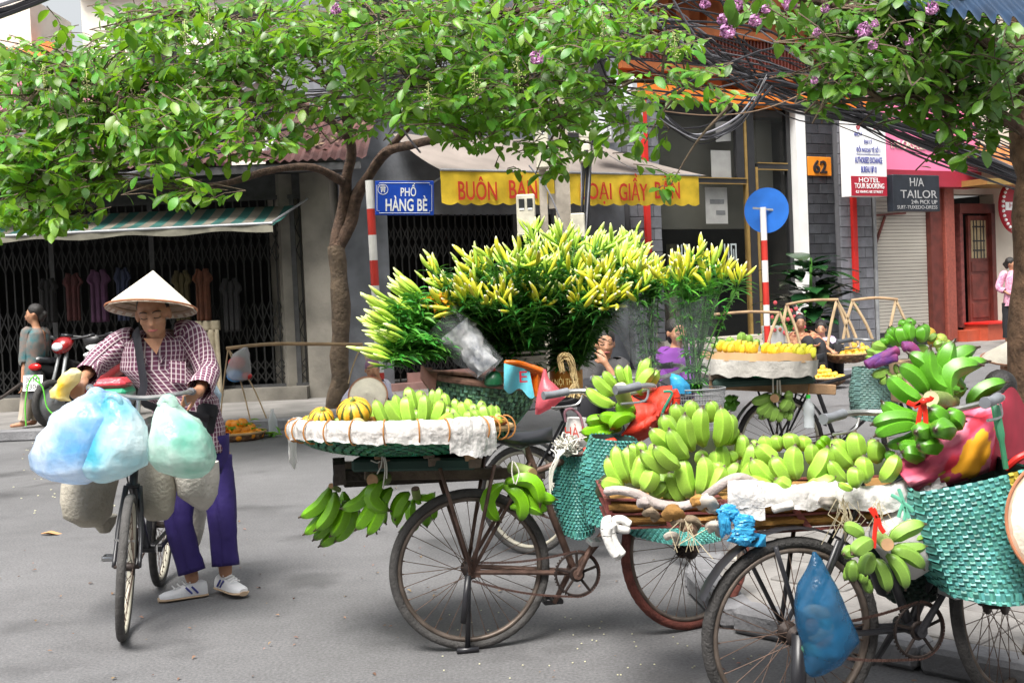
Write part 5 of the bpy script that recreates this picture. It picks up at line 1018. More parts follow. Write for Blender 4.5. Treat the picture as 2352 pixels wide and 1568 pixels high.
ang = lambda a: tc_ + tilt @ V(RB * math.cos(R(a)), RB * math.sin(R(a)), .012)
def drape(parent, pts, outs, drop, seed, mat=FILM, name='plastic_wrap', k=1.0):
    """thin film folded over an edge: pts along it, outs pointing outward"""
    p, o = bez(pts, 14), bez(outs, 14); n = len(p) - 1; mb = MB(); sec = [(-.035, .008), (-.02, .03), (0, .036), (.02, .028), (.028, .005), (.03, -.02), (.028, -.045), (.026, -.07), (.028, -.09)]
    def fn(u, v):
        i = round(u * n); a = p[i]; e = o[i].normalized(); s, z = sec[round(v * 8)]; q = V(a.x * 16, a.y * 16, v * 2.2 + seed); w = noise.noise(q) + .8 * (.5 - 2 * abs(noise.noise(q * 1.7))) + .5 * (.5 - 2 * abs(noise.noise(q * 3.9)))
        if z < 0: z *= drop / .09 * (1 + .5 * noise.noise(V(a.x * 7, a.y * 7, seed)) + .2 * noise.noise(V(a.x * 30, a.y * 30, seed)))
        return a + e * (s * k + .007 * w) + V(0, 0, z * k + .005 * w)
    mb.grid(fn, n, 8); return mb.build(name, mat, parent, True, autos=70)
drape(rt, [ang(a) for a in range(172, 322, 10)], [V(math.cos(R(a)), math.sin(R(a)), 0) for a in range(172, 322, 10)], .05, 3)
drape(rt, [ang(a) for a in (170, 178, 186, 194)], [V(math.cos(R(a)), math.sin(R(a)), 0) for a in (170, 178, 186, 194)], .14, 5)
drape(rt, [ang(a) for a in (296, 302, 310, 318, 324)], [V(math.cos(R(a)), math.sin(R(a)), 0) for a in (296, 302, 310, 318, 324)], .085, 8, k=1.2)
MB().ball(tc_ + V(.02, .1, -.05), (RB * .75, RB * .6, .07), 20, 10).build('banana_leaf_bed', M('dark_bedding', (.03, .04, .015), .9, .3), rt)  # added dark mound, its colour standing for the shade among the tray bananas
TIE = M('brown_string', (.4, .17, .04), .7, .2)
for a in (196, 210, 222, 236, 250, 266, 282, 296, 318, 326, 334, 342):
    c = ang(a); rad_ = (c - tc_); rad_.z = 0; rad_.normalize(); MB().tube([c + rad_ * (.042 * math.cos(t)) + V(0, 0, .048 * math.sin(t)) + V(0, 0, -.008) for t in [R(-100 + 25 * i) for i in range(9)]], .0035, 5).build('string_tie', TIE, rt)
mb = MB(); mb.tube(bez([ang(i * 6 + 318) + V(0, -.01, .015) for i in range(5)], 4), .012, 8); mb.build('red_cloth', M('red_flower_cloth', (.5, .05, .02), .8, .2, 40, col2=(.3, .3, .02)), rt)
# wooden carrier under it
WOOD = M('weathered_wood', (.16, .12, .09), .85, .35, 9, .5, 40); WOODL = M('raw_wood', (.36, .22, .12), .8, .3, 9, .3, 40); WOODD = M('dark_wood', (.045, .035, .03), .85, .4, 8, .5, 40)
cr = thing('wooden_carrier', 'weathered timber carrier frame under the round tray', 'carrier', tc_ - V(0, 0, .28))
dx = (mw2.to_3x3() @ V(1, 0, 0)); dy = (mw2.to_3x3() @ V(0, 1, 0)); 
def wpt(x, y, D): return P(*TA(x, y), D)
for (a, b, w_, h_, m_) in ((wpt(378, 1022, D2 + .0), wpt(1320, 990, D2 + .12), .045, .05, WOODD), (wpt(430, 1050, D2 + .25), wpt(1420, 1000, D2 + .4), .045, .06, WOODD), (wpt(380, 960, D2 + .22), wpt(1300, 935, D2 + .42), .05, .035, WOOD), (wpt(560, 1012, D2 - .05), wpt(1690, 1005, D2 + .1), .04, .045, WOOD)): MB().beam(a, b, w_, h_, (0, 0, 1), .004).build('long_beam', m_, cr, False)
for (x, y, m_, w_) in ((658, 892, WOODL, .045), (966, 886, WOOD, .045), (1230, 902, WOODL, .05), (686, 950, WOOD, .05), (1000, 936, WOOD, .05), (1254, 946, WOOD, .05)):
    a = wpt(x, y, D2 - .2); MB().beam(a, a + dy * .55 + V(0, 0, 0), w_, .036, (0, 0, 1), .003).build('cross_beam', m_, cr, False)
for x in (400,): MB().beam(wpt(x, 930, D2 - .05), wpt(x + 5, 1060, D2), .05, .05).build('corner_post', WOODD, cr, False)
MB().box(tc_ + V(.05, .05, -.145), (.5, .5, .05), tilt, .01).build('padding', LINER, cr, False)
STR = M('white_string', (.62, .6, .54), .7, .15)
for (pts, m_, r_) in (([(672, 900), (665, 960), (640, 1010)], STR, .003), ([(680, 905), (690, 990), (675, 1100)], STR, .003), ([(688, 905), (700, 960), (700, 1040)], STR, .003), ([(372, 980), (366, 1040), (368, 1090)], CAB, .0025), ([(1490, 930), (1485, 1000), (1500, 1070)], STR, .003), ([(1500, 935), (1530, 1000), (1510, 1075)], STR, .003), ([(600, 925), (640, 940), (660, 930)], STR, .0025)):
    MB().tube(bez([wpt(x, y, D2 - .22) for x, y in pts], 5), r_, 5).build('hanging_string', m_, cr)
# teal shopping bags between bicycles 2 and 4
def bagfn(T, c4, D, dep):
    """front face corners (tl, tr, br, bl) in the picture; wraps round a rounded box of depth dep"""
    tl, tr, br, bl = [P(*T(*p), D) for p in c4]; back = V(0, dep, 0)
    def fn(u, v):
        # u 0..1 around: front 0-.4, right side .4-.5, back .5-.9, left .9-1
        v = 1 - v; bul = .04 * math.sin(math.pi * min(1, v * 1.05)); u = u % 1
        def edge(s): return tl.lerp(tr, s).lerp(bl.lerp(br, s), v)
        if u < .4: s = u / .4; return edge(s) + V(0, -.06 * math.sin(math.pi * s) * (.6 + v * .6), -.012 * math.sin(math.pi * s) * (v > .95))
        if u < .5: s = (u - .4) / .1; return edge(1) + back * s + V(bul * math.sin(math.pi * s), 0, 0)
        if u < .9: s = (u - .5) / .4; return edge(1 - s) + back + V(0, .06 * math.sin(math.pi * s), 0)
        s = (u - .9) / .1; return edge(0) + back * (1 - s) - V(bul * math.sin(math.pi * s), 0, 0)
    return fn
def woven_bag(label, T, c4, D, dep, nu, nv, mat=TEAL, ystripe=None, handle=None):
    fn = bagfn(T, c4, D, dep); b = [P(*T(*p), D) for p in c4]; t = thing('woven_bag', label, 'bag', (b[2] + b[3]) / 2, 'woven plastic shopping bags')
    mb = MB(); weave(mb, lambda u, v: fn(u, v), nu, nv, .004)
    if ystripe is not None:
        keep = MB(); yl = MB()
        for i in range(nu):
            for j in range(nv):
                q = (i * nv + j) * 6; tgt = yl if i in ystripe else keep; tgt.add(mb.v[q:q + 6], [[k - q for k in mb.f[(i * nv + j) * 2]], [k - q for k in mb.f[(i * nv + j) * 2 + 1]]])
        keep.build('weave', mat, t, True, 'stuff'); yl.build('yellow_weave', YST, t, True, 'stuff')
    else: mb.build('weave', mat, t, True, 'stuff')
    li = MB(); c = sum((fn(u / 20, .5) for u in range(20)), V(0, 0, 0)) / 20
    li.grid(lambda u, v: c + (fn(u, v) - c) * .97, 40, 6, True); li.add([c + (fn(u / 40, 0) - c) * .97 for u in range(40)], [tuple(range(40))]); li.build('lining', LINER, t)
    return t, fn
TC = Z(2200, 1400, 1.7425); KC = .5742 / 1.7425
woven_bag('teal woven shopping bag tied to the near side of the red banana rack', TC, ((300, 612), (610, 632), (560, 1210), (262, 1205)), 4.72, .16, 56, 26)
woven_bag('narrower teal woven bag behind the bicycle crank, holding white twine', TC, ((60, 730), (290, 735), (310, 1275), (95, 1285)), 5.0, .14, 50, 26)
wb_, fb_ = woven_bag('green woven bag lying flat beneath the red banana rack', TC, ((490, 1235), (1195, 1225), (1190, 1330), (600, 1300)), 4.95, .25, 90, 8)
DSH = .2      # the load stands over the wheel
# ------------------------------------------------------------------ nearest bicycle: red iron rack and its bananas
D4 = 4.3; TE = Z(3200, 1250, 1.845); KE = .5742 / 1.845; TG = Z(3300, 1900, 2.613); KG = .5742 / 2.613
GR = 'green banana hands heaped on the red rack'
hand('pale green banana hand on top of the heap on the red rack', [(905, 610, 785, 438, 108, -.06), (935, 540, 880, 363, 98, .06), (1002, 700, 942, 432, 108, -.14), (1005, 520, 1000, 338, 98, .1), (1078, 670, 1066, 383, 108, -.08), (1112, 500, 1114, 346, 84, .1), (1162, 668, 1186, 383, 112, -.06), (1205, 660, 1248, 428, 96, 0), (1235, 655, 1278, 520, 76, .05), (965, 750, 828, 538, 100, -.18), (885, 680, 698, 538, 106, -.14), (905, 810, 722, 658, 102, -.22), (835, 830, 628, 690, 100, -.2)], TC, D4 + .12, 'pale', GR, bend=.09, k=KC, dt=-.03)
hand('pale green banana hand at the left end of the red rack', [(512, 950, 398, 732, 88, 0), (545, 920, 458, 648, 92, .0), (575, 920, 545, 660, 86, .03), (585, 945, 652, 705, 122, -.1), (640, 975, 718, 808, 118, -.14), (505, 945, 350, 905, 92, -.06), (605, 780, 585, 640, 74, .14), (655, 760, 642, 628, 74, .16), (690, 770, 712, 638, 64, .16), (700, 960, 820, 840, 100, .02), (690, 1000, 812, 912, 96, -.1), (560, 900, 600, 760, 90, .06)], TC, D4 + .05, 'pale', GR, bend=.1, k=KC)
hand('pale green banana hand at the front middle of the red rack', [(872, 1050, 797, 912, 92, -.02), (935, 1050, 828, 838, 102, -.04), (992, 1025, 928, 732, 116, -.06), (1035, 1005, 1062, 722, 112, -.08), (1080, 980, 1218, 798, 104, -.08), (1170, 935, 1312, 768, 86, 0), (1030, 800, 1052, 688, 84, .1), (1130, 830, 1148, 690, 92, .08), (1235, 850, 1200, 638, 88, .08), (1290, 790, 1250, 690, 84, .1), (1305, 760, 1330, 576, 88, .14), (1335, 870, 1402, 638, 98, .06), (1320, 905, 1425, 768, 92, -.0), (1400, 720, 1420, 614, 56, .16), (1190, 900, 1180, 760, 100, .06)], TC, D4, 'pale', GR, bend=.08, k=KC)
hand('pale green banana hand right of the middle of the red rack', [(1585, 935, 1398, 745, 112, -.02), (1690, 905, 1548, 728, 106, -.08), (1728, 900, 1712, 652, 116, -.1), (1800, 905, 1935, 662, 120, -.06), (1600, 780, 1438, 648, 112, .04), (1540, 720, 1488, 586, 86, .1), (1610, 700, 1575, 582, 86, .1), (1705, 690, 1668, 566, 104, .06), (1790, 700, 1772, 586, 92, .08), (1560, 940, 1368, 880, 78, -.05), (1690, 965, 1568, 888, 104, -.16), (1780, 940, 1995, 868, 88, -.08), (1850, 800, 1830, 640, 90, .06)], TC, D4 - .06, 'pale', GR, bend=.09, k=KC)
hand('pale green banana hand at the handlebar end of the red rack', [(395, 1135, 233, 965, 106, 0), (350, 1080, 260, 915, 112, .06), (455, 1090, 408, 866, 128, .0), (440, 1130, 392, 932, 104, .05), (505, 1250, 472, 1046, 118, -.12), (432, 1288, 410, 1126, 110, -.18), (585, 1110, 575, 936, 116, .0), (590, 1240, 712, 1032, 114, -.1), (520, 1060, 522, 922, 76, .1), (345, 1250, 212, 1080, 88, -.05), (80, 1262, 268, 1205, 78, -.1), (390, 1300, 278, 1250, 48, -.2), (200, 1010, 140, 918, 62, .15, .1, 0, 'green'), (180, 1040, 110, 950, 62, .15, .1, 0, 'green')], TE, D4 - .1, 'pale', GR, bend=.09, k=KE)
h = hand('huge deep green plantain bunch resting on the flowered cloth', [(1035, 590, 780, 288, 92, .0, .1), (935, 610, 712, 383, 90, -.02, .08), (905, 650, 636, 455, 90, -.04, -.08), (885, 750, 596, 645, 88, -.04, -.14), (1055, 570, 1000, 300, 92, .1, .05), (1112, 575, 1092, 440, 66, .1), (1180, 570, 968, 235, 104, -.04, -.2), (1215, 550, 1150, 190, 112, .0, -.22), (1130, 605, 1332, 250, 100, .06, -.22), (1115, 645, 1362, 388, 108, -.04, -.3), (1170, 640, 1412, 358, 88, .04, -.24), (1240, 690, 1542, 512, 84, .05, -.12), (1100, 600, 1130, 480, 70, .04), (1080, 640, 1240, 560, 80, .02, -.1)], TE, D4 - .05, 'deep', 'plantain bunches at the handlebar of the red rack bicycle', k=KE)
stalk(h, P(*TE(968, 636), D4 - .22), P(*TE(1120, 655), D4 - .02), 60 * KE * scl(4.1), CUTP)
RIB = M('red_ribbon', (.7, .03, .015), .35, .15)
mb = MB()
for pts in ([(870, 835), (885, 740), (905, 660)], [(930, 830), (925, 740), (912, 660)], [(790, 660), (850, 680), (910, 650)], [(905, 650), (960, 640), (975, 620)], [(840, 700), (880, 670), (920, 640)]): mb.tube(bez([P(*TE(x, y), D4 - .3) for x, y in pts], 5), [(.008, .002)] * 11, 6)
mb.ball(P(*TE(912, 655), D4 - .31), .012, 8, 6); mb.build('ribbon', RIB, h)
hand('smaller green plantain hand tied under the huge bunch', [(865, 805, 515, 832, 88, -.04, .08), (865, 835, 540, 918, 84, -.05, .06), (890, 860, 620, 975, 66, -.02), (905, 970, 715, 962, 78, -.06), (1030, 850, 950, 705, 112, -.1, .06, -.06), (1150, 850, 1085, 738, 104, -.08, .06, -.06), (985, 905, 845, 888, 104, -.12, .06, -.08), (1105, 905, 988, 868, 108, -.14, .06, -.1), (1030, 1010, 862, 990, 102, -.12, .06, -.06), (905, 1085, 745, 1030, 92, -.08, .08, -.02), (745, 1105, 640, 1010, 64, -.02), (940, 1000, 850, 930, 80, -.06), (860, 840, 910, 800, 60, -.02)], TE, D4 - .12, 'deep', 'plantain bunches at the handlebar of the red rack bicycle', k=KE, cat='bananas')
h = hand('dusty green bunch hung on a red ribbon under the red rack', [(685, 690, 1064, 508, 152, -.02, -.1), (870, 665, 1046, 636, 62, .08, .05), (720, 745, 1074, 738, 112, -.02, .06), (690, 790, 1044, 992, 134, -.04, -.12), (640, 830, 842, 1205, 134, -.05, -.12), (600, 880, 684, 1224, 88, .03), (530, 880, 655, 1232, 134, -.03, -.1), (505, 815, 425, 1058, 152, -.06, .08), (495, 690, 275, 832, 146, -.1, .06, -.05), (400, 650, 172, 528, 122, .02, .08), (340, 790, 188, 832, 122, -.02, .06, -.04), (310, 890, 310, 1125, 124, .05), (430, 1070, 500, 1235, 88, .06), (400, 1010, 372, 1135, 92, .05), (240, 930, 200, 1105, 74, .1)], TG, 3.95, 'olive', 'dusty bunch', k=KG)
del h['group']
stalk(h, P(*TG(652, 722), 3.84), P(*TG(580, 650), 3.96), 66 * KG * scl(3.9), CUT)
mb = MB()
for pts in ([(540, 440), (520, 600), (510, 760)], [(555, 445), (580, 540), (620, 600)], [(540, 445), (500, 390), (470, 340)], [(540, 440), (520, 380), (500, 350)]): mb.tube(bez([P(*TG(x, y), 3.84) for x, y in pts], 5), [(.007, .002)] * 11, 6)
mb.build('ribbon', RIB, h)
# the rack: two iron frames, sacking inside
rk = thing('iron_rack', 'red-brown flat iron carrier rack padded with tan sacking', 'rack', P(1900, 1200, 4.2))
def rp(x, y, D): return P(*TC(x, y), D)
SACK = M('tan_sacking', (.33, .17, .045), .95, .35, 6, .8, 26)
def cage(pts_top, pts_bot, D, rails=3, posts=3):
    for k in range(rails):
        t = k / (rails - 1); a, b = [pts_top[i].lerp(pts_bot[i], t) for i in (0, 1)]
        MB().beam(a, b, .022, .006, (0, 0, 1)).build('rail', RUST, rk, False); MB().beam(a + V(0, .42, 0), b + V(0, .42, 0), .022, .006, (0, 0, 1)).build('rail', RUST, rk, False)
        for e in (a, b): MB().beam(e, e + V(0, .42, 0), .022, .006, (0, 0, 1)).build('rail', RUST, rk, False)
    for i in range(posts):
        s = i / (posts - 1); MB().beam(pts_top[0].lerp(pts_top[1], s) + V(0, -.006, 0), pts_bot[0].lerp(pts_bot[1], s) + V(0, -.006, 0), .02, .006, (0, 1, 0)).build('upright', RUST, rk, False)
    mb = MB(); c = lambda u, v: pts_top[0].lerp(pts_top[1], u).lerp(pts_bot[0].lerp(pts_bot[1], u), v)
    mb.grid(lambda u, v: c(u, .06 + v * .9) + V(0, .02 + .02 * noise.noise(c(u, v) * 18), .0) - V(0, .045 * abs(math.sin(v * math.pi * 2)), 0) * .7, 30, 10); mb.grid(lambda u, v: c(u, .1) + V(0, .01 + .42 * v, .015 * noise.noise(c(u, v) * 9)), 16, 8); mb.build('sacking', SACK, rk)
cage((rp(400, 1040, 4.28), rp(1240, 1045, 4.25)), (rp(430, 1240, 4.28), rp(1240, 1215, 4.25)), 4.28)
cage((rp(1190, 1050, 4.1), rp(2570, 1010, 4.14)), (rp(1430, 1275, 4.08), rp(2560, 1190, 4.14)), 4.1, 3, 4)
GREYC = M('grey_rolled_cloth', (.36, .31, .29), .9, .2, 12, .5, 40)
wrap(rk, [rp(x, y, D) for x, y, D in ((385, 985, 4.26), (480, 975, 4.22), (600, 1000, 4.2), (720, 1060, 4.18), (820, 1085, 4.16), (930, 1085, 4.14), (1040, 1050, 4.14), (1130, 985, 4.12), (1230, 915, 4.12), (1330, 890, 4.14), (1450, 935, 4.16))], .0155, 4, GREYC, 'rolled_cloth', wr=.2)
dp = [rp(x, y, D) for x, y, D in ((1245, 1000, 4.1), (1340, 990, 4.08), (1500, 1000, 4.07), (1650, 1020, 4.07), (1800, 1000, 4.08), (1950, 985, 4.09), (2150, 1020, 4.1), (2330, 1020, 4.1), (2500, 970, 4.12), (2600, 920, 4.14))]; drape(rk, dp, [V(-.1, -1, 0)] * 10, .04, 7, k=1.05); drape(rk, dp[:3], [V(-.3, -1, 0)] * 3, .075, 2, k=1.15)
crumple(rk, rp(2640, 965, 4.12), (.05, .04, .055), 2, FILM, 'plastic_wrap', .45)
for x_, y_, w_, h_ in ((800, 960, .26, .12), (1800, 920, .36, .12), (1130, 860, .24, .16)): MB().ball(rp(x_, y_, 4.62), (w_, .07, h_), 16, 8).build('bedding', MATS['dark_bedding'], rk)  # added dark mounds that paint the shade seen through gaps in the heap
wrap(rk, [rp(x, y, 4.04) for x, y in ((1545, 1110), (1620, 1090), (1700, 1075))], .014, 12, M('dirty_film', (.5, .48, .45), .4, .2, 12, .4, 30))
for k, (x, y, r_, m_) in enumerate(((660, 1070, .018, GREYC), (700, 1130, .016, M('dirty_rag', (.2, .15, .1), .9, .4, 20)), (860, 1130, .03, SACK), (1090, 1060, .028, M('pale_rag', (.42, .38, .33), .9, .3, 20)), (1150, 1230, .022, MATS['pale_rag']), (1940, 1050, .022, MATS['pale_rag']), (980, 1190, .018, MATS['dirty_rag']), (900, 1200, .016, MATS['dirty_rag']), (1040, 1060, .018, SACK), (850, 1300, .012, MATS['pale_rag']), (970, 1230, .016, M('paper_scrap', (.5, .32, .22), .9, .2)))):
    wrap(rk, [rp(x - 40, y + 10, 4.06), rp(x, y - 12, 4.03), rp(x + 35, y + 20, 4.05), rp(x + 20, y + 55, 4.06)], r_ * .8, 20 + k, m_, 'rag', wr=.6)
mb = MB(); r = random.Random(9)
for i in range(46):
    x, y = r.choice(((2040, 1040), (2070, 1060), (2280, 1060), (950, 1180))); a = rp(x + r.gauss(0, 25), y + r.gauss(0, 15), 4.02); mb.tube([a, a + V(r.gauss(0, .02), -.01, -r.uniform(.03, .07)), a + V(r.gauss(0, .04), -.01, -r.uniform(.06, .13))], .0014, 3)
mb.build('raffia_tufts', M('raffia', (.42, .36, .24), .8, .3), rk, True, 'stuff')
# blue bag scrunched on the rack corner
BLUEF = M('blue_film', (.06, .42, .72), .3, .12, 10, .3, 30, trans=.35, tcol=(.1, .5, .8))
bb_ = thing('blue_plastic_bag', 'crumpled light blue plastic bag knotted to the corner of the red rack', 'plastic bag', rp(1330, 1200, 4.02))
for k, pts in enumerate((((1195, 1090), (1225, 1080), (1270, 1130), (1300, 1190)), ((1195, 1110), (1190, 1180), (1215, 1240), (1270, 1265)), ((1240, 1150), (1310, 1180), (1400, 1210), (1460, 1220)), ((1240, 1220), (1300, 1230), (1380, 1260), (1480, 1290)), ((1290, 1260), (1350, 1310), (1410, 1345)))):
    crumple(bb_, rp(sum(p[0] for p in pts) / len(pts), sum(p[1] for p in pts) / len(pts), 4.0 - .006 * k), (.034, .02, .022) if k != 1 else (.018, .02, .045), k * 3.1, BLUEF, k=.5, f=.8)
mb = MB(); mb.grid(lambda u, v: rp(1290 + 215 * u - 60 * v * (1 - u), 1245 + (60 + 45 * (1 - abs(u - .5))) * v + 40 * u, 4.0 + .02 * math.sin(u * 17 + v * 4)), 24, 8); mb.build('loose_flap', BLUEF, bb_)
# white cloth knotted at the left end
wc = thing('white_rag', 'white cloth knotted on the left end of the red rack, hanging down', 'cloth', rp(450, 1300, 4.2)); WCL = M('white_cloth', (.66, .65, .62), .85, .1, 10, .3, 40)
for k, pts in enumerate((((560, 1220), (500, 1180), (450, 1190), (470, 1240), (560, 1250)), ((430, 1180), (390, 1190), (385, 1260), (410, 1340), (450, 1400), (480, 1460)), ((440, 1200), (430, 1280), (460, 1360), (510, 1430)), ((410, 1220), (400, 1300), (430, 1380), (470, 1440)))): wrap(wc, [rp(x, y, 4.18 - .01 * k) for x, y in pts], .0145, 60 + k, WCL, 'fold', wr=.2)
# litter bag hanging on the nearest wheel
TF = Z(2700, 1900, 1.685)
BLUE2 = M('smoky_blue_film', (.02, .13, .27), .2, .4, 9, .6, 14, trans=.3, alpha=.63, tcol=(.03, .2, .4))
def filmbag(name, label, T, rows, D, mat, dep=.1, cat='plastic bag', wr=.012, group=None, seed=0, n=30, name2='film', roundc=1.0):
    """a hanging bag: rows (y, x left, x right) from top to bottom"""
    t = thing(name, label, cat, P(*T((rows[-1][1] + rows[-1][2]) / 2, rows[-1][0]), D), group); mb = MB(); rings = []
    rr = []
    for i in range(len(rows) - 1):
        for k in range(4): q = k / 4; rr.append([rows[i][j] + (rows[i + 1][j] - rows[i][j]) * q for j in range(3)])
    rr.append(list(rows[-1]))
    for i, (y, xl, xr) in enumerate(rr):
        a, b = P(*T(xl, y), D), P(*T(xr, y), D); c = (a + b) / 2; hw = (b - a).length / 2; rg = []
        for j in range(n):
            an = 2 * math.pi * j / n; p = c + (b - a).normalized() * (hw * math.cos(an)) + V(0, min(dep, hw * 1.0 * roundc) * math.sin(an), 0); q = V(p.x * 11, p.y * 11, p.z * 5 + seed); d_ = V(math.cos(an), math.sin(an), .2); rdg = .45 - 2 * abs(noise.noise(V(p.x * 15, p.y * 15, p.z * 4 + seed)))
            rg.append(p + d_ * (wr * (noise.noise(q) + .8 * rdg + .3 * noise.noise(q * 2.3))))
        rings.append(rg)
    mb.loft(rings, True, (1, 1)); o = mb.build(name2, mat, t, True, autos=60); return t
lb = filmbag('litter_bag', 'dark blue plastic bag of rubbish hanging on the nearest wheel', TF, ((515, 915, 955), (560, 895, 985), (640, 870, 1030), (760, 830, 1090), (880, 808, 1150), (1000, 820, 1200), (1110, 850, 1240), (1180, 870, 1180), (1260, 880, 1110), (1330, 890, 1010), (1352, 910, 960)), 3.86, BLUE2, .07, seed=3, wr=.009)
r = random.Random(3)
for i, (x, y, w_) in enumerate(((905, 1010, .03), (960, 1060, .035), (900, 1180, .028), (905, 1270, .03), (980, 1120, .03), (930, 930, .035), (980, 1000, .03))):
    c = P(*TF(x + 25, y), 3.87); MB().ball(c, (w_ * .8, .02, w_ * 1.3), 10, 7, Matrix.Rotation(i, 3, 'Y')).build('rubbish', M('rubbish%d' % (i % 4), ((.3, .12, .03), (.45, .38, .25), (.05, .16, .1), (.08, .04, .02))[i % 4], .8, .3, 20), lb)
# white bag behind the hanging bunch, teal bag at the handlebar
filmbag('white_plastic_bag', 'milky white plastic bag tied with green string behind the hanging bunch', TG, ((330, 780, 850), (380, 700, 950), (480, 500, 1060), (600, 440, 1150), (720, 460, 1205), (850, 600, 1170), (980, 740, 1080), (1080, 850, 950)), 4.12, M('cloudy_film', (.6, .58, .56), .3, .12, 8, .3, 24, trans=.2), .1, seed=8, wr=.012)
gs = thing('green_string', 'pale green plastic string knotted above the white plastic bag', 'string', P(*TG(820, 290), 4.05)); mb = MB()
for pts in (((690, 205), (760, 240), (820, 290)), ((770, 140), (800, 220), (820, 290)), ((820, 290), (790, 360), (770, 440)), ((820, 290), (850, 380), (880, 450)), ((820, 290), (880, 330), (920, 380)), ((820, 285), (840, 380), (830, 470))): mb.tube(bez([P(*TG(x, y), 4.03) for x, y in pts], 4), [(.006, .0015)] * 9, 6)
mb.build('strand', M('green_film', (.12, .4, .28), .4, .2), gs)
tb, fb = woven_bag('large teal woven bag with a yellow stripe hanging at the right edge', TG, ((985, 175), (2150, -90), (2330, 1270), (1320, 1270)), 3.98, .3, 52, 26, TEAL, {16, 17})
woven_bag('dark blackish green bag slung behind the pedal crank', TG, ((560, 900), (1220, 860), (1260, 1190), (700, 1330)), 4.25, .2, 30, 14, M('black_green_strip', (.012, .03, .022), .5, .4, island=.4))
def cone_hat(label, c, r, h, q, name='conical_hat', top=True, par=None):
    t = thing(name, label, 'hat', c) if top else link(name, None, par, Matrix.Translation(c))
    PALM = M('palm_leaf', (.72, .66, .54), .7, .1, 10, .25, 60); mb = MB(); mb.lathe([(r * k / 14, h * (1 - k / 14) ** 1.0 - .01 * (k > 12)) for k in range(15)], 64, c, q, wob=lambda a, i: 1 + .004 * math.sin(a * 40)); mb.build('shell', PALM, t)
    mb = MB(); mb.lathe([(r * .99 * k / 10, h * (1 - k / 10) - .008) for k in range(11)], 64, c, q); mb.build('lining', M('palm_lining', (.5, .36, .26), .8, .2, 20), t)
    for k in range(1, 8): MB().tube([c + q @ V(r * .985 * k / 8 * math.cos(a), r * .985 * k / 8 * math.sin(a), h * (1 - k / 8) - .01) for a in [2 * math.pi * i / 40 for i in range(40)]], .002, 4, closed=True).build('hoop', BAMB, t)
    MB().tube([c + q @ V(r * math.cos(a), r * math.sin(a), 0) for a in [2 * math.pi * i / 56 for i in range(56)]], .005, 6, closed=True).build('rim', M('hat_rim', (.4, .16, .08), .7, .2), t)
    return t
cone_hat('palm leaf hat hung point outward beside the large teal bag', P(2462, 1195, 3.84), .2, .15, Matrix.Rotation(R(-62), 3, 'Z') @ Matrix.Rotation(R(-75), 3, 'Y') if False else Matrix.Rotation(R(80), 3, 'X'))
# flowered cloth over the handlebar
def floral():
    m = M('flowered_cloth', (.62, .1, .17), .75, .0); n, L = m.node_tree.nodes, m.node_tree.links; b = n['Principled BSDF']; uv = n.new('ShaderNodeUVMap')
    def blob(sc, off, lo, hi, seed):
        mp = n.new('ShaderNodeMapping'); mp.inputs['Location'].default_value = off; L.new(uv.outputs[0], mp.inputs[0]); v = n.new('ShaderNodeTexVoronoi'); v.inputs['Scale'].default_value = sc
        z = n.new('ShaderNodeTexNoise'); z.inputs['Scale'].default_value = 5 + seed; L.new(mp.outputs[0], z.inputs[0]); ad = n.new('ShaderNodeVectorMath'); ad.operation = 'MULTIPLY_ADD'; ad.inputs[1].default_value = (.16, .16, 0); L.new(z.outputs[1], ad.inputs[0]); L.new(mp.outputs[0], ad.inputs[2]); L.new(ad.outputs[0], v.inputs[0])
        r_ = n.new('ShaderNodeMapRange'); r_.inputs[1].default_value = lo; r_.inputs[2].default_value = hi; r_.inputs[3].default_value = 1; r_.inputs[4].default_value = 0; L.new(v.outputs[0], r_.inputs[0]); return r_.outputs[0]
    def mix(a, col, f):
        x = n.new('ShaderNodeMixRGB'); x.inputs[1].default_value = a if isinstance(a, tuple) else (0, 0, 0, 1)
        if not isinstance(a, tuple): L.new(a, x.inputs[1])
        x.inputs[2].default_value = col; L.new(f, x.inputs[0]); return x.outputs[0]
    c = mix((.5, .06, .12, 1), (.72, .2, .28, 1), blob(3.2, (0, 0, 0), .3, .5, 1)); c = mix(c, (.65, .03, .06, 1), blob(2.4, (3.3, 1, 0), .22, .32, 2)); c = mix(c, (.45, .3, .03, 1), blob(5, (5, 2, 0), .14, .2, 3)); dv = n.new('ShaderNodeVectorMath'); dv.operation = 'DISTANCE'; dv.inputs[1].default_value = (.66, .74, 0); zn = n.new('ShaderNodeTexNoise'); zn.inputs['Scale'].default_value = 7; L.new(uv.outputs[0], zn.inputs[0]); L.new(uv.outputs[0], dv.inputs[0]); av = n.new('ShaderNodeMath'); av.operation = 'MULTIPLY_ADD'; av.inputs[1].default_value = .3; L.new(zn.outputs[0], av.inputs[0]); L.new(dv.outputs['Value'], av.inputs[2]); rv = n.new('ShaderNodeMapRange'); rv.inputs[1].default_value = .38; rv.inputs[2].default_value = .4; rv.inputs[3].default_value = 1; rv.inputs[4].default_value = 0; L.new(av.outputs[0], rv.inputs[0]); c = mix(c, (.75, .34, .01, 1), rv.outputs[0]); c = mix(c, (.6, .2, .01, 1), blob(9, (1, 1, 0), .1, .2, 5)) if False else c
    L.new(c, b.inputs['Base Color']); return m
fc = thing('flowered_cloth', 'pink quilted cloth printed with a yellow flower draped below the plantains', 'cloth', P(*TE(1100, 1250), 4.1))
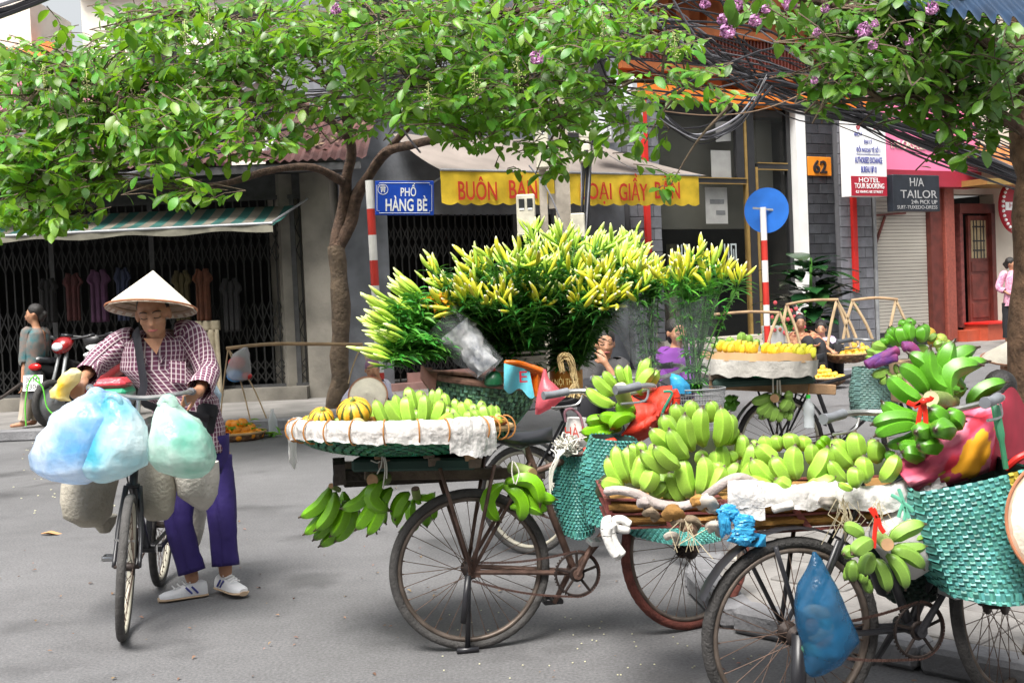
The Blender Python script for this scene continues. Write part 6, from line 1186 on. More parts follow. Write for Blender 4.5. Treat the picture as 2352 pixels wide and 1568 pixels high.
cw = [[(700, 1120), (850, 1040), (1000, 900), (1120, 780), (1250, 690), (1380, 640), (1490, 612)], [(740, 1200), (880, 1150), (1020, 1040), (1140, 930), (1260, 830), (1380, 760), (1470, 720)], [(790, 1260), (920, 1230), (1050, 1170), (1170, 1080), (1280, 1010), (1370, 960), (1440, 900)], [(850, 1310), (960, 1285), (1080, 1260), (1190, 1230), (1280, 1205), (1340, 1180), (1380, 1165)]]
def cfn(u, v):
    a, b = v * 3, u * 6; i, j = min(2, int(a)), min(5, int(b)); fa_, fb2 = a - i, b - j; q = lambda i, j: Vector(cw[i][j]); p = q(i, j).lerp(q(i, j + 1), fb2).lerp(q(i + 1, j).lerp(q(i + 1, j + 1), fb2), fa_); return P(*TE(p.x, p.y), 4.16 - .1 * math.sin(v * 2.6) + .02 * noise.noise((u * 6, v * 5, 2)) + .1 * u)
mb = MB(); mb.grid(cfn, 30, 18); o = mb.build('front_panel', floral(), fc); md = o.modifiers.new('t', 'SOLIDIFY'); md.thickness = .008
mb = MB(); mb.grid(lambda u, v: cfn(1, v).lerp(P(*TE(1660 - 160 * v * 0, 700 + 470 * v), 4.5), u) + V(0, 0, .05 * math.sin(u * 3.1) * (1 - v)), 14, 12); mb.build('side_panel', M('crimson_cloth', (.42, .02, .05), .8, .15, 8), fc)
MB().tube(bez([cfn(1, v / 8) for v in range(9)], 3), .009, 8).build('piping', MATS['crimson_cloth'], fc)
MB().tube(bez([P(*TE(1440, 690), 4.0), P(*TE(1480, 900), 3.96), P(*TE(1520, 1150), 3.96)], 5), [.014] * 6 + [.009] * 5, 8).build('umbrella_shaft', M('green_tube', (.04, .2, .1), .5, .15), fc)
MB().tube(bez([P(*TE(1520, 1150), 4.02), P(*TE(1600, 1080), 4.0), P(*TE(1680, 1040), 4.0)], 5), .012, 8).build('red_strap', REDP, fc)
DSH = 0.0
# ------------------------------------------------------------------ handlebar of bicycle 2: red cloth and plantain cluster
h = hand('pale green banana cluster with its cut stalk on the red-covered handlebar', [(455, 375, 246, 252, 80, 0, -.12), (445, 310, 296, 168, 80, .02, -.08), (475, 260, 372, 138, 64, .06), (530, 245, 478, 92, 68, .06), (570, 280, 545, 92, 58, .06), (600, 285, 632, 58, 62, .05), (640, 295, 702, 42, 82, .02, -.1), (640, 315, 742, 128, 90, -.04, -.18), (690, 300, 772, 138, 78, .0, -.12)], TC, 5.0, 'pale', 'cluster on the covered handlebar', k=KC); del h['group']
stalk(h, P(*TC(488, 262), 4.86), P(*TC(535, 385), 4.92), 52 * KC * scl(4.9), CUTP, M('fresh_stalk', (.33, .42, .1), .6, .2, 12))
hand('green bananas fanned to the left below the cut stalk', [(595, 425, 444, 402, 78, -.06, .04), (545, 465, 328, 452, 74, -.04, -.06), (400, 490, 242, 502, 58, .0, .04), (595, 470, 418, 562, 76, -.08, .16), (430, 520, 202, 572, 58, .0, -.04), (450, 565, 305, 582, 54, -.02), (400, 590, 222, 605, 48, .02), (500, 520, 400, 530, 60, .02)], TC, 4.98, 'green', None, k=KC)
rcl = thing('red_cloth_cover', 'bright red padded cloth wrapped over the handlebar under the pale bananas', 'cloth', P(*TC(650, 560), 5.0)); RCL = M('red_cloth', (.62, .035, .012), .6, .12, 6, .3, 25)
cw2 = [[(570, 330), (680, 300), (780, 270), (850, 268)], [(580, 430), (690, 400), (790, 350), (860, 330)], [(560, 520), (680, 490), (770, 430), (830, 400)], [(480, 600), (620, 570), (720, 500), (770, 470)], [(520, 630), (640, 610), (720, 560), (760, 540)]]
def c2(u, v):
    a, b = v * 4, u * 3; i, j = min(3, int(a)), min(2, int(b)); f1, f2 = a - i, b - j; q = lambda i, j: Vector(cw2[i][j]); p = q(i, j).lerp(q(i, j + 1), f2).lerp(q(i + 1, j).lerp(q(i + 1, j + 1), f2), f1); return P(*TC(p.x, p.y), 5.02 - .1 * math.sin(v * 2.8) + .015 * noise.noise((u * 5, v * 5, 7)))
mb = MB(); mb.grid(c2, 20, 20); o = mb.build('cloth', RCL, rcl); md = o.modifiers.new('t', 'SOLIDIFY'); md.thickness = .015
wrap(rcl, [P(*TC(x, y), 4.9) for x, y in ((240, 715), (290, 690), (360, 670), (470, 640))], .02, 4, RCL, 'tail', wr=.3)
wrap(rcl, [P(*TC(x, y), 4.96) for x, y in ((860, 275), (880, 330), (870, 420), (850, 480))], .016, 4, RCL, 'edge', wr=.2)
MB().tube(bez([P(*TC(x, y), 4.9) for x, y in ((790, 290), (850, 300), (790, 420), (760, 560))], 5), .006, 6).build('green_strap', M('green_strap', (.03, .22, .14), .5, .1), rcl)
# twine on the narrow teal bag
tw = thing('twine_hank', 'loose hank of white plastic twine spilling over the teal bag', 'twine', P(*TC(110, 680), 4.95)); mb = MB(); r = random.Random(12)
for i in range(60):
    p = [P(*TC(115 + r.gauss(0, 45), 665 + r.gauss(0, 32)), 4.95 + r.gauss(0, .03)) for _ in range(4)]; mb.tube(bez(p, 4), .003, 4, False)
for i in range(10): mb.tube(bez([P(*TC(90 + r.gauss(0, 30), 690), 4.9), P(*TC(30 + r.gauss(0, 18), 780 + r.gauss(0, 30)), 4.88), P(*TC(10 + r.gauss(0, 12), 870 + r.gauss(0, 30)), 4.88), P(*TC(5 + r.gauss(0, 15), 960 + r.gauss(0, 60)), 4.88)], 4), .003, 4, False)
mb.build('strands', STR, tw, True, 'stuff')
# rice sack with printed letters, between the bicycles
sk = filmbag('paper_carrier_bag', 'white carrier bag with red print and purple handles between the bicycles', TC, ((470, 120, 250), (540, 110, 260), (620, 115, 270), (690, 200, 280)), 5.3, M('paper_white', (.62, .6, .58), .7, .1), .06, 'bag', .006)
text('HÀ V', .05, REDL, Matrix.Translation(P(*TC(185, 560), 5.22)) @ Matrix.Rotation(R(90), 4, 'X'), sk, .1)
MB().tube(bez([P(*TC(x, y), 5.24) for x, y in ((110, 500), (105, 430), (150, 410), (210, 460), (235, 560))], 5), .006, 6).build('handle', M('purple_handle', (.25, .12, .15), .7, .1), sk)
# ------------------------------------------------------------------ far bicycle 5
TB = Z(2700, 950, 1.685); KB = .5742 / 1.685; D5 = 8.35
yt = thing('banana_tray', 'round tray of yellow bananas lined with brown paper on the far bicycle', 'tray', P(*TB(580, 850), D5)); c5 = P(*TB(560, 792), D5); R5 = 380 * KB * scl(D5); q5 = Matrix.Rotation(R(3.2), 3, 'Y')
mb = MB(); weave(mb, bowl(c5, R5, .15, q5), 60, 7, .004); mb.build('weave', GRNW, yt, False, 'stuff'); mb = MB(); mb.grid(bowl(c5 + V(0, 0, .01), R5 * .98, .1, q5), 40, 4, True); mb.build('liner', M('brown_paper', (.45, .28, .14), .8, .15, 6), yt)
a5 = lambda a, dz=0, k=1: c5 + q5 @ V(R5 * k * math.cos(R(a)), R5 * k * math.sin(R(a)), dz)
mb = MB(); mb.grid(lambda u, v: a5(170 + 190 * u, .03 + .015 * noise.noise((u * 9, 0, 1)) - .055 * v, 1.0 + .02 * v), 50, 3); mb.build('paper_edge', MATS['brown_paper'], yt)
CLW = M('dirty_white_cloth', (.48, .46, .42), .9, .2, 5, .4, 25); mb = MB(); mb.grid(lambda u, v: a5(180 + 170 * u, -.02 - .11 * v * (1 + .25 * noise.noise((u * 12, 1, 1))), 1.03 + .015 * math.sin(u * 40) - .02 * v), 60, 5); mb.build('cloth_skirt', CLW, yt)
def yhand(label, x0, x1, y, n, kind, D): 
    t = []
    for i in range(n):
        s = i / (n - 1); x = x0 + (x1 - x0) * s; t.append((x + 20, y - 62 + 8 * math.sin(s * 9), x - 15 + 22 * s, y + 18 + 14 * s, 46, -.03 * (i % 2), .2)); 
        if i % 2: t.append((x + 40, y - 40, x + 30, y + 26 + 12 * s, 44, -.14, .18))
    return hand(label, t, TB, D, kind, 'bananas on the far tray', k=KB)
yhand('ripe yellow banana hand at the left of the far tray', 320, 540, 762, 7, 'yellow', D5 - .12); yhand('ripe yellow banana hand at the right of the far tray', 620, 780, 778, 5, 'yellow', D5 - .12); yhand('yellow green banana hand next to the black saddle', 780, 910, 782, 4, 'yg', D5 - .1)
hand('green banana hand behind the yellow ones on the far tray', [(300, 740, 285, 700, 50), (330, 730, 320, 680, 50), (440, 720, 440, 632, 58), (490, 720, 490, 650, 50), (540, 730, 545, 680, 46), (580, 750, 600, 722, 46), (380, 720, 375, 665, 50), (270, 745, 262, 710, 40)], TB, D5 + .1, 'olive', 'bananas on the far tray', k=KB)
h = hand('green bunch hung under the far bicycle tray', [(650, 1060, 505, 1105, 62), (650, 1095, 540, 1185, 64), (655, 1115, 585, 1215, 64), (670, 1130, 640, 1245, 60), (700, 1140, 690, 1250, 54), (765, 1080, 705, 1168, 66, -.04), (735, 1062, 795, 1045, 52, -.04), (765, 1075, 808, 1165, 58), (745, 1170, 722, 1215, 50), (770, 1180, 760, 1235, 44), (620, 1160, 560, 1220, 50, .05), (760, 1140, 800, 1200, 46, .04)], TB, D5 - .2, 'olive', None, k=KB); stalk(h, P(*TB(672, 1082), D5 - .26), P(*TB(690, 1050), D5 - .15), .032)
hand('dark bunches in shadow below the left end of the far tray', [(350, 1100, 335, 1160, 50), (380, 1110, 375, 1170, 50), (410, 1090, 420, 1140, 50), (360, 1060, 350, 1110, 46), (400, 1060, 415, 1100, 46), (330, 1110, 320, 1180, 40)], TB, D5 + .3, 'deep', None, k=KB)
cr5 = thing('wooden_carrier', 'raw timber carrier under the far banana tray', 'carrier', P(*TB(650, 1000), D5))
MB().beam(P(*TB(235, 985), D5 - .1), P(*TB(1078, 1025), D5 - .05), .06, .07, (0, 0, 1), .005).build('long_beam', WOODL, cr5, False); MB().beam(P(*TB(280, 965), D5 + .3), P(*TB(1000, 985), D5 + .35), .05, .06, (0, 0, 1), .005).build('long_beam', WOODD, cr5, False)
for x, y in ((290, 935), (460, 948), (715, 965)): a = P(*TB(x, y), D5 - .16); MB().beam(a, a + V(0, .6, 0), .12, .05, (0, 0, 1), .004).build('cross_beam', WOODL if x > 600 else WOOD, cr5, False)
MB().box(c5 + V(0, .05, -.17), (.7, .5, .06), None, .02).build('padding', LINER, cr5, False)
for pts in (((690, 960), (690, 1060)), ((705, 960), (712, 1055)), ((660, 950), (662, 1070))): MB().tube([P(*TB(*p), D5 - .24) for p in pts], .006, 5).build('hanging_string', STR, cr5)
wbt = thing('water_bottle', 'clear plastic bottle with green cap hung beside the far wheel', 'bottle', P(*TB(905, 1285), D5 - .2)); c = P(*TB(905, 1285), D5 - .2); k_ = scl(D5) * KB
PET = M('clear_plastic', (.75, .8, .82), .08, .0, alpha=.35, spec=.6); MB().lathe([(22 * k_, 0), (36 * k_, 8 * k_), (36 * k_, 60 * k_), (32 * k_, 80 * k_), (38 * k_, 95 * k_), (38 * k_, 150 * k_), (14 * k_, 190 * k_), (14 * k_, 200 * k_)], 20, c, caps=(1, 1)).build('body', PET, wbt); MB().lathe([(15 * k_, 200 * k_), (15 * k_, 222 * k_)], 14, c, caps=(1, 1)).build('cap', M('green_cap', (.03, .5, .05), .4, .05), wbt); MB().tube([c + V(0, 0, 222 * k_), P(*TB(905, 985), D5 - .15)], .004, 4).build('cord', TIE, wbt)
woven_bag('checked grey green woven bag hanging at the far bicycle handlebar', TB, ((1258, 880), (1500, 880), (1500, 1235), (1240, 1225)), 8.0, .22, 40, 22, TEALD)
FG = 'green bananas over the far bicycle handlebar'
hand('upright green banana hand on top of the far bicycle load', [(1545, 700, 1440, 598, 62), (1535, 710, 1422, 632, 58), (1560, 712, 1518, 588, 64, -.08), (1595, 705, 1592, 566, 64, -.06), (1640, 705, 1642, 588, 68, -.04), (1560, 620, 1540, 545, 54, .08), (1605, 610, 1590, 536, 54, .08), (1660, 680, 1675, 575, 50, .04), (1500, 690, 1460, 590, 56, .05), (1440, 725, 1408, 668, 52)], TB, 7.9, 'deep', FG, k=KB)
hand('green banana hand sprawling left on the far bicycle load', [(1425, 740, 1318, 715, 56), (1420, 770, 1278, 755, 52), (1410, 800, 1274, 800, 46), (1430, 720, 1340, 705, 50, .05), (1460, 780, 1330, 780, 50, -.03), (1460, 800, 1350, 815, 40, -.02)], TB, 7.85, 'olive', FG, k=KB)
hand('green banana hand lying right on the far bicycle load', [(1710, 745, 1612, 735, 56), (1730, 780, 1635, 795, 56), (1740, 720, 1800, 700, 50), (1690, 850, 1540, 830, 56, .05), (1780, 700, 1850, 740, 56, .1), (1760, 740, 1860, 760, 50, .08), (1700, 690, 1760, 640, 46, .1)], TB, 7.9, 'olive', FG, k=KB)
for i, (x, y, r_) in enumerate(((1712, 650, 46), (1790, 690, 46), (1740, 700, 40), (1830, 720, 36))): tag(MB().ball(P(*TB(x, y), 8.05), r_ * KB * scl(8), 14, 10).build('mango', M('mango_skin%d' % (i % 2), ((.65, .4, .05), (.4, .5, .08))[i % 2], .5, .25, 12)), ('orange yellow mango at the back of the far load', 'pale green mango right of the upright bananas', 'dull yellow mango below the other mangoes', 'small mango at the right end of the far load')[i], 'mango', 'mangoes on the far load')
hand('small green hand hanging at the far handlebar stem', [(1440, 890, 1318, 925, 60), (1450, 910, 1375, 985, 56), (1480, 920, 1460, 975, 50), (1510, 910, 1530, 965, 46), (1490, 850, 1500, 920, 30)], TB, 7.75, 'olive', None, k=KB)
pc = thing('purple_cloth', 'purple and crimson cloth draped on the far handlebar', 'cloth', P(*TB(1500, 800), 7.8)); PUR = M('purple_cloth', (.09, .03, .22), .7, .2, 9, .3, 30, col2=(.2, .03, .1))
for k, pts in enumerate((((1285, 865), (1350, 825), (1430, 790), (1510, 755)), ((1530, 735), (1590, 735), (1630, 790), (1660, 850), (1750, 860)), ((1320, 855), (1420, 820), (1500, 800)))): wrap(pc, [P(*TB(x, y), 7.72) for x, y in pts], .032, 70 + k, PUR, 'fold', wr=.3)
bx5 = thing('cardboard_box', 'plain cardboard box on the far bicycle carrier behind the plantains', 'box', P(*TB(1650, 1050), 7.7)); MB().box(P(*TB(1660, 960), 7.9), (.34, .24, .28), Matrix.Rotation(.2, 3, 'Z'), .01).build('carton', M('cardboard', (.42, .29, .18), .85, .15, 6), bx5, False)
# ------------------------------------------------------------------ lilies
BUDY = ramp_uv('bud_yellow', [(0, (.2, .45, .04)), (.2, (.46, .62, .04)), (.5, (.68, .66, .03)), (.85, (.74, .7, .07)), (.96, (.85, .84, .6))], .45, island=.14, trans=.12)
BUDG = ramp_uv('bud_green', [(0, (.16, .42, .03)), (.2, (.36, .62, .05)), (.7, (.54, .74, .09)), (.95, (.78, .84, .4))], .45, island=.16, trans=.12)
LST = M('lily_stem', (.08, .25, .03), .5, .2, 8); LLF = M('lily_leaf', (.028, .13, .018), .4, .2, 6, island=.5, trans=.15, tcol=(.08, .3, .02)); LLF2 = M('lily_leaf_bright', (.06, .26, .03), .4, .2, 6, island=.4, trans=.2, tcol=(.12, .4, .03))
def bud_me(mat, fat):
    mb = MB(); n = 8; prof = [(0, .22), (.06, .42), (.18, .66), (.38, .9), (.6, 1), (.78, .8), (.9, .5), (.97, .3), (1, .12)]; rings, uvs = [], []
    for t, k in prof:
        rg = []
        for j in range(n): a = 2 * math.pi * j / n; q = k * fat * (1 + .1 * (j % 2 == 0)); rg.append(V(.06 * math.sin(t * 3) + q * math.cos(a), q * math.sin(a), t)); uvs.append((j / n, t))
        rings.append(rg)
    return mb.loft(rings, True, (1, 1), uvs).mesh('bud', mat)
BUDS = {('y', i): bud_me(BUDY, f) for i, f in enumerate((.09, .105, .078))}; BUDS.update({('g', i): bud_me(BUDG, f) for i, f in enumerate((.08, .095, .072))})
def bud(parent, p, d, l, k, r):
    z = d.normalized(); m = frame(z, V(r.gauss(0, 1), r.gauss(0, 1), .3)).to_4x4(); link('bud', BUDS[(k, r.randrange(3))], parent, Matrix.Translation(p) @ m @ Matrix.Scale(l, 4))
def lleaf(mb, p, d, l, w, up):
    x = d.normalized(); s = x.cross(up); s = s.normalized() if s.length > 1e-4 else x.orthogonal(); u = s.cross(x); vs = []
    for t, k in ((0, .25), (.3, 1), (.65, .8), (1, .03)): c = p + x * (l * t) - V(0, 0, l * .35 * t * t); vs += [c - s * (w * k) + u * (w * k * .5), c, c + s * (w * k) + u * (w * k * .5)]
    mb.add(vs, [(i * 3 + a, i * 3 + a + 3, i * 3 + a + 4, i * 3 + a + 1) for i in range(3) for a in (0, 1)])
def bouquet(label, base, heads, n, mix, seed, bl=.115, lf=LLF, grp='lily bouquets', leafd=1.0, nb=(3, 5), up=V(0, 0, 1), lrange=(.3, .96), up_bias=.7, spr=.42, ll=1.0):
    """base: (point, radius); heads: list of ((x, y, rx, ry), D0, D1, weight, budkind); stems run from one to the other"""
    r = random.Random(seed); t = thing('lily_bouquet', label, 'lilies', base[0], grp); sm, lm = MB(), MB(); tot = sum(h_[3] for h_ in heads); nbud = 0
    for i in range(n):
        q = r.random() * tot
        for h_ in heads:
            q -= h_[3]
            if q <= 0: break
        (x, y, rx, ry), d0, d1, _, kd = h_; a, s = r.random() * 6.283, math.sqrt(r.random()); D = r.uniform(d0, d1); tip = P(x + rx * s * math.cos(a), y + ry * s * math.sin(a), D)
        b0 = base[0] + V(r.uniform(-1, 1), r.uniform(-1, 1), 0) * base[1]; mid = b0.lerp(tip, .5) + up * .04
        pts = bez([b0, mid, tip], 5); sm.tube(pts, .0035, 4, False); out = (tip - (base[0] + up * .1)).normalized()
        k = r.randint(*nb)
        for j in range(k):
            d_ = (out * .7 + up * up_bias * .6 + V(r.gauss(0, spr), r.gauss(0, spr), r.gauss(0, spr * .8))).normalized(); p = tip - out * r.uniform(0, .05) + d_ * .02; sm.tube([tip - out * .05, p], .002, 3, False)
            kk = kd if kd in 'yg' else ('y' if r.random() < mix else 'g')
            if nbud < 298: bud(t, p, d_, bl * r.uniform(.6, 1.12), kk, r); nbud += 1
        for j in range(int(15 * leafd)):
            f = r.uniform(*lrange); q_ = pts[min(len(pts) - 1, int(f * len(pts)))]; an = r.random() * 6.283; d_ = V(math.cos(an), math.sin(an), r.uniform(-.1, .9)); lleaf(lm, q_, d_, r.uniform(.07, .13) * (ll if f < .72 else 1), r.uniform(.006, .011), up)
    sm.build('stems', LST, t, True, 'stuff', 0); lm.build('leaves', lf, t, True, 'stuff', 0); return t
D3 = 6.55
WBK = M('white_bucket', (.6, .57, .52), .5, .12, 5, .1, 30); TX = Z(1400, 850, 1.47); KX = .5742 / 1.47
def pail(label, x0, x1, y0, y1, D):
    a, b = P(*TX(x0, y0), D), P(*TX(x1, y0), D); c = (a + b) / 2; r_ = (b - a).length / 2; h_ = c.z - P(*TX(x0, y1), D).z; t = thing('flower_bucket', label, 'bucket', c - V(0, 0, h_), 'flower buckets'); o = c - V(0, 0, h_)
    MB().lathe([(0, 0), (r_ * .84, 0), (r_ * .97, h_ - .03), (r_ * .97, h_ - .025)], 32, o, caps=(1, 0)).build('body', WBK, t)
    for k in range(3): MB().tube([o + V(r_ * (.985 + .01 * k) * math.cos(2 * math.pi * i / 40), r_ * (.985 + .01 * k) * math.sin(2 * math.pi * i / 40), h_ - .055 + .027 * k) for i in range(40)], .007, 6, closed=True).build('ridge', WBK, t)
    MB().lathe([(r_ * .955, h_ * .1), (r_ * 1.005 * .96, h_ * .62)], 32, o, wob=lambda an, i: 1.012).build('red_label', M('red_label', (.45, .07, .02), .5, .2, 6, col2=(.5, .25, .03)), t)
    MB().tube([o + V(.0, 0, h_), o + V(0, 0, h_ - .05)], r_ * .9, 24).build('water', M('dark_water', (.02, .03, .02), .2, .1), t)
    return c, r_, t
c1, r1_, t_ = pail('white bucket with red label holding the front lilies', 842, 1160, 815, 1110, D3); c2_, r2_, t_ = pail('white paint bucket behind the coil of raffia, right of the other bucket', 1165, 1365, 820, 1100, D3 + .12)
text('SƠN NỘI THẤT', .035, M('pale_yellow_print', (.7, .55, .2), .6, .1), Matrix.Translation(P(*TX(1240, 990), D3 - .1)) @ Matrix.Rotation(R(90), 4, 'X'), t_, .2)
bouquet('large bouquet of yellow lily buds rising from the front bucket', (c1 - V(0, 0, .1), .09), [((1130, 648, 155, 58), D3 - .45, D3 + .1, 3, 'm'), ((1230, 630, 125, 52), D3 - .3, D3 + .25, 2.4, 'm'), ((1080, 690, 80, 28), D3 - .5, D3 - .2, 1.0, 'y'), ((1200, 690, 110, 22), D3 - .5, D3 - .2, .8, 'y')], 118, .45, 1, leafd=3.2, lrange=(.1, .93), nb=(2, 3), up_bias=.45, bl=.125)
bouquet('tall greenish lily bouquet standing highest behind the front one', (c2_ - V(0, 0, .1), .08), [((1300, 592, 125, 45), D3 + .1, D3 + .7, 3, 'm'), ((1255, 548, 55, 18), D3 + .2, D3 + .5, 1, 'g'), ((1380, 600, 100, 50), D3 + .1, D3 + .6, 2, 'g')], 100, .12, 2, leafd=1.6, lrange=(.2, .93), nb=(2, 4), up_bias=.4, bl=.12)
bouquet('lily bouquet with yellow buds leaning over the second bucket', (c2_ - V(0, 0, .1), .07), [((1420, 645, 85, 42), D3 - .4, D3 + .1, 3, 'm'), ((1380, 690, 60, 18), D3 - .45, D3 - .2, 1, 'y'), ((1470, 620, 50, 40), D3 - .2, D3 + .1, 1, 'm')], 64, .6, 3, leafd=3.2, lrange=(.1, .93), nb=(2, 4), up_bias=.4, bl=.125)
bouquet('small green lily bouquet poking up at the back right', (c2_ + V(.1, .25, -.1), .05), [((1440, 570, 50, 24), D3 + .5, D3 + .8, 1, 'g')], 13, .05, 4, leafd=1.2)
# wrapped bouquets
SLEEVE = M('clear_sleeve', (.6, .66, .7), .07, .3, 8, .9, 12, alpha=.11, spec=1.0, coat=.8)
def sleeve(parent, top, bot, rt, rb, seed):
    mb = MB(); n = 36; rings = []
    for i in range(13):
        t = i / 12; c = Vector(top).lerp(Vector(bot), t); rg = []
        for j in range(n): a = 2 * math.pi * j / n; r_ = (rt + (rb - rt) * t ** .8) * (1 + .07 * noise.noise((math.cos(a) * 2.2, math.sin(a) * 2.2, t * 5 + seed)) + .05 * math.sin(a * 9 + t * 4 + seed)); rg.append(c + V(r_ * math.cos(a), r_ * math.sin(a), .02 * math.sin(a * 5 + seed) * (1 - t)))
        rings.append(rg)
    mb.loft(rings); return mb.build('plastic_sleeve', SLEEVE, parent)
c = P(1600, 900, 6.0)
bf = bouquet('single lily bouquet in a clear sleeve standing in the wire basket', (c, .035), [((1605, 620, 75, 40), 5.8, 6.25, 3, 'm'), ((1680, 645, 40, 14), 5.8, 6.1, .5, 'y'), ((1560, 640, 40, 30), 5.85, 6.1, 1, 'y')], 25, .62, 6, lf=LLF2, leafd=3.2, lrange=(.08, .95), grp=None, ll=.5)
sleeve(bf, P(1592, 685, 6.0), P(1600, 880, 6.0), 62 * scl(6), 28 * scl(6), 1)
c = P(1490, 850, 6.2); be = bouquet('lily bouquet in a dark clear sleeve tilted between the buckets and the basket', (c, .03), [((1440, 670, 50, 22), 6.1, 6.5, 1, 'm'), ((1480, 640, 40, 30), 6.2, 6.6, 1, 'm')], 18, .5, 7, leafd=3.4, lrange=(.1, .9), grp=None, ll=.5)
sleeve(be, P(1450, 695, 6.2), P(1490, 860, 6.2), 60 * scl(6.2), 26 * scl(6.2), 4)
# lying bundle
b0 = P(1085, 815, D3 - .25)
lb_ = bouquet('bundle of green lily buds lying on its side wrapped in newsprint and film', (b0, .05), [((905, 765, 26, 75), D3 - .55, D3 - .1, 3, 'g'), ((950, 690, 30, 32), D3 - .5, D3, 1.4, 'g'), ((890, 830, 24, 22), D3 - .5, D3 - .2, 1.2, 'g')], 84, .05, 9, bl=.15, lf=LLF2, up=V(-.65, 0, .45).normalized(), leafd=2.6, nb=(1, 2), grp=None, up_bias=2.2, lrange=(.25, .9), spr=.1)
NEWS = M('newsprint', (.2, .22, .27), .7, .2, 16, .4, 20, col2=(.6, .6, .6), det=8)
mb = MB()
def tubeup(p0, p1, r0, r1, seed, mat, nm, parent, wr=.12):
    m = MB(); d = (Vector(p1) - Vector(p0)); q = frame(d); rings = []
    for i in range(11):
        t = i / 10; rings.append([Vector(p0) + d * t + q @ V(math.cos(a), math.sin(a), 0) * ((r0 + (r1 - r0) * t) * (1 + wr * noise.noise((math.cos(a) * 2, math.sin(a) * 2, t * 6 + seed)) + wr * .5 * noise.noise((math.cos(a) * 5, math.sin(a) * 5, t * 11 + seed)))) for a in [2 * math.pi * j / 30 for j in range(30)]])
    m.loft(rings); return m.build(nm, mat, parent, True, autos=60)
tubeup(P(1045, 752, D3 - .34), P(1122, 845, D3 - .34), .085, .06, 2, NEWS, 'newspaper_wrap', lb_, .45); tubeup(P(1012, 735, D3 - .36), P(1130, 850, D3 - .36), .12, .08, 5, M('clear_film', (.7, .75, .78), .08, .2, 8, .9, 12, alpha=.1, spec=1.0, coat=.6), 'plastic_film', lb_, .2)
cf = thing('orange_flowers', 'small cluster of orange flowers at the left of the lily buds', 'flowers', P(1010, 690, D3 - .3)); mb = MB(); r = random.Random(2)
for i in range(46): d_ = V(r.gauss(0, 1), r.gauss(-.3, 1), r.gauss(0, 1)).normalized(); p = P(985 + 22 * (i % 3), 692 + 8 * (i % 2), D3 - .35) + d_ * .02; lleaf(mb, p, d_, .05, .012, V(0, 0, 1))
mb.build('petals', M('orange_petal', (.8, .35, .01), .6, .2, trans=.2), cf, True, 'stuff')
# woven basket under the buckets
bk_ = thing('flower_basket', 'wide green and white woven basket carrying the flower buckets', 'basket', P(*TX(800, 1200), D3)); cb_ = P(*TX(780, 985), D3 - .05); Rb = 345 * KX * scl(D3); qb = Matrix.Rotation(R(9), 3, 'Y')
def bask(c, Rb, dep, q):
    def fn(u, v): a = 2 * math.pi * u; r_ = Rb * (.55 + .45 * v ** .7); return Vector(c) + q @ V(r_ * math.cos(a), r_ * .8 * math.sin(a), -dep * (1 - v))
    return fn
mb = MB(); fb2_ = bask(cb_, Rb, .24, qb); weave(mb, fb2_, 84, 11, .006); mb.build('weave', MIXW, bk_, True, 'stuff')
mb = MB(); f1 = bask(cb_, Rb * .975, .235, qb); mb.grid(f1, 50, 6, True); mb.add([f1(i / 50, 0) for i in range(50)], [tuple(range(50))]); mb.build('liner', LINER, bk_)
MB().tube([fb2_(i / 60, 1) for i in range(60)], .018, 8, closed=True).build('rim', M('brown_bound_rim', (.24, .13, .09), .8, .4, 30), bk_)
mb = MB(); mb.grid(lambda u, v: fb2_(.42 + .2 * u, 1) + V(-.02 * v, -.03 * math.sin(v * 3), .03 + .1 * math.sin(v * 2.2) * math.sin(u * 3.1) - .13 * v), 16, 10); mb.build('leather_flap', M('pink_leather', (.42, .19, .14), .7, .2, 6, .2, 30), bk_)
cf_ = thing('green_canister', 'dark green plastic canister with red cap wedged in the flower basket', 'canister', P(*TX(845, 1040), D3 - .3)); c = P(*TX(845, 1020), D3 - .32); k_ = KX * scl(6.2); MB().lathe([(40 * k_, 0), (56 * k_, 12 * k_), (56 * k_, 40 * k_), (40 * k_, 78 * k_), (20 * k_, 90 * k_)], 20, c, caps=(1, 1)).build('body', M('green_plastic', (.012, .1, .04), .3, .1), cf_); MB().lathe([(15 * k_, 88 * k_), (15 * k_, 105 * k_), (6 * k_, 110 * k_)], 14, c, caps=(1, 1)).build('cap', REDP, cf_)
OB = thing('folded_bags', 'folded orange and turquoise plastic bags tucked at the bucket front', 'plastic bags', P(*TX(1000, 1000), D3 - .4)); OR_ = M('orange_film', (.55, .12, .01), .35, .2, 8, .3, 20); TQ = M('turquoise_film', (.1, .42, .5), .4, .12, 8, .2, 20)
for k in range(4): wrap(OB, [P(*TX(x, y + k * 12), D3 - .42 + .01 * k) for x, y in ((905, 880), (990, 885), (1080, 910), (1140, 935))], .012, 80 + k, OR_, 'orange_fold', wr=.4)
MB().grid(lambda u, v: P(*TX(1060 + 60 * u, 930 + 150 * v), D3 - .4 + .02 * math.sin(u * 6)), 4, 4).build('orange_panel', OR_, OB)
MB().grid(lambda u, v: P(*TX(905 + 150 * u + 30 * v * u, 885 + 40 * u + 150 * v + 22 * math.sin(u * 9) * v), D3 - .44 - .03 * math.sin(u * 5 + v * 2)), 14, 10).build('turquoise_panel', TQ, OB); text('E', .06, MARO, Matrix.Translation(P(*TX(1020, 965), D3 - .5)) @ Matrix.Rotation(R(90), 4, 'X'), OB, .04)
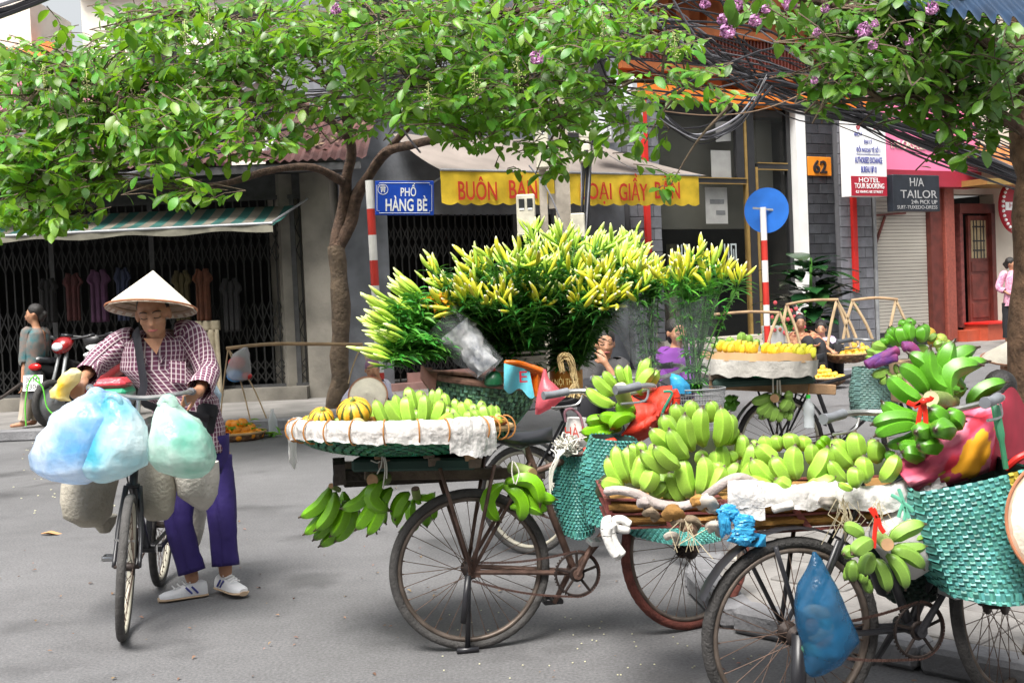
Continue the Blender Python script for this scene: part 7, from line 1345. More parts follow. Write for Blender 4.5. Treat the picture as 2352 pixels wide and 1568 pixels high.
filmbag('pink_plastic_bag', 'translucent pink plastic bag hanging from the flower basket', TX, ((920, 1135, 1150), (980, 1125, 1170), (1040, 1110, 1240), (1085, 1095, 1268), (1140, 1085, 1200), (1185, 1085, 1120)), D3 - .55, M('pink_film', (.72, .16, .2), .3, .12, 8, .3, 24, trans=.35, alpha=.85, tcol=(.8, .2, .25)), .06, seed=5, wr=.01)
rf = thing('raffia_coil', 'looped hank of straw coloured raffia hanging on the second bucket', 'raffia', P(*TX(1280, 1050), D3 - .3)); mb = MB(); r = random.Random(6)
for i in range(46): o_ = r.gauss(0, 9); s_ = r.gauss(0, 8); mb.tube(bez([P(*TX(x + o_ + r.gauss(0, 4), y + s_), D3 - .28 + r.gauss(0, .012)) for x, y in ((1250, 930), (1238, 860), (1270, 842), (1300, 880), (1320, 960), (1335, 1020), (1350 + r.gauss(0, 18), 1080))], 4), .0022, 3, False)
for i in range(16): mb.tube(bez([P(*TX(1330 + r.gauss(0, 6), 990), D3 - .3), P(*TX(1310 + r.gauss(0, 16), 1040), D3 - .3), P(*TX(1300 + r.gauss(0, 22), 1085), D3 - .3)], 3), .0022, 3, False)
mb.build('strands', M('straw', (.5, .38, .18), .7, .25, 20), rf, True, 'stuff')
# wire basket on the lily bicycle
wk = thing('wire_basket', 'grey wire mesh basket holding the sleeved lilies', 'basket', P(1600, 985, 6.0)); c = P(1600, 892, 6.0); h_ = 88 * scl(6); 
for k in range(9): z = -h_ * k / 8; r_ = (66 - 12 * k / 8) * scl(6); MB().tube([c + V(r_ * math.cos(2 * math.pi * i / 36), r_ * .75 * math.sin(2 * math.pi * i / 36), z) for i in range(36)], .004 if k == 0 else .0016, 5, closed=True).build('hoop', GREY, wk)
mb = MB()
for i in range(60): a = 2 * math.pi * i / 60; mb.tube([c + V(66 * scl(6) * math.cos(a), 66 * scl(6) * .75 * math.sin(a), 0), c + V(54 * scl(6) * math.cos(a), 54 * scl(6) * .75 * math.sin(a), -h_)], .0013, 3, False)
mb.build('mesh_wires', GREY, wk, True, 'stuff')
filmbag('blue_plastic_bag', 'small bright blue plastic bag stuffed in the wire basket', TX, ((945, 1880, 1900), (970, 1870, 1960), (1010, 1880, 2000), (1060, 1890, 2010)), 5.95, BLUEF, .05, seed=2, wr=.014)
# ------------------------------------------------------------------ people
SKIN = M('skin', (.4, .2, .12), .55, .1, 12, .1, 60, sss=.1); SKIND = M('tanned_skin', (.4, .2, .115), .55, .1, 12, .1, 60, sss=.1); HAIR = M('black_hair', (.012, .01, .009), .45, .3, 60, .5, 120); LIP = M('lips', (.32, .09, .08), .5, .1); EYE = M('eye_dark', (.02, .015, .012), .4, .1)
def remesh(o, vox, sm=6):
    m = o.modifiers.new('r', 'REMESH'); m.mode = 'VOXEL'; m.voxel_size = vox; m.use_smooth_shade = True
    m = o.modifiers.new('s', 'SMOOTH'); m.iterations = sm; m.factor = .5; return o
def caps(mb, a, b, r0, r1, n=12):
    a, b = Vector(a), Vector(b); d = (b - a); L = max(d.length, 1e-4); t = d / L; pts, rs = [], []
    for k in (-80, -55, -25): pts.append(a + t * (r0 * math.sin(R(k)))); rs.append(r0 * math.cos(R(k)))
    pts += [a, b]; rs += [r0, r1]
    for k in (25, 55, 80): pts.append(b + t * (r1 * math.sin(R(k)))); rs.append(r1 * math.cos(R(k)))
    mb.tube(pts, rs, n)
def fingers(mb, wr, palm, d, side, curl, s=1.0, nrm=None):
    """palm from the wrist along d; four fingers curling towards nrm, thumb off the side"""
    d = d.normalized(); side = (side - d * side.dot(d)).normalized(); n_ = nrm.normalized() if nrm is not None else d.cross(side); pc = wr + d * .075 * s
    caps(mb, wr, wr + d * .02, .024 * s, .027 * s)
    for k in (-.026, -.009, .009, .026): caps(mb, wr + d * .02 * s + side * k * .7 * s, pc + side * k * s, .0145 * s, .0125 * s, 10)
    for k, l in ((-.03, .062), (-.01, .075), (.011, .07), (.03, .055)):
        p0 = pc + side * k * s; a = p0; dd = d
        for j, f in enumerate((.45, .32, .23)):
            dd = (Matrix.Rotation(curl, 3, d.cross(n_)) @ dd) if j or True else dd; b = a + dd * (l * f * s); caps(mb, a, b, (.0098 - .001 * j) * s, (.0092 - .001 * j) * s, 8); a = b
    a = wr + d * .025 * s + side * -.026 * s; b = a + (d * .5 - side * .75 + n_ * .3).normalized() * .036 * s; caps(mb, a, b, .0125 * s, .0105 * s, 8); caps(mb, b, b + (d * .8 + n_ * .6).normalized() * .03 * s, .0105 * s, .008 * s, 8)
def head(mb, c, q, s=1.0):
    """skull, jaw, nose, brow, cheeks and lips in the frame q (x right, -y forward, z up)"""
    E = lambda p, r: mb.ball(c + q @ (Vector(p) * s), tuple(k * s for k in r), 16, 10, q)
    E((0, .012, .03), (.074, .092, .088)); E((0, -.03, -.03), (.06, .058, .075)); E((0, -.05, -.083), (.03, .028, .026)); caps(mb, c + q @ V(0, -.084, .012) * s, c + q @ V(0, -.1, -.028) * s, .0095 * s, .0135 * s); E((.011, -.093, -.031), (.009, .01, .008)); E((-.011, -.093, -.031), (.009, .01, .008))
    for k in (-1, 1): E((k * .036, -.066, -.018), (.025, .022, .022)); E((k * .03, -.079, .027), (.024, .012, .008)); E((k * .078, .01, -.005), (.012, .02, .032)); E((k * .031, -.078, .008), (.016, .011, .009))
    E((0, -.088, -.055), (.022, .012, .007)); E((0, -.086, -.064), (.018, .012, .007))
def face(p, c, q, s=1.0, eyes=True):
    for k in (-1, 1):
        MB().tube([c + q @ (V(k * (.015 + .032 * i / 5), -.0915 + .012 * (i / 5) ** 2 - .001, .0035 - .004 * math.sin(i / 5 * 3.14)) * s) for i in range(6)], .0022 * s, 5).build('eyelid', EYE, p); MB().tube([c + q @ (V(k * (.013 + .038 * i / 5), -.0945 + .016 * (i / 5) ** 2, .03 + .006 * math.sin(i / 5 * 3.14)) * s) for i in range(6)], .0026 * s, 5).build('eyebrow', HAIR, p)
    MB().tube([c + q @ (V((i / 6 - .5) * .046, -.0995 + .01 * abs(i / 3 - 1) ** 2, -.0585) * s) for i in range(7)], [(.0035 * s, .002 * s), (.0045 * s, .003 * s), (.0055 * s, .003 * s), (.0055 * s, .003 * s), (.0055 * s, .003 * s), (.0045 * s, .003 * s), (.003 * s, .002 * s)], 6).build('lips', LIP, p)
def facing(d):
    y = -Vector((d[0], d[1], 0)).normalized(); x = y.cross(V(0, 0, 1)); return Matrix(((x.x, y.x, 0), (x.y, y.y, 0), (0, 0, 1)))
def sleeve_(mb, pts, rs, n=18, wr=.1, seed=0):
    p = bez(pts, 8); k = len(p); m_ = len(rs) - 1; vs, fs, uvs = [], [], []; nrm = V(0, -1, .2); L = 0
    for i in range(k):
        t = (p[min(i + 1, k - 1)] - p[max(i - 1, 0)]).normalized(); nrm = (nrm - t * nrm.dot(t)).normalized(); b = t.cross(nrm); f = i / (k - 1) * m_; j0 = min(m_ - 1, int(f)); r_ = rs[j0] + (rs[j0 + 1] - rs[j0]) * (f - j0)
        if i: L += (p[i] - p[i - 1]).length
        for j in range(n + 1):
            a = 2 * math.pi * j / n; q = p[i] * 9 + V(math.cos(a), math.sin(a), seed); rr = r_ * (1 + wr * noise.noise(q) + wr * .8 * (1 - 2 * abs(noise.noise(q * 1.8)))); vs.append(p[i] + nrm * math.cos(a) * rr + b * math.sin(a) * rr); uvs.append((a * r_, L))
    for i in range(k - 1):
        for j in range(n): a = i * (n + 1) + j; fs.append((a, a + 1, a + n + 2, a + n + 1))
    mb.add(vs, fs, uvs)
def torso_(mb, rows, q, n=32, wr=.03, seed=0):
    """rows (centre, half width, half depth) from hem to neck"""
    vs, fs, uvs = [], [], []; m = []
    for i in range(len(rows) - 1):
        for k in range(5): t = k / 5; m.append((rows[i][0].lerp(rows[i + 1][0], t), rows[i][1] + (rows[i + 1][1] - rows[i][1]) * t, rows[i][2] + (rows[i + 1][2] - rows[i][2]) * t))
    m.append(rows[-1]); L = 0
    for i, (c, w, d) in enumerate(m):
        if i: L += (c - m[i - 1][0]).length
        for j in range(n + 1):
            a = 2 * math.pi * j / n + math.pi / 2; ca, sa = math.cos(a), math.sin(a); g = c * 8 + V(ca * 1.2, sa * 1.2, seed); k = 1 + wr * (noise.noise(g) + .9 * (1 - 2 * abs(noise.noise(g * 2.1)))); sx_ = abs(ca) ** .8 * (1 if ca > 0 else -1); vs.append(c + q @ V(w * sx_ * k, d * sa * k, 0)); uvs.append((a * .16, L))
    for i in range(len(m) - 1):
        for j in range(n): a = i * (n + 1) + j; fs.append((a, a + 1, a + n + 2, a + n + 1))
    mb.add(vs, fs, uvs)
def plaid():
    m = M('plaid_shirt', (.1, .03, .05), .85, .0); n, L = m.node_tree.nodes, m.node_tree.links; b = n['Principled BSDF']; uv = n.new('ShaderNodeUVMap'); sx = n.new('ShaderNodeSeparateXYZ'); L.new(uv.outputs[0], sx.inputs[0])
    def stripe(o, f, lo, hi):
        a = n.new('ShaderNodeMath'); a.operation = 'MULTIPLY'; a.inputs[1].default_value = f; L.new(sx.outputs[o], a.inputs[0]); c = n.new('ShaderNodeMath'); c.operation = 'PINGPONG'; c.inputs[1].default_value = .5; L.new(a.outputs[0], c.inputs[0]); r_ = n.new('ShaderNodeMapRange'); r_.inputs[1].default_value = lo; r_.inputs[2].default_value = hi; L.new(c.outputs[0], r_.inputs[0]); return r_.outputs[0]
    def mix(a, col, f):
        x = n.new('ShaderNodeMixRGB'); x.inputs[2].default_value = col; L.new(f, x.inputs[0])
        if isinstance(a, tuple): x.inputs[1].default_value = a
        else: L.new(a, x.inputs[1])
        return x.outputs[0]
    h = n.new('ShaderNodeMath'); h.operation = 'MULTIPLY'; h.inputs[1].default_value = .7; L.new(stripe(1, 42, .33, .42), h.inputs[0])
    c = mix((.12, .032, .07, 1), (.46, .36, .42, 1), h.outputs[0]); c = mix(c, (.62, .54, .54, 1), stripe(0, 42, .36, .43)); L.new(c, b.inputs['Base Color']); return m
# the walking vendor
T5 = Z(100, 1000, 2.24); v5 = lambda x, y, D: P(*T5(x, y), D)
DV = 6.08; pv = thing('person', 'woman in conical hat and plaid shirt walking her laden bicycle', 'person', G(450, 1390)); q = facing((.15, -1)); qh = q @ Matrix.Rotation(R(14), 3, 'X') @ Matrix.Rotation(R(-4), 3, 'Y')
hc = v5(1148, 575, DV - .1); nk = v5(1165, 770, DV); shl, shr = v5(880, 830, DV + .02), v5(1470, 780, DV + .04); ell, elr = v5(640, 1020, DV - .05), v5(1630, 1080, DV - .02); wl, wr_ = v5(530, 1140, DV - .22), v5(1560, 1270, DV - .2); gl, gr = v5(430, 1290, DV - .32), v5(1400, 1335, DV - .3)
pel = P(452, 1010, DV + .08); hl, hr = P(415, 1050, DV + .06), P(490, 1050, DV + .1); kl_, kr_ = P(410, 1190, DV - .02), P(510, 1190, DV + .04); al, ar = G(440, 1375) + V(0, .03, .1), G(512, 1372) + V(0, .08, .11)
mb = MB(); head(mb, hc, qh, 1.0); caps(mb, nk + V(0, .02, -.06), hc + qh @ V(0, .02, -.06), .05, .046); caps(mb, nk + V(0, .02, -.08), pel, .1, .12)
for s, e, w, g, k in ((shl, ell, wl, gl, -1), (shr, elr, wr_, gr, 1)):
    caps(mb, nk + V(0, .03, -.1), s, .06, .052); caps(mb, s, e, .046, .038); caps(mb, e, w, .037, .025)
fingers(mb, wl, None, gl - wl, V(1, .2, 0), R(38), 1.05, V(0, -.2, -1)); fingers(mb, wr_, None, gr - wr_, V(-.2, -.2, -1) if False else V(.1, -.6, .8), R(38), 1.05, V(-.3, .5, -1))
for h_, k_, a_ in ((hl, kl_, al), (hr, kr_, ar)): caps(mb, pel, h_, .1, .09); caps(mb, h_, k_, .08, .055); caps(mb, k_, a_, .052, .034)
remesh(mb.build('body', SKIND, pv), .0075, 4); face(pv, hc, qh)
mb = MB(); E = mb.ball(hc + qh @ V(0, .03, .035), (.081, .088, .09), 18, 12, qh); mb.ball(hc + qh @ V(0, .075, -.05), (.05, .04, .07), 12, 8, qh); remesh(mb.build('hair', HAIR, pv), .01, 2)
PL = plaid(); mb = MB(); hem = P(452, 1035, DV + .06)
torso_(mb, [(P(440, 1040, DV + .04), .165, .115), (P(438, 985, DV + .04), .17, .115), (P(425, 920, DV + .02), .165, .115), (v5(1175, 1060, DV + .02), .17, .115), (v5(1180, 900, DV + .02), .175, .11), (v5(1178, 810, DV + .03), .165, .095), (v5(1172, 745, DV + .05), .11, .07), (v5(1170, 712, DV + .05), .065, .06)], q, wr=.035)
sleeve_(mb, [shl + V(.05, .01, .0), shl + V(-.01, 0, -.01), ell, wl + (ell - wl) * .12], [.075, .078, .066, .052, .056], wr=.12, seed=3); sleeve_(mb, [shr + V(-.05, .01, .0), shr + V(.01, 0, -.01), elr, wr_ + (elr - wr_) * .1], [.075, .078, .066, .056, .06], wr=.12, seed=8)
o = mb.build('shirt', PL, pv); md = o.modifiers.new('t', 'SOLIDIFY'); md.thickness = .003
mb = MB()
for k in (-1, 1): mb.grid(lambda u, v: nk + q @ V(k * (.028 + .05 * math.sin(u * 1.5) + .03 * v * u), -.075 + .13 * u ** 1.5 - .012 * v - .02 * math.sin(v * 2), -.1 + .13 * u - .045 * v), 10, 5)
mb.uv = {k: [(u * .12, v * .07) for u, v in w] for k, w in mb.uv.items()}; o = mb.build('collar', PL, pv); md = o.modifiers.new('t', 'SOLIDIFY'); md.thickness = .004
mb = MB(); a_, b_, c_ = v5(1060, 790, DV - .125), v5(1240, 790, DV - .125), v5(1178, 935, DV - .13); mb.add([a_, b_, c_, (a_ + b_) / 2 + V(0, -.012, 0)], [(0, 3, 2), (3, 1, 2)]); mb.build('neck_opening', SKIND, pv)
PK = lambda u, v: v5(1290 + 150 * u, 985 + 195 * v + 15 * u, DV - .12 - .01 * math.sin(u * 3.1)); g_ = MB().grid(PK, 6, 6); g_.uv = {k: [(u * .085, v * .1) for u, v in w] for k, w in g_.uv.items()}; g_.build('pocket', PL, pv)
mb = MB(); pts = [v5(985, 720, DV - .02), v5(1005, 800, DV - .11), v5(1035, 1000, DV - .135), v5(1065, 1200, DV - .14), v5(1085, 1380, DV - .12), P(480, 960, DV - .08)]; mb.tube(bez(pts, 5), [(.004, .027)] * 26, 8, up=(0, -1, 0)); mb.build('bag_strap', M('black_strap', (.012, .012, .018), .7, .2), pv)
TRO = M('navy_trousers', (.018, .008, .1), .8, .15, 6, .3, 25); mb = MB(); torso_(mb, [(P(452, 1085, DV + .07), .16, .12), (P(452, 1000, DV + .06), .16, .11)], q, seed=4)
sleeve_(mb, [hl, kl_, al + V(0, 0, .03)], [.09, .084, .072, .064, .066], wr=.08, seed=5); sleeve_(mb, [hr, kr_, ar + V(0, 0, .035)], [.09, .084, .072, .064, .066], wr=.08, seed=6); o = mb.build('trousers', TRO, pv); md = o.modifiers.new('t', 'SOLIDIFY'); md.thickness = .004
SHW = M('white_canvas', (.72, .72, .74), .75, .08, 10, .2, 50); SOLE = M('tan_sole', (.5, .36, .24), .7, .2)
def shoe(ank, toe, lift=0):
    an, to = Vector(ank), Vector(toe); d = (to - an); d.z = 0; d.normalize(); s = V(-d.y, d.x, 0); g = V(an.x, an.y, lift); mb = MB(); rows = [(-.07, .03, .075), (-.05, .037, .085), (0, .038, .09), (.05, .042, .07), (.1, .046, .052), (.14, .042, .045), (.165, .022, .035)]
    rings = []
    for (x, w, h_) in rows: rings.append([g + d * x + s * (w * math.cos(t)) + V(0, 0, .018 + (h_ - .018) * max(0, math.sin(t)) ** .8) for t in [math.pi * i / 10 for i in range(11)]])
    sh_ = mb.loft(rings, False, (1, 1)).build('shoe', SHW, pv); rings = []
    for (x, w, h_) in rows: rings.append([g + d * x * 1.04 + s * (w * 1.1 * math.cos(t)) + V(0, 0, .011 + .011 * math.sin(t)) for t in [2 * math.pi * i / 16 for i in range(16)]])
    MB().loft(rings, True, (1, 1)).build('sole', SOLE, sh_)
    for k in range(4): x = .015 + .025 * k; MB().tube([g + d * x + s * .026 + V(0, 0, .088 - .3 * x), g + d * (x + .01) + V(0, 0, .1 - .3 * x), g + d * x - s * .026 + V(0, 0, .088 - .3 * x)], .004, 5).build('lace', SIGNW, sh_)
    for k in (-1, 1):
        for x in (.0, .03): MB().tube([g + d * (x - .02) + s * (k * .041) + V(0, 0, .03), g + d * (x + .01) + s * (k * .038) + V(0, 0, .065)], .005, 5).build('stripe', NAVY, sh_)
shoe(al, G(398, 1378)); shoe(ar, G(572, 1378), .015)
ch_ = cone_hat('x', v5(1132, 522, DV - .06), .222, .195, Matrix.Rotation(R(-12), 3, 'X') @ Matrix.Rotation(R(2), 3, 'Y'), top=False, par=pv)
# ---- a simpler figure for those further off
def figure(label, J, face_d, shirt, legs, hair=HAIR, skin=SKIND, vox=.014, sleeves=True, long_leg=True, s=1.0, bun=True, shoes=None, dress_w=1.0):
    """J: joints in the world (h head, n neck, p pelvis, sl sr el er wl wr hl hr kl kr al ar)"""
    a = J['al']; gz = .085 if inside(a, top) else (.12 if (a.y > 14.3 if a.x < -1.65 else (a - V(-1.65, 14.3, 0)).dot(FN) < 0) else 0)
    for k in 'lr': J['a' + k].z = gz + .085
    hs_ = J['p'].z - gz - .13
    if J['kl'].z > J['p'].z - .16 and hs_ > .08:
        st_ = thing('low_stool', 'low plastic stool under the ' + ' '.join(label.split()[:6]), 'stool', V(J['p'].x, J['p'].y, gz), 'low stools'); MB().box(V(J['p'].x, J['p'].y, gz + hs_), (.27, .22, .025), None, .01).build('seat', M('blue_stool', (.03, .1, .35), .5, .1), st_, False)
        for sx_ in (-.1, .1):
            for sy_ in (-.08, .08): MB().beam(V(J['p'].x + sx_ * 1.1, J['p'].y + sy_ * 1.1, gz), V(J['p'].x + sx_, J['p'].y + sy_, gz + hs_ - .012), .03, .03).build('leg', MATS['blue_stool'], st_, False)
    p = thing('person', label, 'person', V(J['p'].x, J['p'].y, min(J['al'].z, J['p'].z) - .06)); q = facing(face_d); mb = MB(); head(mb, J['h'], q, s); caps(mb, J['n'], J['h'] + V(0, 0, -.07) * s, .048 * s, .045 * s); caps(mb, J['n'] - V(0, 0, .08), J['p'], .1 * s, .12 * s)
    for k in 'lr':
        caps(mb, J['n'] - V(0, 0, .07), J['s' + k], .05 * s, .05 * s); caps(mb, J['s' + k], J['e' + k], .043 * s, .036 * s); caps(mb, J['e' + k], J['w' + k], .035 * s, .024 * s); d = (J['w' + k] - J['e' + k]).normalized(); fingers(mb, J['w' + k], None, d, q @ V(1, 0, 0) if abs((q @ V(1, 0, 0)).dot(d)) < .8 else V(0, 0, 1), R(25), 1.0 * s); caps(mb, J['p'], J['h' + k], .1 * s, .09 * s); caps(mb, J['h' + k], J['k' + k], .08 * s, .055 * s); caps(mb, J['k' + k], J['a' + k], .052 * s, .035 * s); f_ = q @ V(0, -1, 0); caps(mb, J['a' + k] - V(0, 0, .03), J['a' + k] + f_ * .14 - V(0, 0, .045), .033 * s, .026 * s)
    remesh(mb.build('body', skin, p), vox, 4); face(p, J['h'], q, s)
    mb = MB(); mb.ball(J['h'] + q @ V(0, .022, .046) * s, (.087 * s, .095 * s, .09 * s), 16, 12, q); mb.ball(J['h'] + q @ V(0, .08, -.03) * s, (.055 * s, .045 * s, .07 * s), 12, 8, q)
    if bun: mb.ball(J['h'] + q @ V(0, .12, .0) * s, .04 * s, 10, 8)
    remesh(mb.build('hair', hair, p), .014, 2); mb = MB(); n_, pp = J['n'], J['p']
    torso_(mb, [(pp - V(0, 0, .1) * s, .175 * s * dress_w, .13 * s), (pp, .17 * s * dress_w, .13 * s), (pp.lerp(n_, .4), .16 * s, .12 * s), (pp.lerp(n_, .72), .175 * s, .115 * s), (pp.lerp(n_, .92), .15 * s, .085 * s), (n_ + V(0, 0, .01), .06 * s, .055 * s)], q, 24, .05)
    for k in 'lr':
        if sleeves: sleeve_(mb, [J['s' + k].lerp(n_, .2), J['s' + k], J['e' + k], J['e' + k].lerp(J['w' + k], .7 if sleeves == 'long' else .15)], [.07 * s, .072 * s, .06 * s, .052 * s], 14, .12)
    mb.build('shirt', shirt, p); mb = MB()
    torso_(mb, [(pp - V(0, 0, .12) * s, .165 * s, .125 * s), (pp + V(0, 0, .02), .16 * s, .12 * s)], q, 20, .03)
    for k in 'lr': sleeve_(mb, [J['h' + k], J['k' + k], J['k' + k].lerp(J['a' + k], .92 if long_leg else .4)], [.1 * s, .09 * s, .078 * s, .07 * s, .07 * s], 14, .08)
    mb.build('trousers', legs, p); return p
def joints(D, **k): return {n_: P(x, y, D + (z[0] if z else 0)) for n_, (x, y, *z) in k.items()}
TEALP = M('teal_print', (.05, .17, .19), .85, .3, 10, col2=(.16, .1, .08)); BEI = M('beige_cloth', (.42, .36, .28), .85, .12, 6); BLKC = M('black_cloth', (.014, .014, .018), .85, .2); WPR = M('white_print', (.62, .6, .66), .85, .12, 30, col2=(.45, .42, .6)); RPR = M('red_brown_print', (.26, .05, .03), .85, .4, 24, col2=(.4, .22, .12)); LPR = M('lilac_print', (.55, .42, .62), .85, .2, 30); PKP = M('pink_print', (.6, .2, .36), .85, .2, 26, col2=(.7, .4, .5)); PURP = M('violet_cloth', (.13, .03, .2), .85, .2)
figure('woman in teal sleeveless top walking past the motorbike at the far left', joints(14.5, h=(78, 722), n=(84, 755), p=(78, 865), sl=(62, 768, -.05), sr=(100, 768, .1), el=(56, 825, -.1), er=(100, 820, .1), wl=(52, 880, -.15), wr=(90, 860, .1), hl=(72, 875, -.05), hr=(85, 875, .08), kl=(62, 925, -.05), kr=(88, 925, .08), al=(55, 975, -.05), ar=(80, 975, .1)), (-1, -.25), TEALP, BEI, sleeves=True, vox=.016)
figure('seated vendor in pale blouse holding a straw hat behind the tray of bananas', joints(13.3, h=(855, 850), n=(855, 878), p=(850, 940), sl=(826, 888), sr=(884, 888), el=(800, 915, -.15), er=(888, 915, -.2), wl=(788, 935, -.3), wr=(868, 862, -.25), hl=(838, 945), hr=(866, 945), kl=(815, 925, -.45), kr=(880, 925, -.45), al=(812, 968, -.4), ar=(882, 968, -.4)), (0, -1), WPR, BLKC, sleeves='long', vox=.016, hair=M('violet_scarf', (.22, .12, .2), .8, .2))
cone_hat('straw hat with dark red ribbon held by the seated vendor', P(845, 908, 12.75), .21, .12, Matrix.Rotation(R(70), 3, 'X'))
figure('woman in red brown print squatting by the yellow fruit at the kerb', joints(17.3, h=(1838, 742), n=(1842, 765), p=(1850, 815), sl=(1822, 775), sr=(1866, 772), el=(1826, 800, -.15), er=(1888, 790, -.25), wl=(1868, 795, -.4), wr=(1910, 805, -.4), hl=(1845, 815), hr=(1862, 815), kl=(1858, 785, -.35), kr=(1882, 790, -.35), al=(1868, 832, -.35), ar=(1890, 832, -.35)), (-.1, -1), RPR, BLKC, vox=.018)
figure('woman in lilac print seated just right of the red brown one', joints(17.9, h=(1886, 757), n=(1890, 776), p=(1900, 822), sl=(1874, 784), sr=(1910, 784), el=(1876, 804, -.1), er=(1925, 798, -.2), wl=(1905, 806, -.3), wr=(1940, 806, -.3), hl=(1892, 820), hr=(1908, 820), kl=(1900, 795, -.35), kr=(1925, 798, -.35), al=(1905, 832, -.35), ar=(1926, 832, -.35)), (-.3, -1), LPR, BLKC, vox=.018)
figure('woman in pink print blouse and black trousers standing by the tree trunk', joints(23.5, h=(2322, 606), n=(2326, 622), p=(2322, 690), sl=(2304, 632), sr=(2346, 632), el=(2294, 660), er=(2356, 660), wl=(2312, 672, -.12), wr=(2350, 690), hl=(2314, 696), hr=(2330, 696), kl=(2312, 735), kr=(2330, 735), al=(2312, 770), ar=(2332, 772)), (.8, -.6), PKP, BLKC, sleeves='long', vox=.022)
figure('vendor in dark shirt with hand to her face behind the lilies', joints(9.0, h=(1388, 790), n=(1388, 825), p=(1380, 930), sl=(1355, 845), sr=(1425, 845), el=(1350, 900, -.2), er=(1425, 890, -.25), wl=(1372, 900, -.3), wr=(1392, 835, -.22), hl=(1365, 940), hr=(1400, 940), kl=(1350, 900, -.5), kr=(1415, 905, -.5), al=(1350, 1000, -.4), ar=(1415, 1000, -.4)), (.1, -1), M('charcoal_cloth', (.05, .048, .05), .9, .2), BLKC)
figure('person in violet top bent low behind the sleeved lilies', joints(9.6, h=(1555, 765), n=(1552, 800), p=(1548, 910), sl=(1525, 820), sr=(1580, 820), el=(1520, 880, -.1), er=(1580, 880, -.1), wl=(1540, 920, -.2), wr=(1570, 920, -.2), hl=(1540, 915), hr=(1560, 915), kl=(1535, 900, -.4), kr=(1565, 900, -.4), al=(1535, 975, -.3), ar=(1565, 975, -.3)), (.3, -1), PURP, BLKC)
figure('vendor under a conical hat seated beside the tree trunk', joints(10, h=(2322, 842), n=(2326, 872), p=(2340, 960), sl=(2295, 885), sr=(2360, 885), el=(2290, 930), er=(2370, 930), wl=(2300, 960, -.2), wr=(2360, 960, -.2), hl=(2330, 965), hr=(2352, 965), kl=(2320, 945, -.4), kr=(2360, 945, -.4), al=(2322, 1015, -.3), ar=(2360, 1015, -.3)), (-.5, -1), BEI, BLKC)
cone_hat('pale conical hat worn by the vendor at the tree trunk', P(2320, 822, 9.98), .23, .16, Matrix.Rotation(R(12), 3, 'X'))
figure('black-haired vendor crouching behind the plantains at the right edge', joints(6.4, h=(2300, 905), n=(2310, 955), p=(2330, 1100), sl=(2260, 985), sr=(2375, 985), el=(2255, 1070, -.1), er=(2390, 1070, -.1), wl=(2290, 1120, -.2), wr=(2370, 1120, -.2), hl=(2310, 1110), hr=(2360, 1110), kl=(2290, 1070, -.35), kr=(2370, 1070, -.35), al=(2300, 1195, -.3), ar=(2370, 1195, -.3)), (.7, 1), M('grey_violet_cloth', (.12, .1, .16), .9, .2), BLKC)
# ------------------------------------------------------------------ the walking vendor's load
T1 = Z(0, 1700, 1.521); TV = lambda x, y: (x, y)
def bagmat(name, c, c2): return M(name, c, .15, .05, 4.5, .8, 18, trans=.35, col2=c2, tcol=c2, spec=.7, alpha=.7)
WCON = M('white_contents', (.85, .86, .85), .7, .08, 8)
def stuffing(t, spots, D):
    for i, (x, y, a, b) in enumerate(spots): crumple(t, P(x, y, D), (a * scl(D), .1, b * scl(D)), x * .1, WCON, 'wrapped_contents', .22, .8)
BA, BB_, BC = bagmat('blue_white_film', (.02, .36, .82), (.93, .95, .96)), bagmat('cyan_film', (.01, .52, .68), (.92, .96, .95)), bagmat('mint_film', (.01, .5, .34), (.92, .96, .93))
GB = 'full plastic bags on the vendor\'s handlebar'
def knot(t, x, y, D, m): wrap(t, [P(x - 10, y + 12, D), P(x, y - 6, D), P(x + 14, y - 4, D), P(x + 22, y + 14, D)], .022, x, m, 'knot', wr=.5)
t = filmbag('plastic_bag', 'bulging blue and white plastic bag at the left of the handlebar', TV, ((900, 205, 262), (925, 165, 290), (955, 122, 300), (1000, 92, 305), (1045, 74, 290), (1075, 82, 262), (1098, 120, 235), (1110, 165, 205)), 5.42, BA, .17, group=GB, seed=1, wr=.02, n=44); knot(t, 215, 908, 5.4, BA); stuffing(t, ((190, 1015, 75, 62), (235, 985, 50, 45)), 5.43)
t = filmbag('plastic_bag', 'cyan plastic bag in the middle, hanging before the front wheel', TV, ((915, 245, 280), (940, 238, 310), (980, 222, 335), (1030, 205, 342), (1070, 195, 330), (1095, 205, 290), (1108, 225, 250)), 5.34, BB_, .13, group=GB, seed=7, wr=.019, n=44); knot(t, 255, 920, 5.32, BB_); stuffing(t, ((272, 1025, 52, 62),), 5.35)
t = filmbag('plastic_bag', 'mint green plastic bag at the right of the handlebar', TV, ((915, 375, 398), (935, 362, 418), (965, 350, 455), (1005, 342, 482), (1050, 345, 496), (1078, 370, 490), (1094, 410, 470)), 5.42, BC, .15, group=GB, seed=13, wr=.019, n=44); knot(t, 380, 922, 5.4, BC); stuffing(t, ((418, 1020, 58, 58),), 5.43)
SAK = M('beige_sack', (.36, .33, .27), .85, .25, 5, .5, 60); GS = 'woven sacks slung on the vendor\'s bicycle'
filmbag('sack', 'grey beige sack slung left of the front wheel', TV, ((1080, 158, 268), (1110, 146, 268), (1150, 144, 262), (1185, 152, 255), (1205, 180, 240)), 5.75, SAK, .14, 'sack', .012, GS, 3, roundc=1.1)
filmbag('sack', 'grey beige sack hanging between the wheel and the trousers', TV, ((1050, 318, 398), (1090, 316, 400), (1140, 318, 402), (1175, 326, 396), (1192, 340, 385)), 5.72, SAK, .12, 'sack', .01, GS, 9)
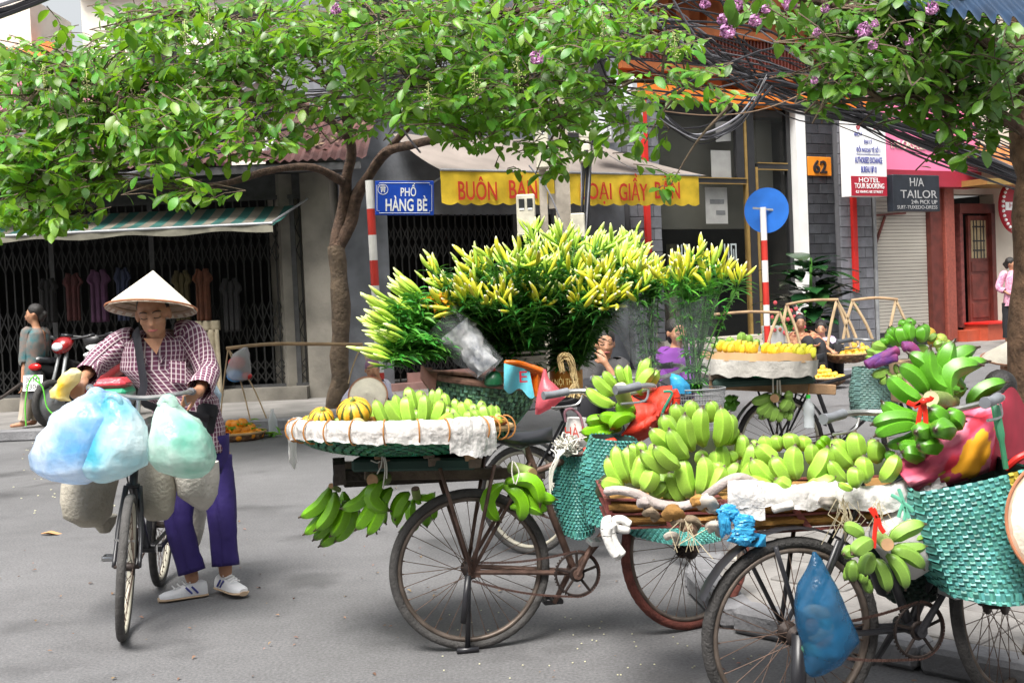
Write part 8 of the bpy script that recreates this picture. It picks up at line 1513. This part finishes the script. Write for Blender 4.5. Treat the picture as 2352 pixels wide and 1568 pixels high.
filmbag('sack', 'pale sack beneath the mint green bag', TV, ((1060, 392, 500), (1100, 396, 502), (1135, 412, 500), (1158, 440, 488), (1170, 460, 478)), 5.78, M('pale_sack', (.5, .47, .42), .85, .2, 5, .5, 60), .11, 'sack', .012, GS, 15)
filmbag('sack', 'small low sack under the left one behind the wheel', TV, ((1185, 205, 265), (1205, 212, 262), (1222, 228, 252)), 5.95, SAK, .08, 'sack', .01, GS, 21)
filmbag('sack', 'pale sack low behind the walking legs', TV, ((1150, 425, 480), (1200, 432, 470), (1245, 438, 462), (1262, 444, 455)), 6.5, MATS['pale_sack'], .1, 'sack', .01, GS, 5)
filmbag('plastic_bag', 'turquoise bag hanging at the right of the trousers', TV, ((1062, 488, 510), (1100, 492, 511), (1160, 500, 512), (1190, 506, 512)), 6.2, M('turquoise_bag', (.05, .5, .52), .4, .15, 6, .3, 20, trans=.3), .03, wr=.006, seed=2)
filmbag('plastic_bag', 'clear and pale blue bag beside the plaid sleeve', TV, ((880, 482, 500), (905, 476, 512), (935, 478, 508), (965, 482, 496)), 6.3, M('ice_film', (.55, .72, .85), .15, .2, 6, .6, 18, alpha=.75), .05, wr=.016, seed=11)
filmbag('yellow_plastic_bag', 'crumpled yellow bag held under the vendor\'s left-hand fist', lambda x, y: T5(x, y), ((1060, 400, 450), (1100, 350, 490), (1180, 310, 480), (1260, 220, 420), (1320, 230, 400), (1350, 330, 420)), 5.74, M('yellow_film', (.8, .52, .01), .4, .1, 9, .4, 25, col2=(.85, .78, .45), trans=.2), .04, wr=.018, seed=6)
sb = thing('shoulder_bag', 'black shoulder bag at the vendor\'s hip', 'bag', P(470, 990, 6.1)); MB().box(P(462, 962, 6.08), (.16, .12, .17), Matrix.Rotation(.2, 3, 'Y'), .03).build('pouch', BLKC, sb, False); MB().box(P(462, 940, 6.02), (.165, .03, .07), Matrix.Rotation(.2, 3, 'Y'), .012).build('flap', BLKC, sb, False)
pk = thing('wrapped_parcel', 'parcel in red and green film strapped behind the vendor', 'parcel', P(265, 905, 6.7)); MB().box(P(262, 880, 6.75), (.18, .2, .06), None, .025).build('red_wrap', M('red_film', (.6, .06, .08), .25, .2, 8, .4, 30), pk, False); MB().box(P(262, 900, 6.75), (.19, .21, .05), None, .02).build('green_wrap', M('green_film2', (.03, .3, .16), .3, .2), pk, False)
for i, (x, y) in enumerate(((228, 800), (222, 815))): tag(MB().ball(P(x, y, 6.9), (.075, .07, .022), 14, 8, Matrix.Rotation(.15 - i * .1, 3, 'Y')).build('foil_packet', M('white_green_pack%d' % i, ((.75, .78, .75), (.1, .55, .3))[i], .35, .1, 6, col2=(.8, .85, .82))), ('white topped packet on the pile behind the plaid sleeve', 'green edged packet just under the white one')[i], 'packet')
mg = MB()          # chain guard, lamp bracket and stays of that bicycle: small front details
mg.beam(P(262, 1240, 5.3), P(310, 1242, 5.3), .008, .008); o = mg.build('wheel_stay', STEEL, None, False); o.parent = b1; o.matrix_basis = PW[b1.name].inverted()
# ------------------------------------------------------------------ motorbikes by the gate
def motorbike(label, pos, yaw, body, plate=None, s=1.0):
    mw = Matrix.Translation(pos) @ Matrix.Rotation(yaw, 4, 'Z') @ Matrix.Scale(s, 4); t = thing('motorbike', label, 'motorbike', pos, 'motorbikes by the gate', mw)
    L = lambda mb, n_, m_, par=t, sm=True: link(n_, mb.mesh(n_, m_, sm), par, mw)
    for x in (0, 1.22):
        w = link('wheel', None, t, mw); L(MB().tube([V(x + .25 * math.cos(a), 0, .29 + .25 * math.sin(a)) for a in [6.2832 * i / 36 for i in range(36)]], .042, 8, closed=True), 'tyre', TYRE, w); L(MB().tube([V(x, -.02, .29), V(x, .02, .29)], .2, 24), 'rim', GREY, w)
    m = MB(); m.loft([[V(x, w_ * math.cos(a), z + h_ * math.sin(a)) for a in [6.2832 * i / 14 for i in range(14)]] for x, z, w_, h_ in ((-.3, .74, .05, .05), (-.1, .68, .12, .1), (.2, .62, .13, .13), (.45, .48, .1, .12), (.7, .42, .09, .09), (.85, .5, .09, .1))], True, (1, 1)); L(m, 'body_panel', body)
    m = MB(); m.loft([[V(x, w_ * math.cos(a), z + .05 * math.sin(a)) for a in [6.2832 * i / 14 for i in range(14)]] for x, z, w_ in ((-.32, .82, .08), (-.1, .8, .13), (.2, .77, .13), (.5, .72, .1))], True, (1, 1)); L(m, 'seat', SADDLE)
    m = MB(); m.loft([[V(x + dx_, w_ * math.cos(a), z + h_ * math.sin(a)) for a in [6.2832 * i / 14 for i in range(14)]] for x, z, w_, h_, dx_ in ((.92, 1.02, .12, .06, 0), (1.0, .98, .15, .1, 0), (1.06, .96, .12, .09, 0), (1.1, .95, .06, .05, 0))], True, (1, 1)); c = L(m, 'front_cowl', body); L(MB().ball(V(1.07, 0, .96), (.05, .09, .06), 14, 10), 'headlight', M('lamp_glass', (.6, .65, .7), .08, .1, 10), c)
    m = MB(); m.tube(bez([V(.86, -.33, 1.08), V(.92, -.2, 1.06), V(.95, 0, 1.04), V(.92, .2, 1.06), V(.86, .33, 1.08)], 5), .014, 8); h = L(m, 'handlebar', BLACKP)
    for k in (-1, 1): L(MB().tube([V(.84, k * .37, 1.09), V(.89, k * .24, 1.07)], .02, 10), 'grip', SADDLE, h); L(MB().tube([V(1.22, k * .07, .29), V(1.08, k * .07, .62), V(.97, k * .05, .95)], .022, 8), 'fork', GREY)
    m = MB(); m.loft([[V(x, w_ * (u - .5) * 2, z - .12 * abs(u - .5)) for u in [i / 8 for i in range(9)]] for x, z, w_ in ((.98, .85, .13), (.9, .62, .19), (.84, .42, .17), (.8, .3, .12))], False); L(m, 'leg_shield', BLACKP); L(MB().box(V(.2, 0, .33), (.5, .2, .22), None, .05), 'engine', GREY); L(MB().tube([V(.3, -.13, .25), V(-.3, -.15, .33)], [.03, .05], 12), 'exhaust', STEEL)
    m = MB(); m.grid(lambda u, v: V(-.3 - .1 * v, (u - .5) * .14, .72 - .42 * v + .06 * v * v), 4, 8); L(m, 'rear_mudguard', BLACKP); L(MB().ball(V(-.33, 0, .74), (.04, .09, .045), 14, 8), 'tail_light', M('red_lens', (.55, .01, .01), .15, .1))
    if plate:
        pm = mw @ Matrix.Translation((-.385, 0, .55)) @ Matrix.Rotation(R(-90), 4, 'Z') @ Matrix.Rotation(R(80), 4, 'X'); p_ = link('number_plate', MB().box((0, 0, 0), (.26, .19, .006), None, .002).mesh('number_plate', SIGNW, False), t, pm)
        for k, tx in enumerate(plate): text(tx, .062, BLACKP, pm @ Matrix.Translation((0, .042 - .084 * k, .005)), p_, .19)
    return t
motorbike('black motorbike seen from behind with plate 30 M9 8306', G(95, 985, .12) + V(0, .4, 0), R(78), BLACKP, ('30-M9', '8306'), 1.0)
motorbike('red motorbike with a headlight, nosing out from behind the black one', G(205, 975, .12) + V(.15, .9, 0), R(-115), M('red_enamel', (.28, .012, .015), .25, .1, coat=.5))
gr_ = thing('green_rope', 'bright green rope dangling from the motorbike at left', 'rope', P(62, 975, 13.9)); MB().tube(bez([P(x, y, 13.9) for x, y in ((60, 978), (58, 930), (66, 880), (82, 862), (92, 880), (80, 872), (98, 890), (108, 935), (128, 955))], 5), .009, 6).build('strand', M('green_rope', (.12, .55, .05), .6, .1), gr_)
st = thing('wooden_stick', 'dark wooden stick trailing from the walking woman\'s hand', 'stick', P(10, 905, 14.4)); MB().tube([P(50, 880, 14.3), P(5, 912, 14.4), P(-30, 925, 14.5)], .02, 8).build('shaft', WOODD, st)
# ------------------------------------------------------------------ carrying poles, ropes, baskets
BAMP = M('bamboo_pole', (.34, .22, .12), .6, .25, 8, .2, 40); ROPE = M('straw_rope', (.45, .33, .2), .8, .2)
def pole(label, pts, D, r=.02):
    return tag(MB().tube(bez([P(x, y, D) for x, y in pts], 5), r, 8).build('carrying_pole', BAMP), label, 'pole', 'shoulder poles')
pole('bamboo shoulder pole slung level from the street tree to the left', ((520, 800), (620, 790), (740, 790), (833, 791)), 13.5); pole('bamboo shoulder pole left of the squatting women', ((1640, 722), (1720, 716), (1790, 718)), 17); pole('bamboo shoulder pole above the squatting women', ((1805, 700), (1860, 690), (1925, 688)), 17); pole('bamboo shoulder pole at the right of the squatting women', ((1955, 690), (2010, 684), (2062, 688)), 17)
def hang(label, x, y, feet, D, r=.009, mat=ROPE):
    t = thing('rope_sling', label, 'rope', P(feet[0][0], feet[0][1], D), 'rope slings')
    for fx, fy in feet: MB().tube(bez([P(x, y, D), P((x + fx) / 2 + (fx - x) * .1, (y + fy) / 2, D), P(fx, fy, D)], 5), r, 6).build('strand', mat, t)
hang('twisted rope sling from the left pole end down to the orange basket', 524, 800, ((575, 965), (505, 980), (612, 960)), 13.5, .008); hang('rope sling at the tree end of the left pole', 830, 793, ((800, 880), (862, 905), (885, 930)), 13.4, .008)
for i, (x, y, f) in enumerate(((1790, 716, ((1762, 800), (1815, 800))), (1807, 702, ((1800, 740), (1840, 800))), (1922, 690, ((1900, 800), (1955, 800), (1975, 800))), (1958, 692, ((1935, 790), (2010, 795))), (2058, 690, ((2040, 790), (2095, 790))))): hang(('bent cane sling at the right end of the left pole', 'bent cane sling above the red brown print woman', 'bent cane sling at the right of the lilac print woman', 'bent cane sling at the left end of the right pole', 'bent cane sling at the right end of the right pole')[i], x, y, f, 17, .022)
vb = filmbag('clear_plastic_bag', 'clear carrier bag with red and blue contents hung on the shoulder pole', Z(0, 900, 1.742), ((850, 1700, 1725), (900, 1620, 1740), (960, 1595, 1745), (1020, 1580, 1750), (1065, 1590, 1740), (1080, 1620, 1720)), 13.45, M('clear_bag_film', (.6, .6, .62), .15, .1, 6, .5, 16, alpha=.4), .1, wr=.015)
T4 = Z(0, 900, 1.742)
for (x, y, r_, c_) in ((1650, 960, .1, (.55, .03, .03)), (1720, 1050, .06, (.55, .03, .03)), (1640, 1050, .1, (.05, .25, .6))): MB().ball(P(*T4(x, y), 13.45), (r_, .05, r_ * .7), 12, 8).build('content', M('content%.2f' % c_[0], c_, .5, .2), vb)
def flat_basket(label, x, y, rx, D, mat, name='fruit_basket'):
    c = P(x, y, D); r_ = rx * scl(D); t = thing(name, label, 'basket', c - V(0, 0, .12), 'low vendors\' baskets'); mb = MB(); weave(mb, bowl(c, r_, .13, Matrix.Identity(3)), 40, 5, .005); mb.build('weave', mat, t, True, 'stuff'); mb = MB(); mb.lathe([(.01, -.07), (r_ * .6, -.07), (r_ * .97, -.01)], 30, c); mb.build('liner', WOODD, t); MB().tube([c + V(r_ * math.cos(6.2832 * i / 40), r_ * math.sin(6.2832 * i / 40), 0) for i in range(40)], .014, 6, closed=True).build('rim', BAMB, t); return c, r_
WIC = M('dark_wicker', (.16, .09, .05), .7, .3, 8, island=.4); OPM = M('orange_peel', (.75, .27, .01), .45, .12, 10, .2, 80); YPM = M('yellow_fruit', (.78, .5, .06), .5, .15, 10); OME = MB().ball((0, 0, 0), 1, 16, 11).mesh('orange', OPM); YME = MB().ball((0, 0, 0), (1, 1, .85), 14, 9).mesh('fruit', YPM); r = random.Random(11)
def heap(name, label, me, c, r_, n, fr, cat, layers=3, leaf=0):
    t = thing(name, label, cat, c); k = 0
    for l in range(layers):
        rr = r_ * (.85 - .28 * l); m_ = int(n * (.55, .3, .15, .1)[l])
        for i in range(m_): a = 6.2832 * (i / m_) + l; q_ = rr * math.sqrt((i % 3 + 1) / 3); link(name[:-1] if name.endswith('s') else name, me, t, Matrix.Translation(c + V(q_ * math.cos(a), q_ * math.sin(a), fr * (.4 + 1.3 * l) + r.uniform(-.01, .01))) @ Matrix.Rotation(r.random() * 6, 4, 'X') @ Matrix.Scale(fr * r.uniform(.9, 1.1), 4))
    mb = MB()
    for i in range(leaf): lleaf(mb, c + V(r.gauss(0, r_ * .5), r.gauss(0, r_ * .5), fr * r.uniform(.5, 3)), V(r.gauss(0, 1), r.gauss(0, 1), .5), .12, .03, V(0, 0, 1))
    if leaf: mb.build('leaves', LEAF, t, True, 'stuff')
c, r_ = flat_basket('round dark wicker basket of oranges on the road by the kerb', 547, 992, 62, 13.3, WIC); heap('oranges', 'heap of leafy oranges in the wicker basket by the kerb', OME, c + V(0, 0, -.04), r_, 60, .045, 'oranges', 3, 30)
c, r_ = flat_basket('low tray of yellow fruit in front of the squatting women', 1890, 866, 52, 16.6, WIC); heap('yellow_fruits', 'rows of round yellow fruit on the low tray by the squatting women', YME, c + V(0, 0, -.02), r_, 90, .035, 'fruit', 4)
c, r_ = flat_basket('basket with cloth and yellow fruit right of the lilac print woman', 1945, 812, 50, 17.2, WIC); heap('yellow_fruits', 'yellow fruit heaped right of the lilac print woman', YME, c + V(.15, 0, -.02), r_ * .8, 50, .045, 'fruit', 3)
wb2 = thing('water_bottle', 'clear plastic bottle standing by the orange basket', 'bottle', G(628, 995)); MB().lathe([(.05, 0), (.055, .02), (.055, .16), (.02, .24), (.018, .28)], 16, G(628, 995) + V(0, 0, .0), caps=(1, 1)).build('body', PET, wb2)
mb = MB()
for i in range(14): lleaf(mb, G(610 + r.gauss(0, 22), 1002) + V(0, 0, .02), V(r.gauss(0, 1), r.gauss(0, 1), .3), .16, .035, V(0, 0, 1))
tag(mb.build('fallen_leaves', LEAF, None), 'scattered green leaves on the road beside the bottle', 'leaves')['kind'] = 'stuff'
# ------------------------------------------------------------------ potted plants at the steps
pp = thing('potted_plant', 'large glossy dark-leaved potted plant in front of the tiled column', 'plant', P(1860, 770, 20.6)); c = P(1862, 770, 20.6); MB().lathe([(.16, 0), (.24, .3), (.26, .32)], 20, V(c.x, c.y, .42), caps=(1, 1)).build('pot', BLACKP, pp); GLL = M('glossy_leaf', (.018, .075, .02), .22, .3, 4, island=.5); lm = MB(); lm.add([V(t_, k_ * s_, .02 * abs(s_) - .35 * t_ * t_) for t_, k_ in ((0, .02), (.25, .22), (.5, .28), (.75, .2), (1, .01)) for s_ in (-1, 0, 1)], [(i * 3 + a, i * 3 + a + 3, i * 3 + a + 4, i * 3 + a + 1) for i in range(4) for a in (0, 1)]); lme = lm.mesh('leaf', GLL)
for i in range(90):
    a = r.random() * 6.28; z = r.uniform(.7, 1.8); l = r.uniform(.4, .75); d_ = V(math.cos(a), math.sin(a), r.uniform(-.1, .8)); p0 = V(c.x, c.y, z) + d_ * r.uniform(.05, .3); link('leaf', lme, pp, leafmat(p0, d_, V(0, 0, 1) + d_ * -.2, l))
MB().tube([V(c.x, c.y, .7), V(c.x + .05, c.y, 1.9)], [.04, .02], 8).build('stem', LST, pp)
fp = thing('potted_flowers', 'white pots of small pink flowers on the cream steps', 'plant', P(1810, 790, 19.6)); mb, m2 = MB(), MB()
for i in range(150): p0 = P(1805 + r.gauss(0, 26), 745 + r.gauss(0, 18), 19.6) + V(0, r.gauss(0, .15), 0); (lleaf(mb, p0, V(r.gauss(0, 1), r.gauss(0, 1), .6), .1, .025, V(0, 0, 1)) if i % 8 else m2.ball(p0 + V(0, -.1, .05), .035, 6, 5))
mb.build('foliage', LLF2, fp, True, 'stuff'); m2.build('blossoms', M('coral_flower', (.7, .1, .12), .6, .1), fp, True, 'stuff'); c = P(1778, 790, 19.6); MB().lathe([(.16, -.1), (.2, .3)], 20, c, caps=(1, 1)).build('pot', WHITE, fp)
# ------------------------------------------------------------------ things lying on the ground
for i, (x, y, k, w_, l_) in enumerate(((1790, 1235, 'c', 55, .03), (1840, 1298, 'c', 60, .02), (1920, 1270, 'b', 55, .06), (2020, 1255, 'c', 42, .05), (1730, 1190, 'c', 36, .05), (2090, 1280, 'b', 36, .05))):
    p0 = G(*TF(x, y + 25)); rr = w_ * .5 * .5742 / 1.685 * scl(p0.y); t = thing('banana_stem_cut', ('round pale slice of banana stem, leftmost of the pair by the kerb', 'flat pale slice of banana stem nearest the camera', 'green banana stem stub with dark bark', 'pale stem stub right of the green one', 'small stem end at the left of the slices', 'thin stem scrap at the right of the slices')[i], 'stem', p0, 'cut banana stems on the road'); d_ = V(r.gauss(0, .5), -1, .7).normalized() if k == 'c' else V(r.gauss(0, .3), -.4, 1).normalized(); a = p0 + V(0, 0, rr * .7 if k == 'c' else 0); MB().tube([a, a + d_ * l_], rr, 16).build('rind', STALK, t); MB().tube([a + d_ * l_, a + d_ * (l_ + .003)], rr * .93, 16).build('cut_face', M('cream_pith', (.6, .45, .3), .8, .15, 12), t)
t = thing('banana_peel', 'yellow banana skin scraps near the stem slices', 'peel', G(*TF(2050, 1325)))
for k in range(3): a = G(*TF(1980 + 40 * k, 1325 - 8 * k)) + V(0, 0, .012); MB().tube(bez([a, a + V(.03, .01, .012), a + V(.075, 0, .004)], 4), [(.014, .005)] * 9, 8).build('strip', BM['yellow'], t)
tag(MB().tube([G(*TF(1330, 1150)) + V(0, 0, .01), G(*TF(2350, 1222)) + V(0, 0, .02)], .007, 6).build('bamboo_strip', BAMB), 'long thin bamboo strip lying along the right kerb', 'strip')
DRY = M('dry_litter', (.2, .12, .07), .85, .4, 20, island=.6); mb = MB()
for i in range(170):
    p0 = G(r.uniform(0, 2352), 1010 + 560 * r.random() ** .8) + V(0, 0, .004); l = r.uniform(.008, .03); lleaf(mb, p0 + V(0, 0, r.uniform(0, .008)), V(r.gauss(0, 1), r.gauss(0, 1), r.uniform(0, .5)), l, l * .3, V(0, 0, 1))
o = mb.build('road_litter', DRY); o['kind'] = 'stuff'; tag(o, 'tiny dry bits and leaf scraps strewn over the road', 'litter')
mb = MB()
for i in range(60): p0 = G(r.uniform(20, 400), r.uniform(1010, 1180)) + V(0, 0, .004); mb.box(p0, (.012, .012, .004))
for i in range(60): p0 = G(r.uniform(1000, 2000), r.uniform(1400, 1560)) + V(0, 0, .004); mb.box(p0, (.006, .006, .003))
o = mb.build('pale_petals', M('pale_petal', (.6, .58, .4), .8, .2)); o['kind'] = 'stuff'; tag(o, 'pale petals and crumbs scattered on the road', 'litter')
lf = MB(); p0 = G(125, 1228) + V(0, 0, .01); lleaf(lf, p0 - V(.09, 0, 0), V(1, .1, .05), .2, .035, V(0, 0, 1)); tag(lf.build('dry_leaf', M('tan_leaf', (.5, .27, .12), .7, .2)), 'single large tan leaf on the road left of the vendor', 'leaf')
# ------------------------------------------------------------------ the houses on our side of the street, behind the camera
for i, (x, w_, h_) in enumerate(((-13, 8.8, 9), (-4, 9, 11), (5.2, 9, 10), (14.5, 9.2, 9.5))):
    t = thing('opposite_house', ('plain ochre house across the street, first of the row', 'taller grey house across the street, second of the row', 'cream house across the street, third of the row', 'last house of the row across the street')[i], 'building', V(x, -7, 0)); MB().box(V(x, -9, h_ / 2), (w_, 4, h_)).build('wall', (PALE, CONC, PALE, BLUEW)[i], t, False)
    for k in range(6): MB().box(V(x - 2.6 + 2.6 * (k % 3), -6.98, 4.6 + 3 * (k // 3)), (1.1, .1, 1.5)).build('window', DARK, t, False)
    MB().box(V(x, -6.97, 1.5), (w_ * .7, .1, 2.8)).build('shop_door', DARK, t, False)
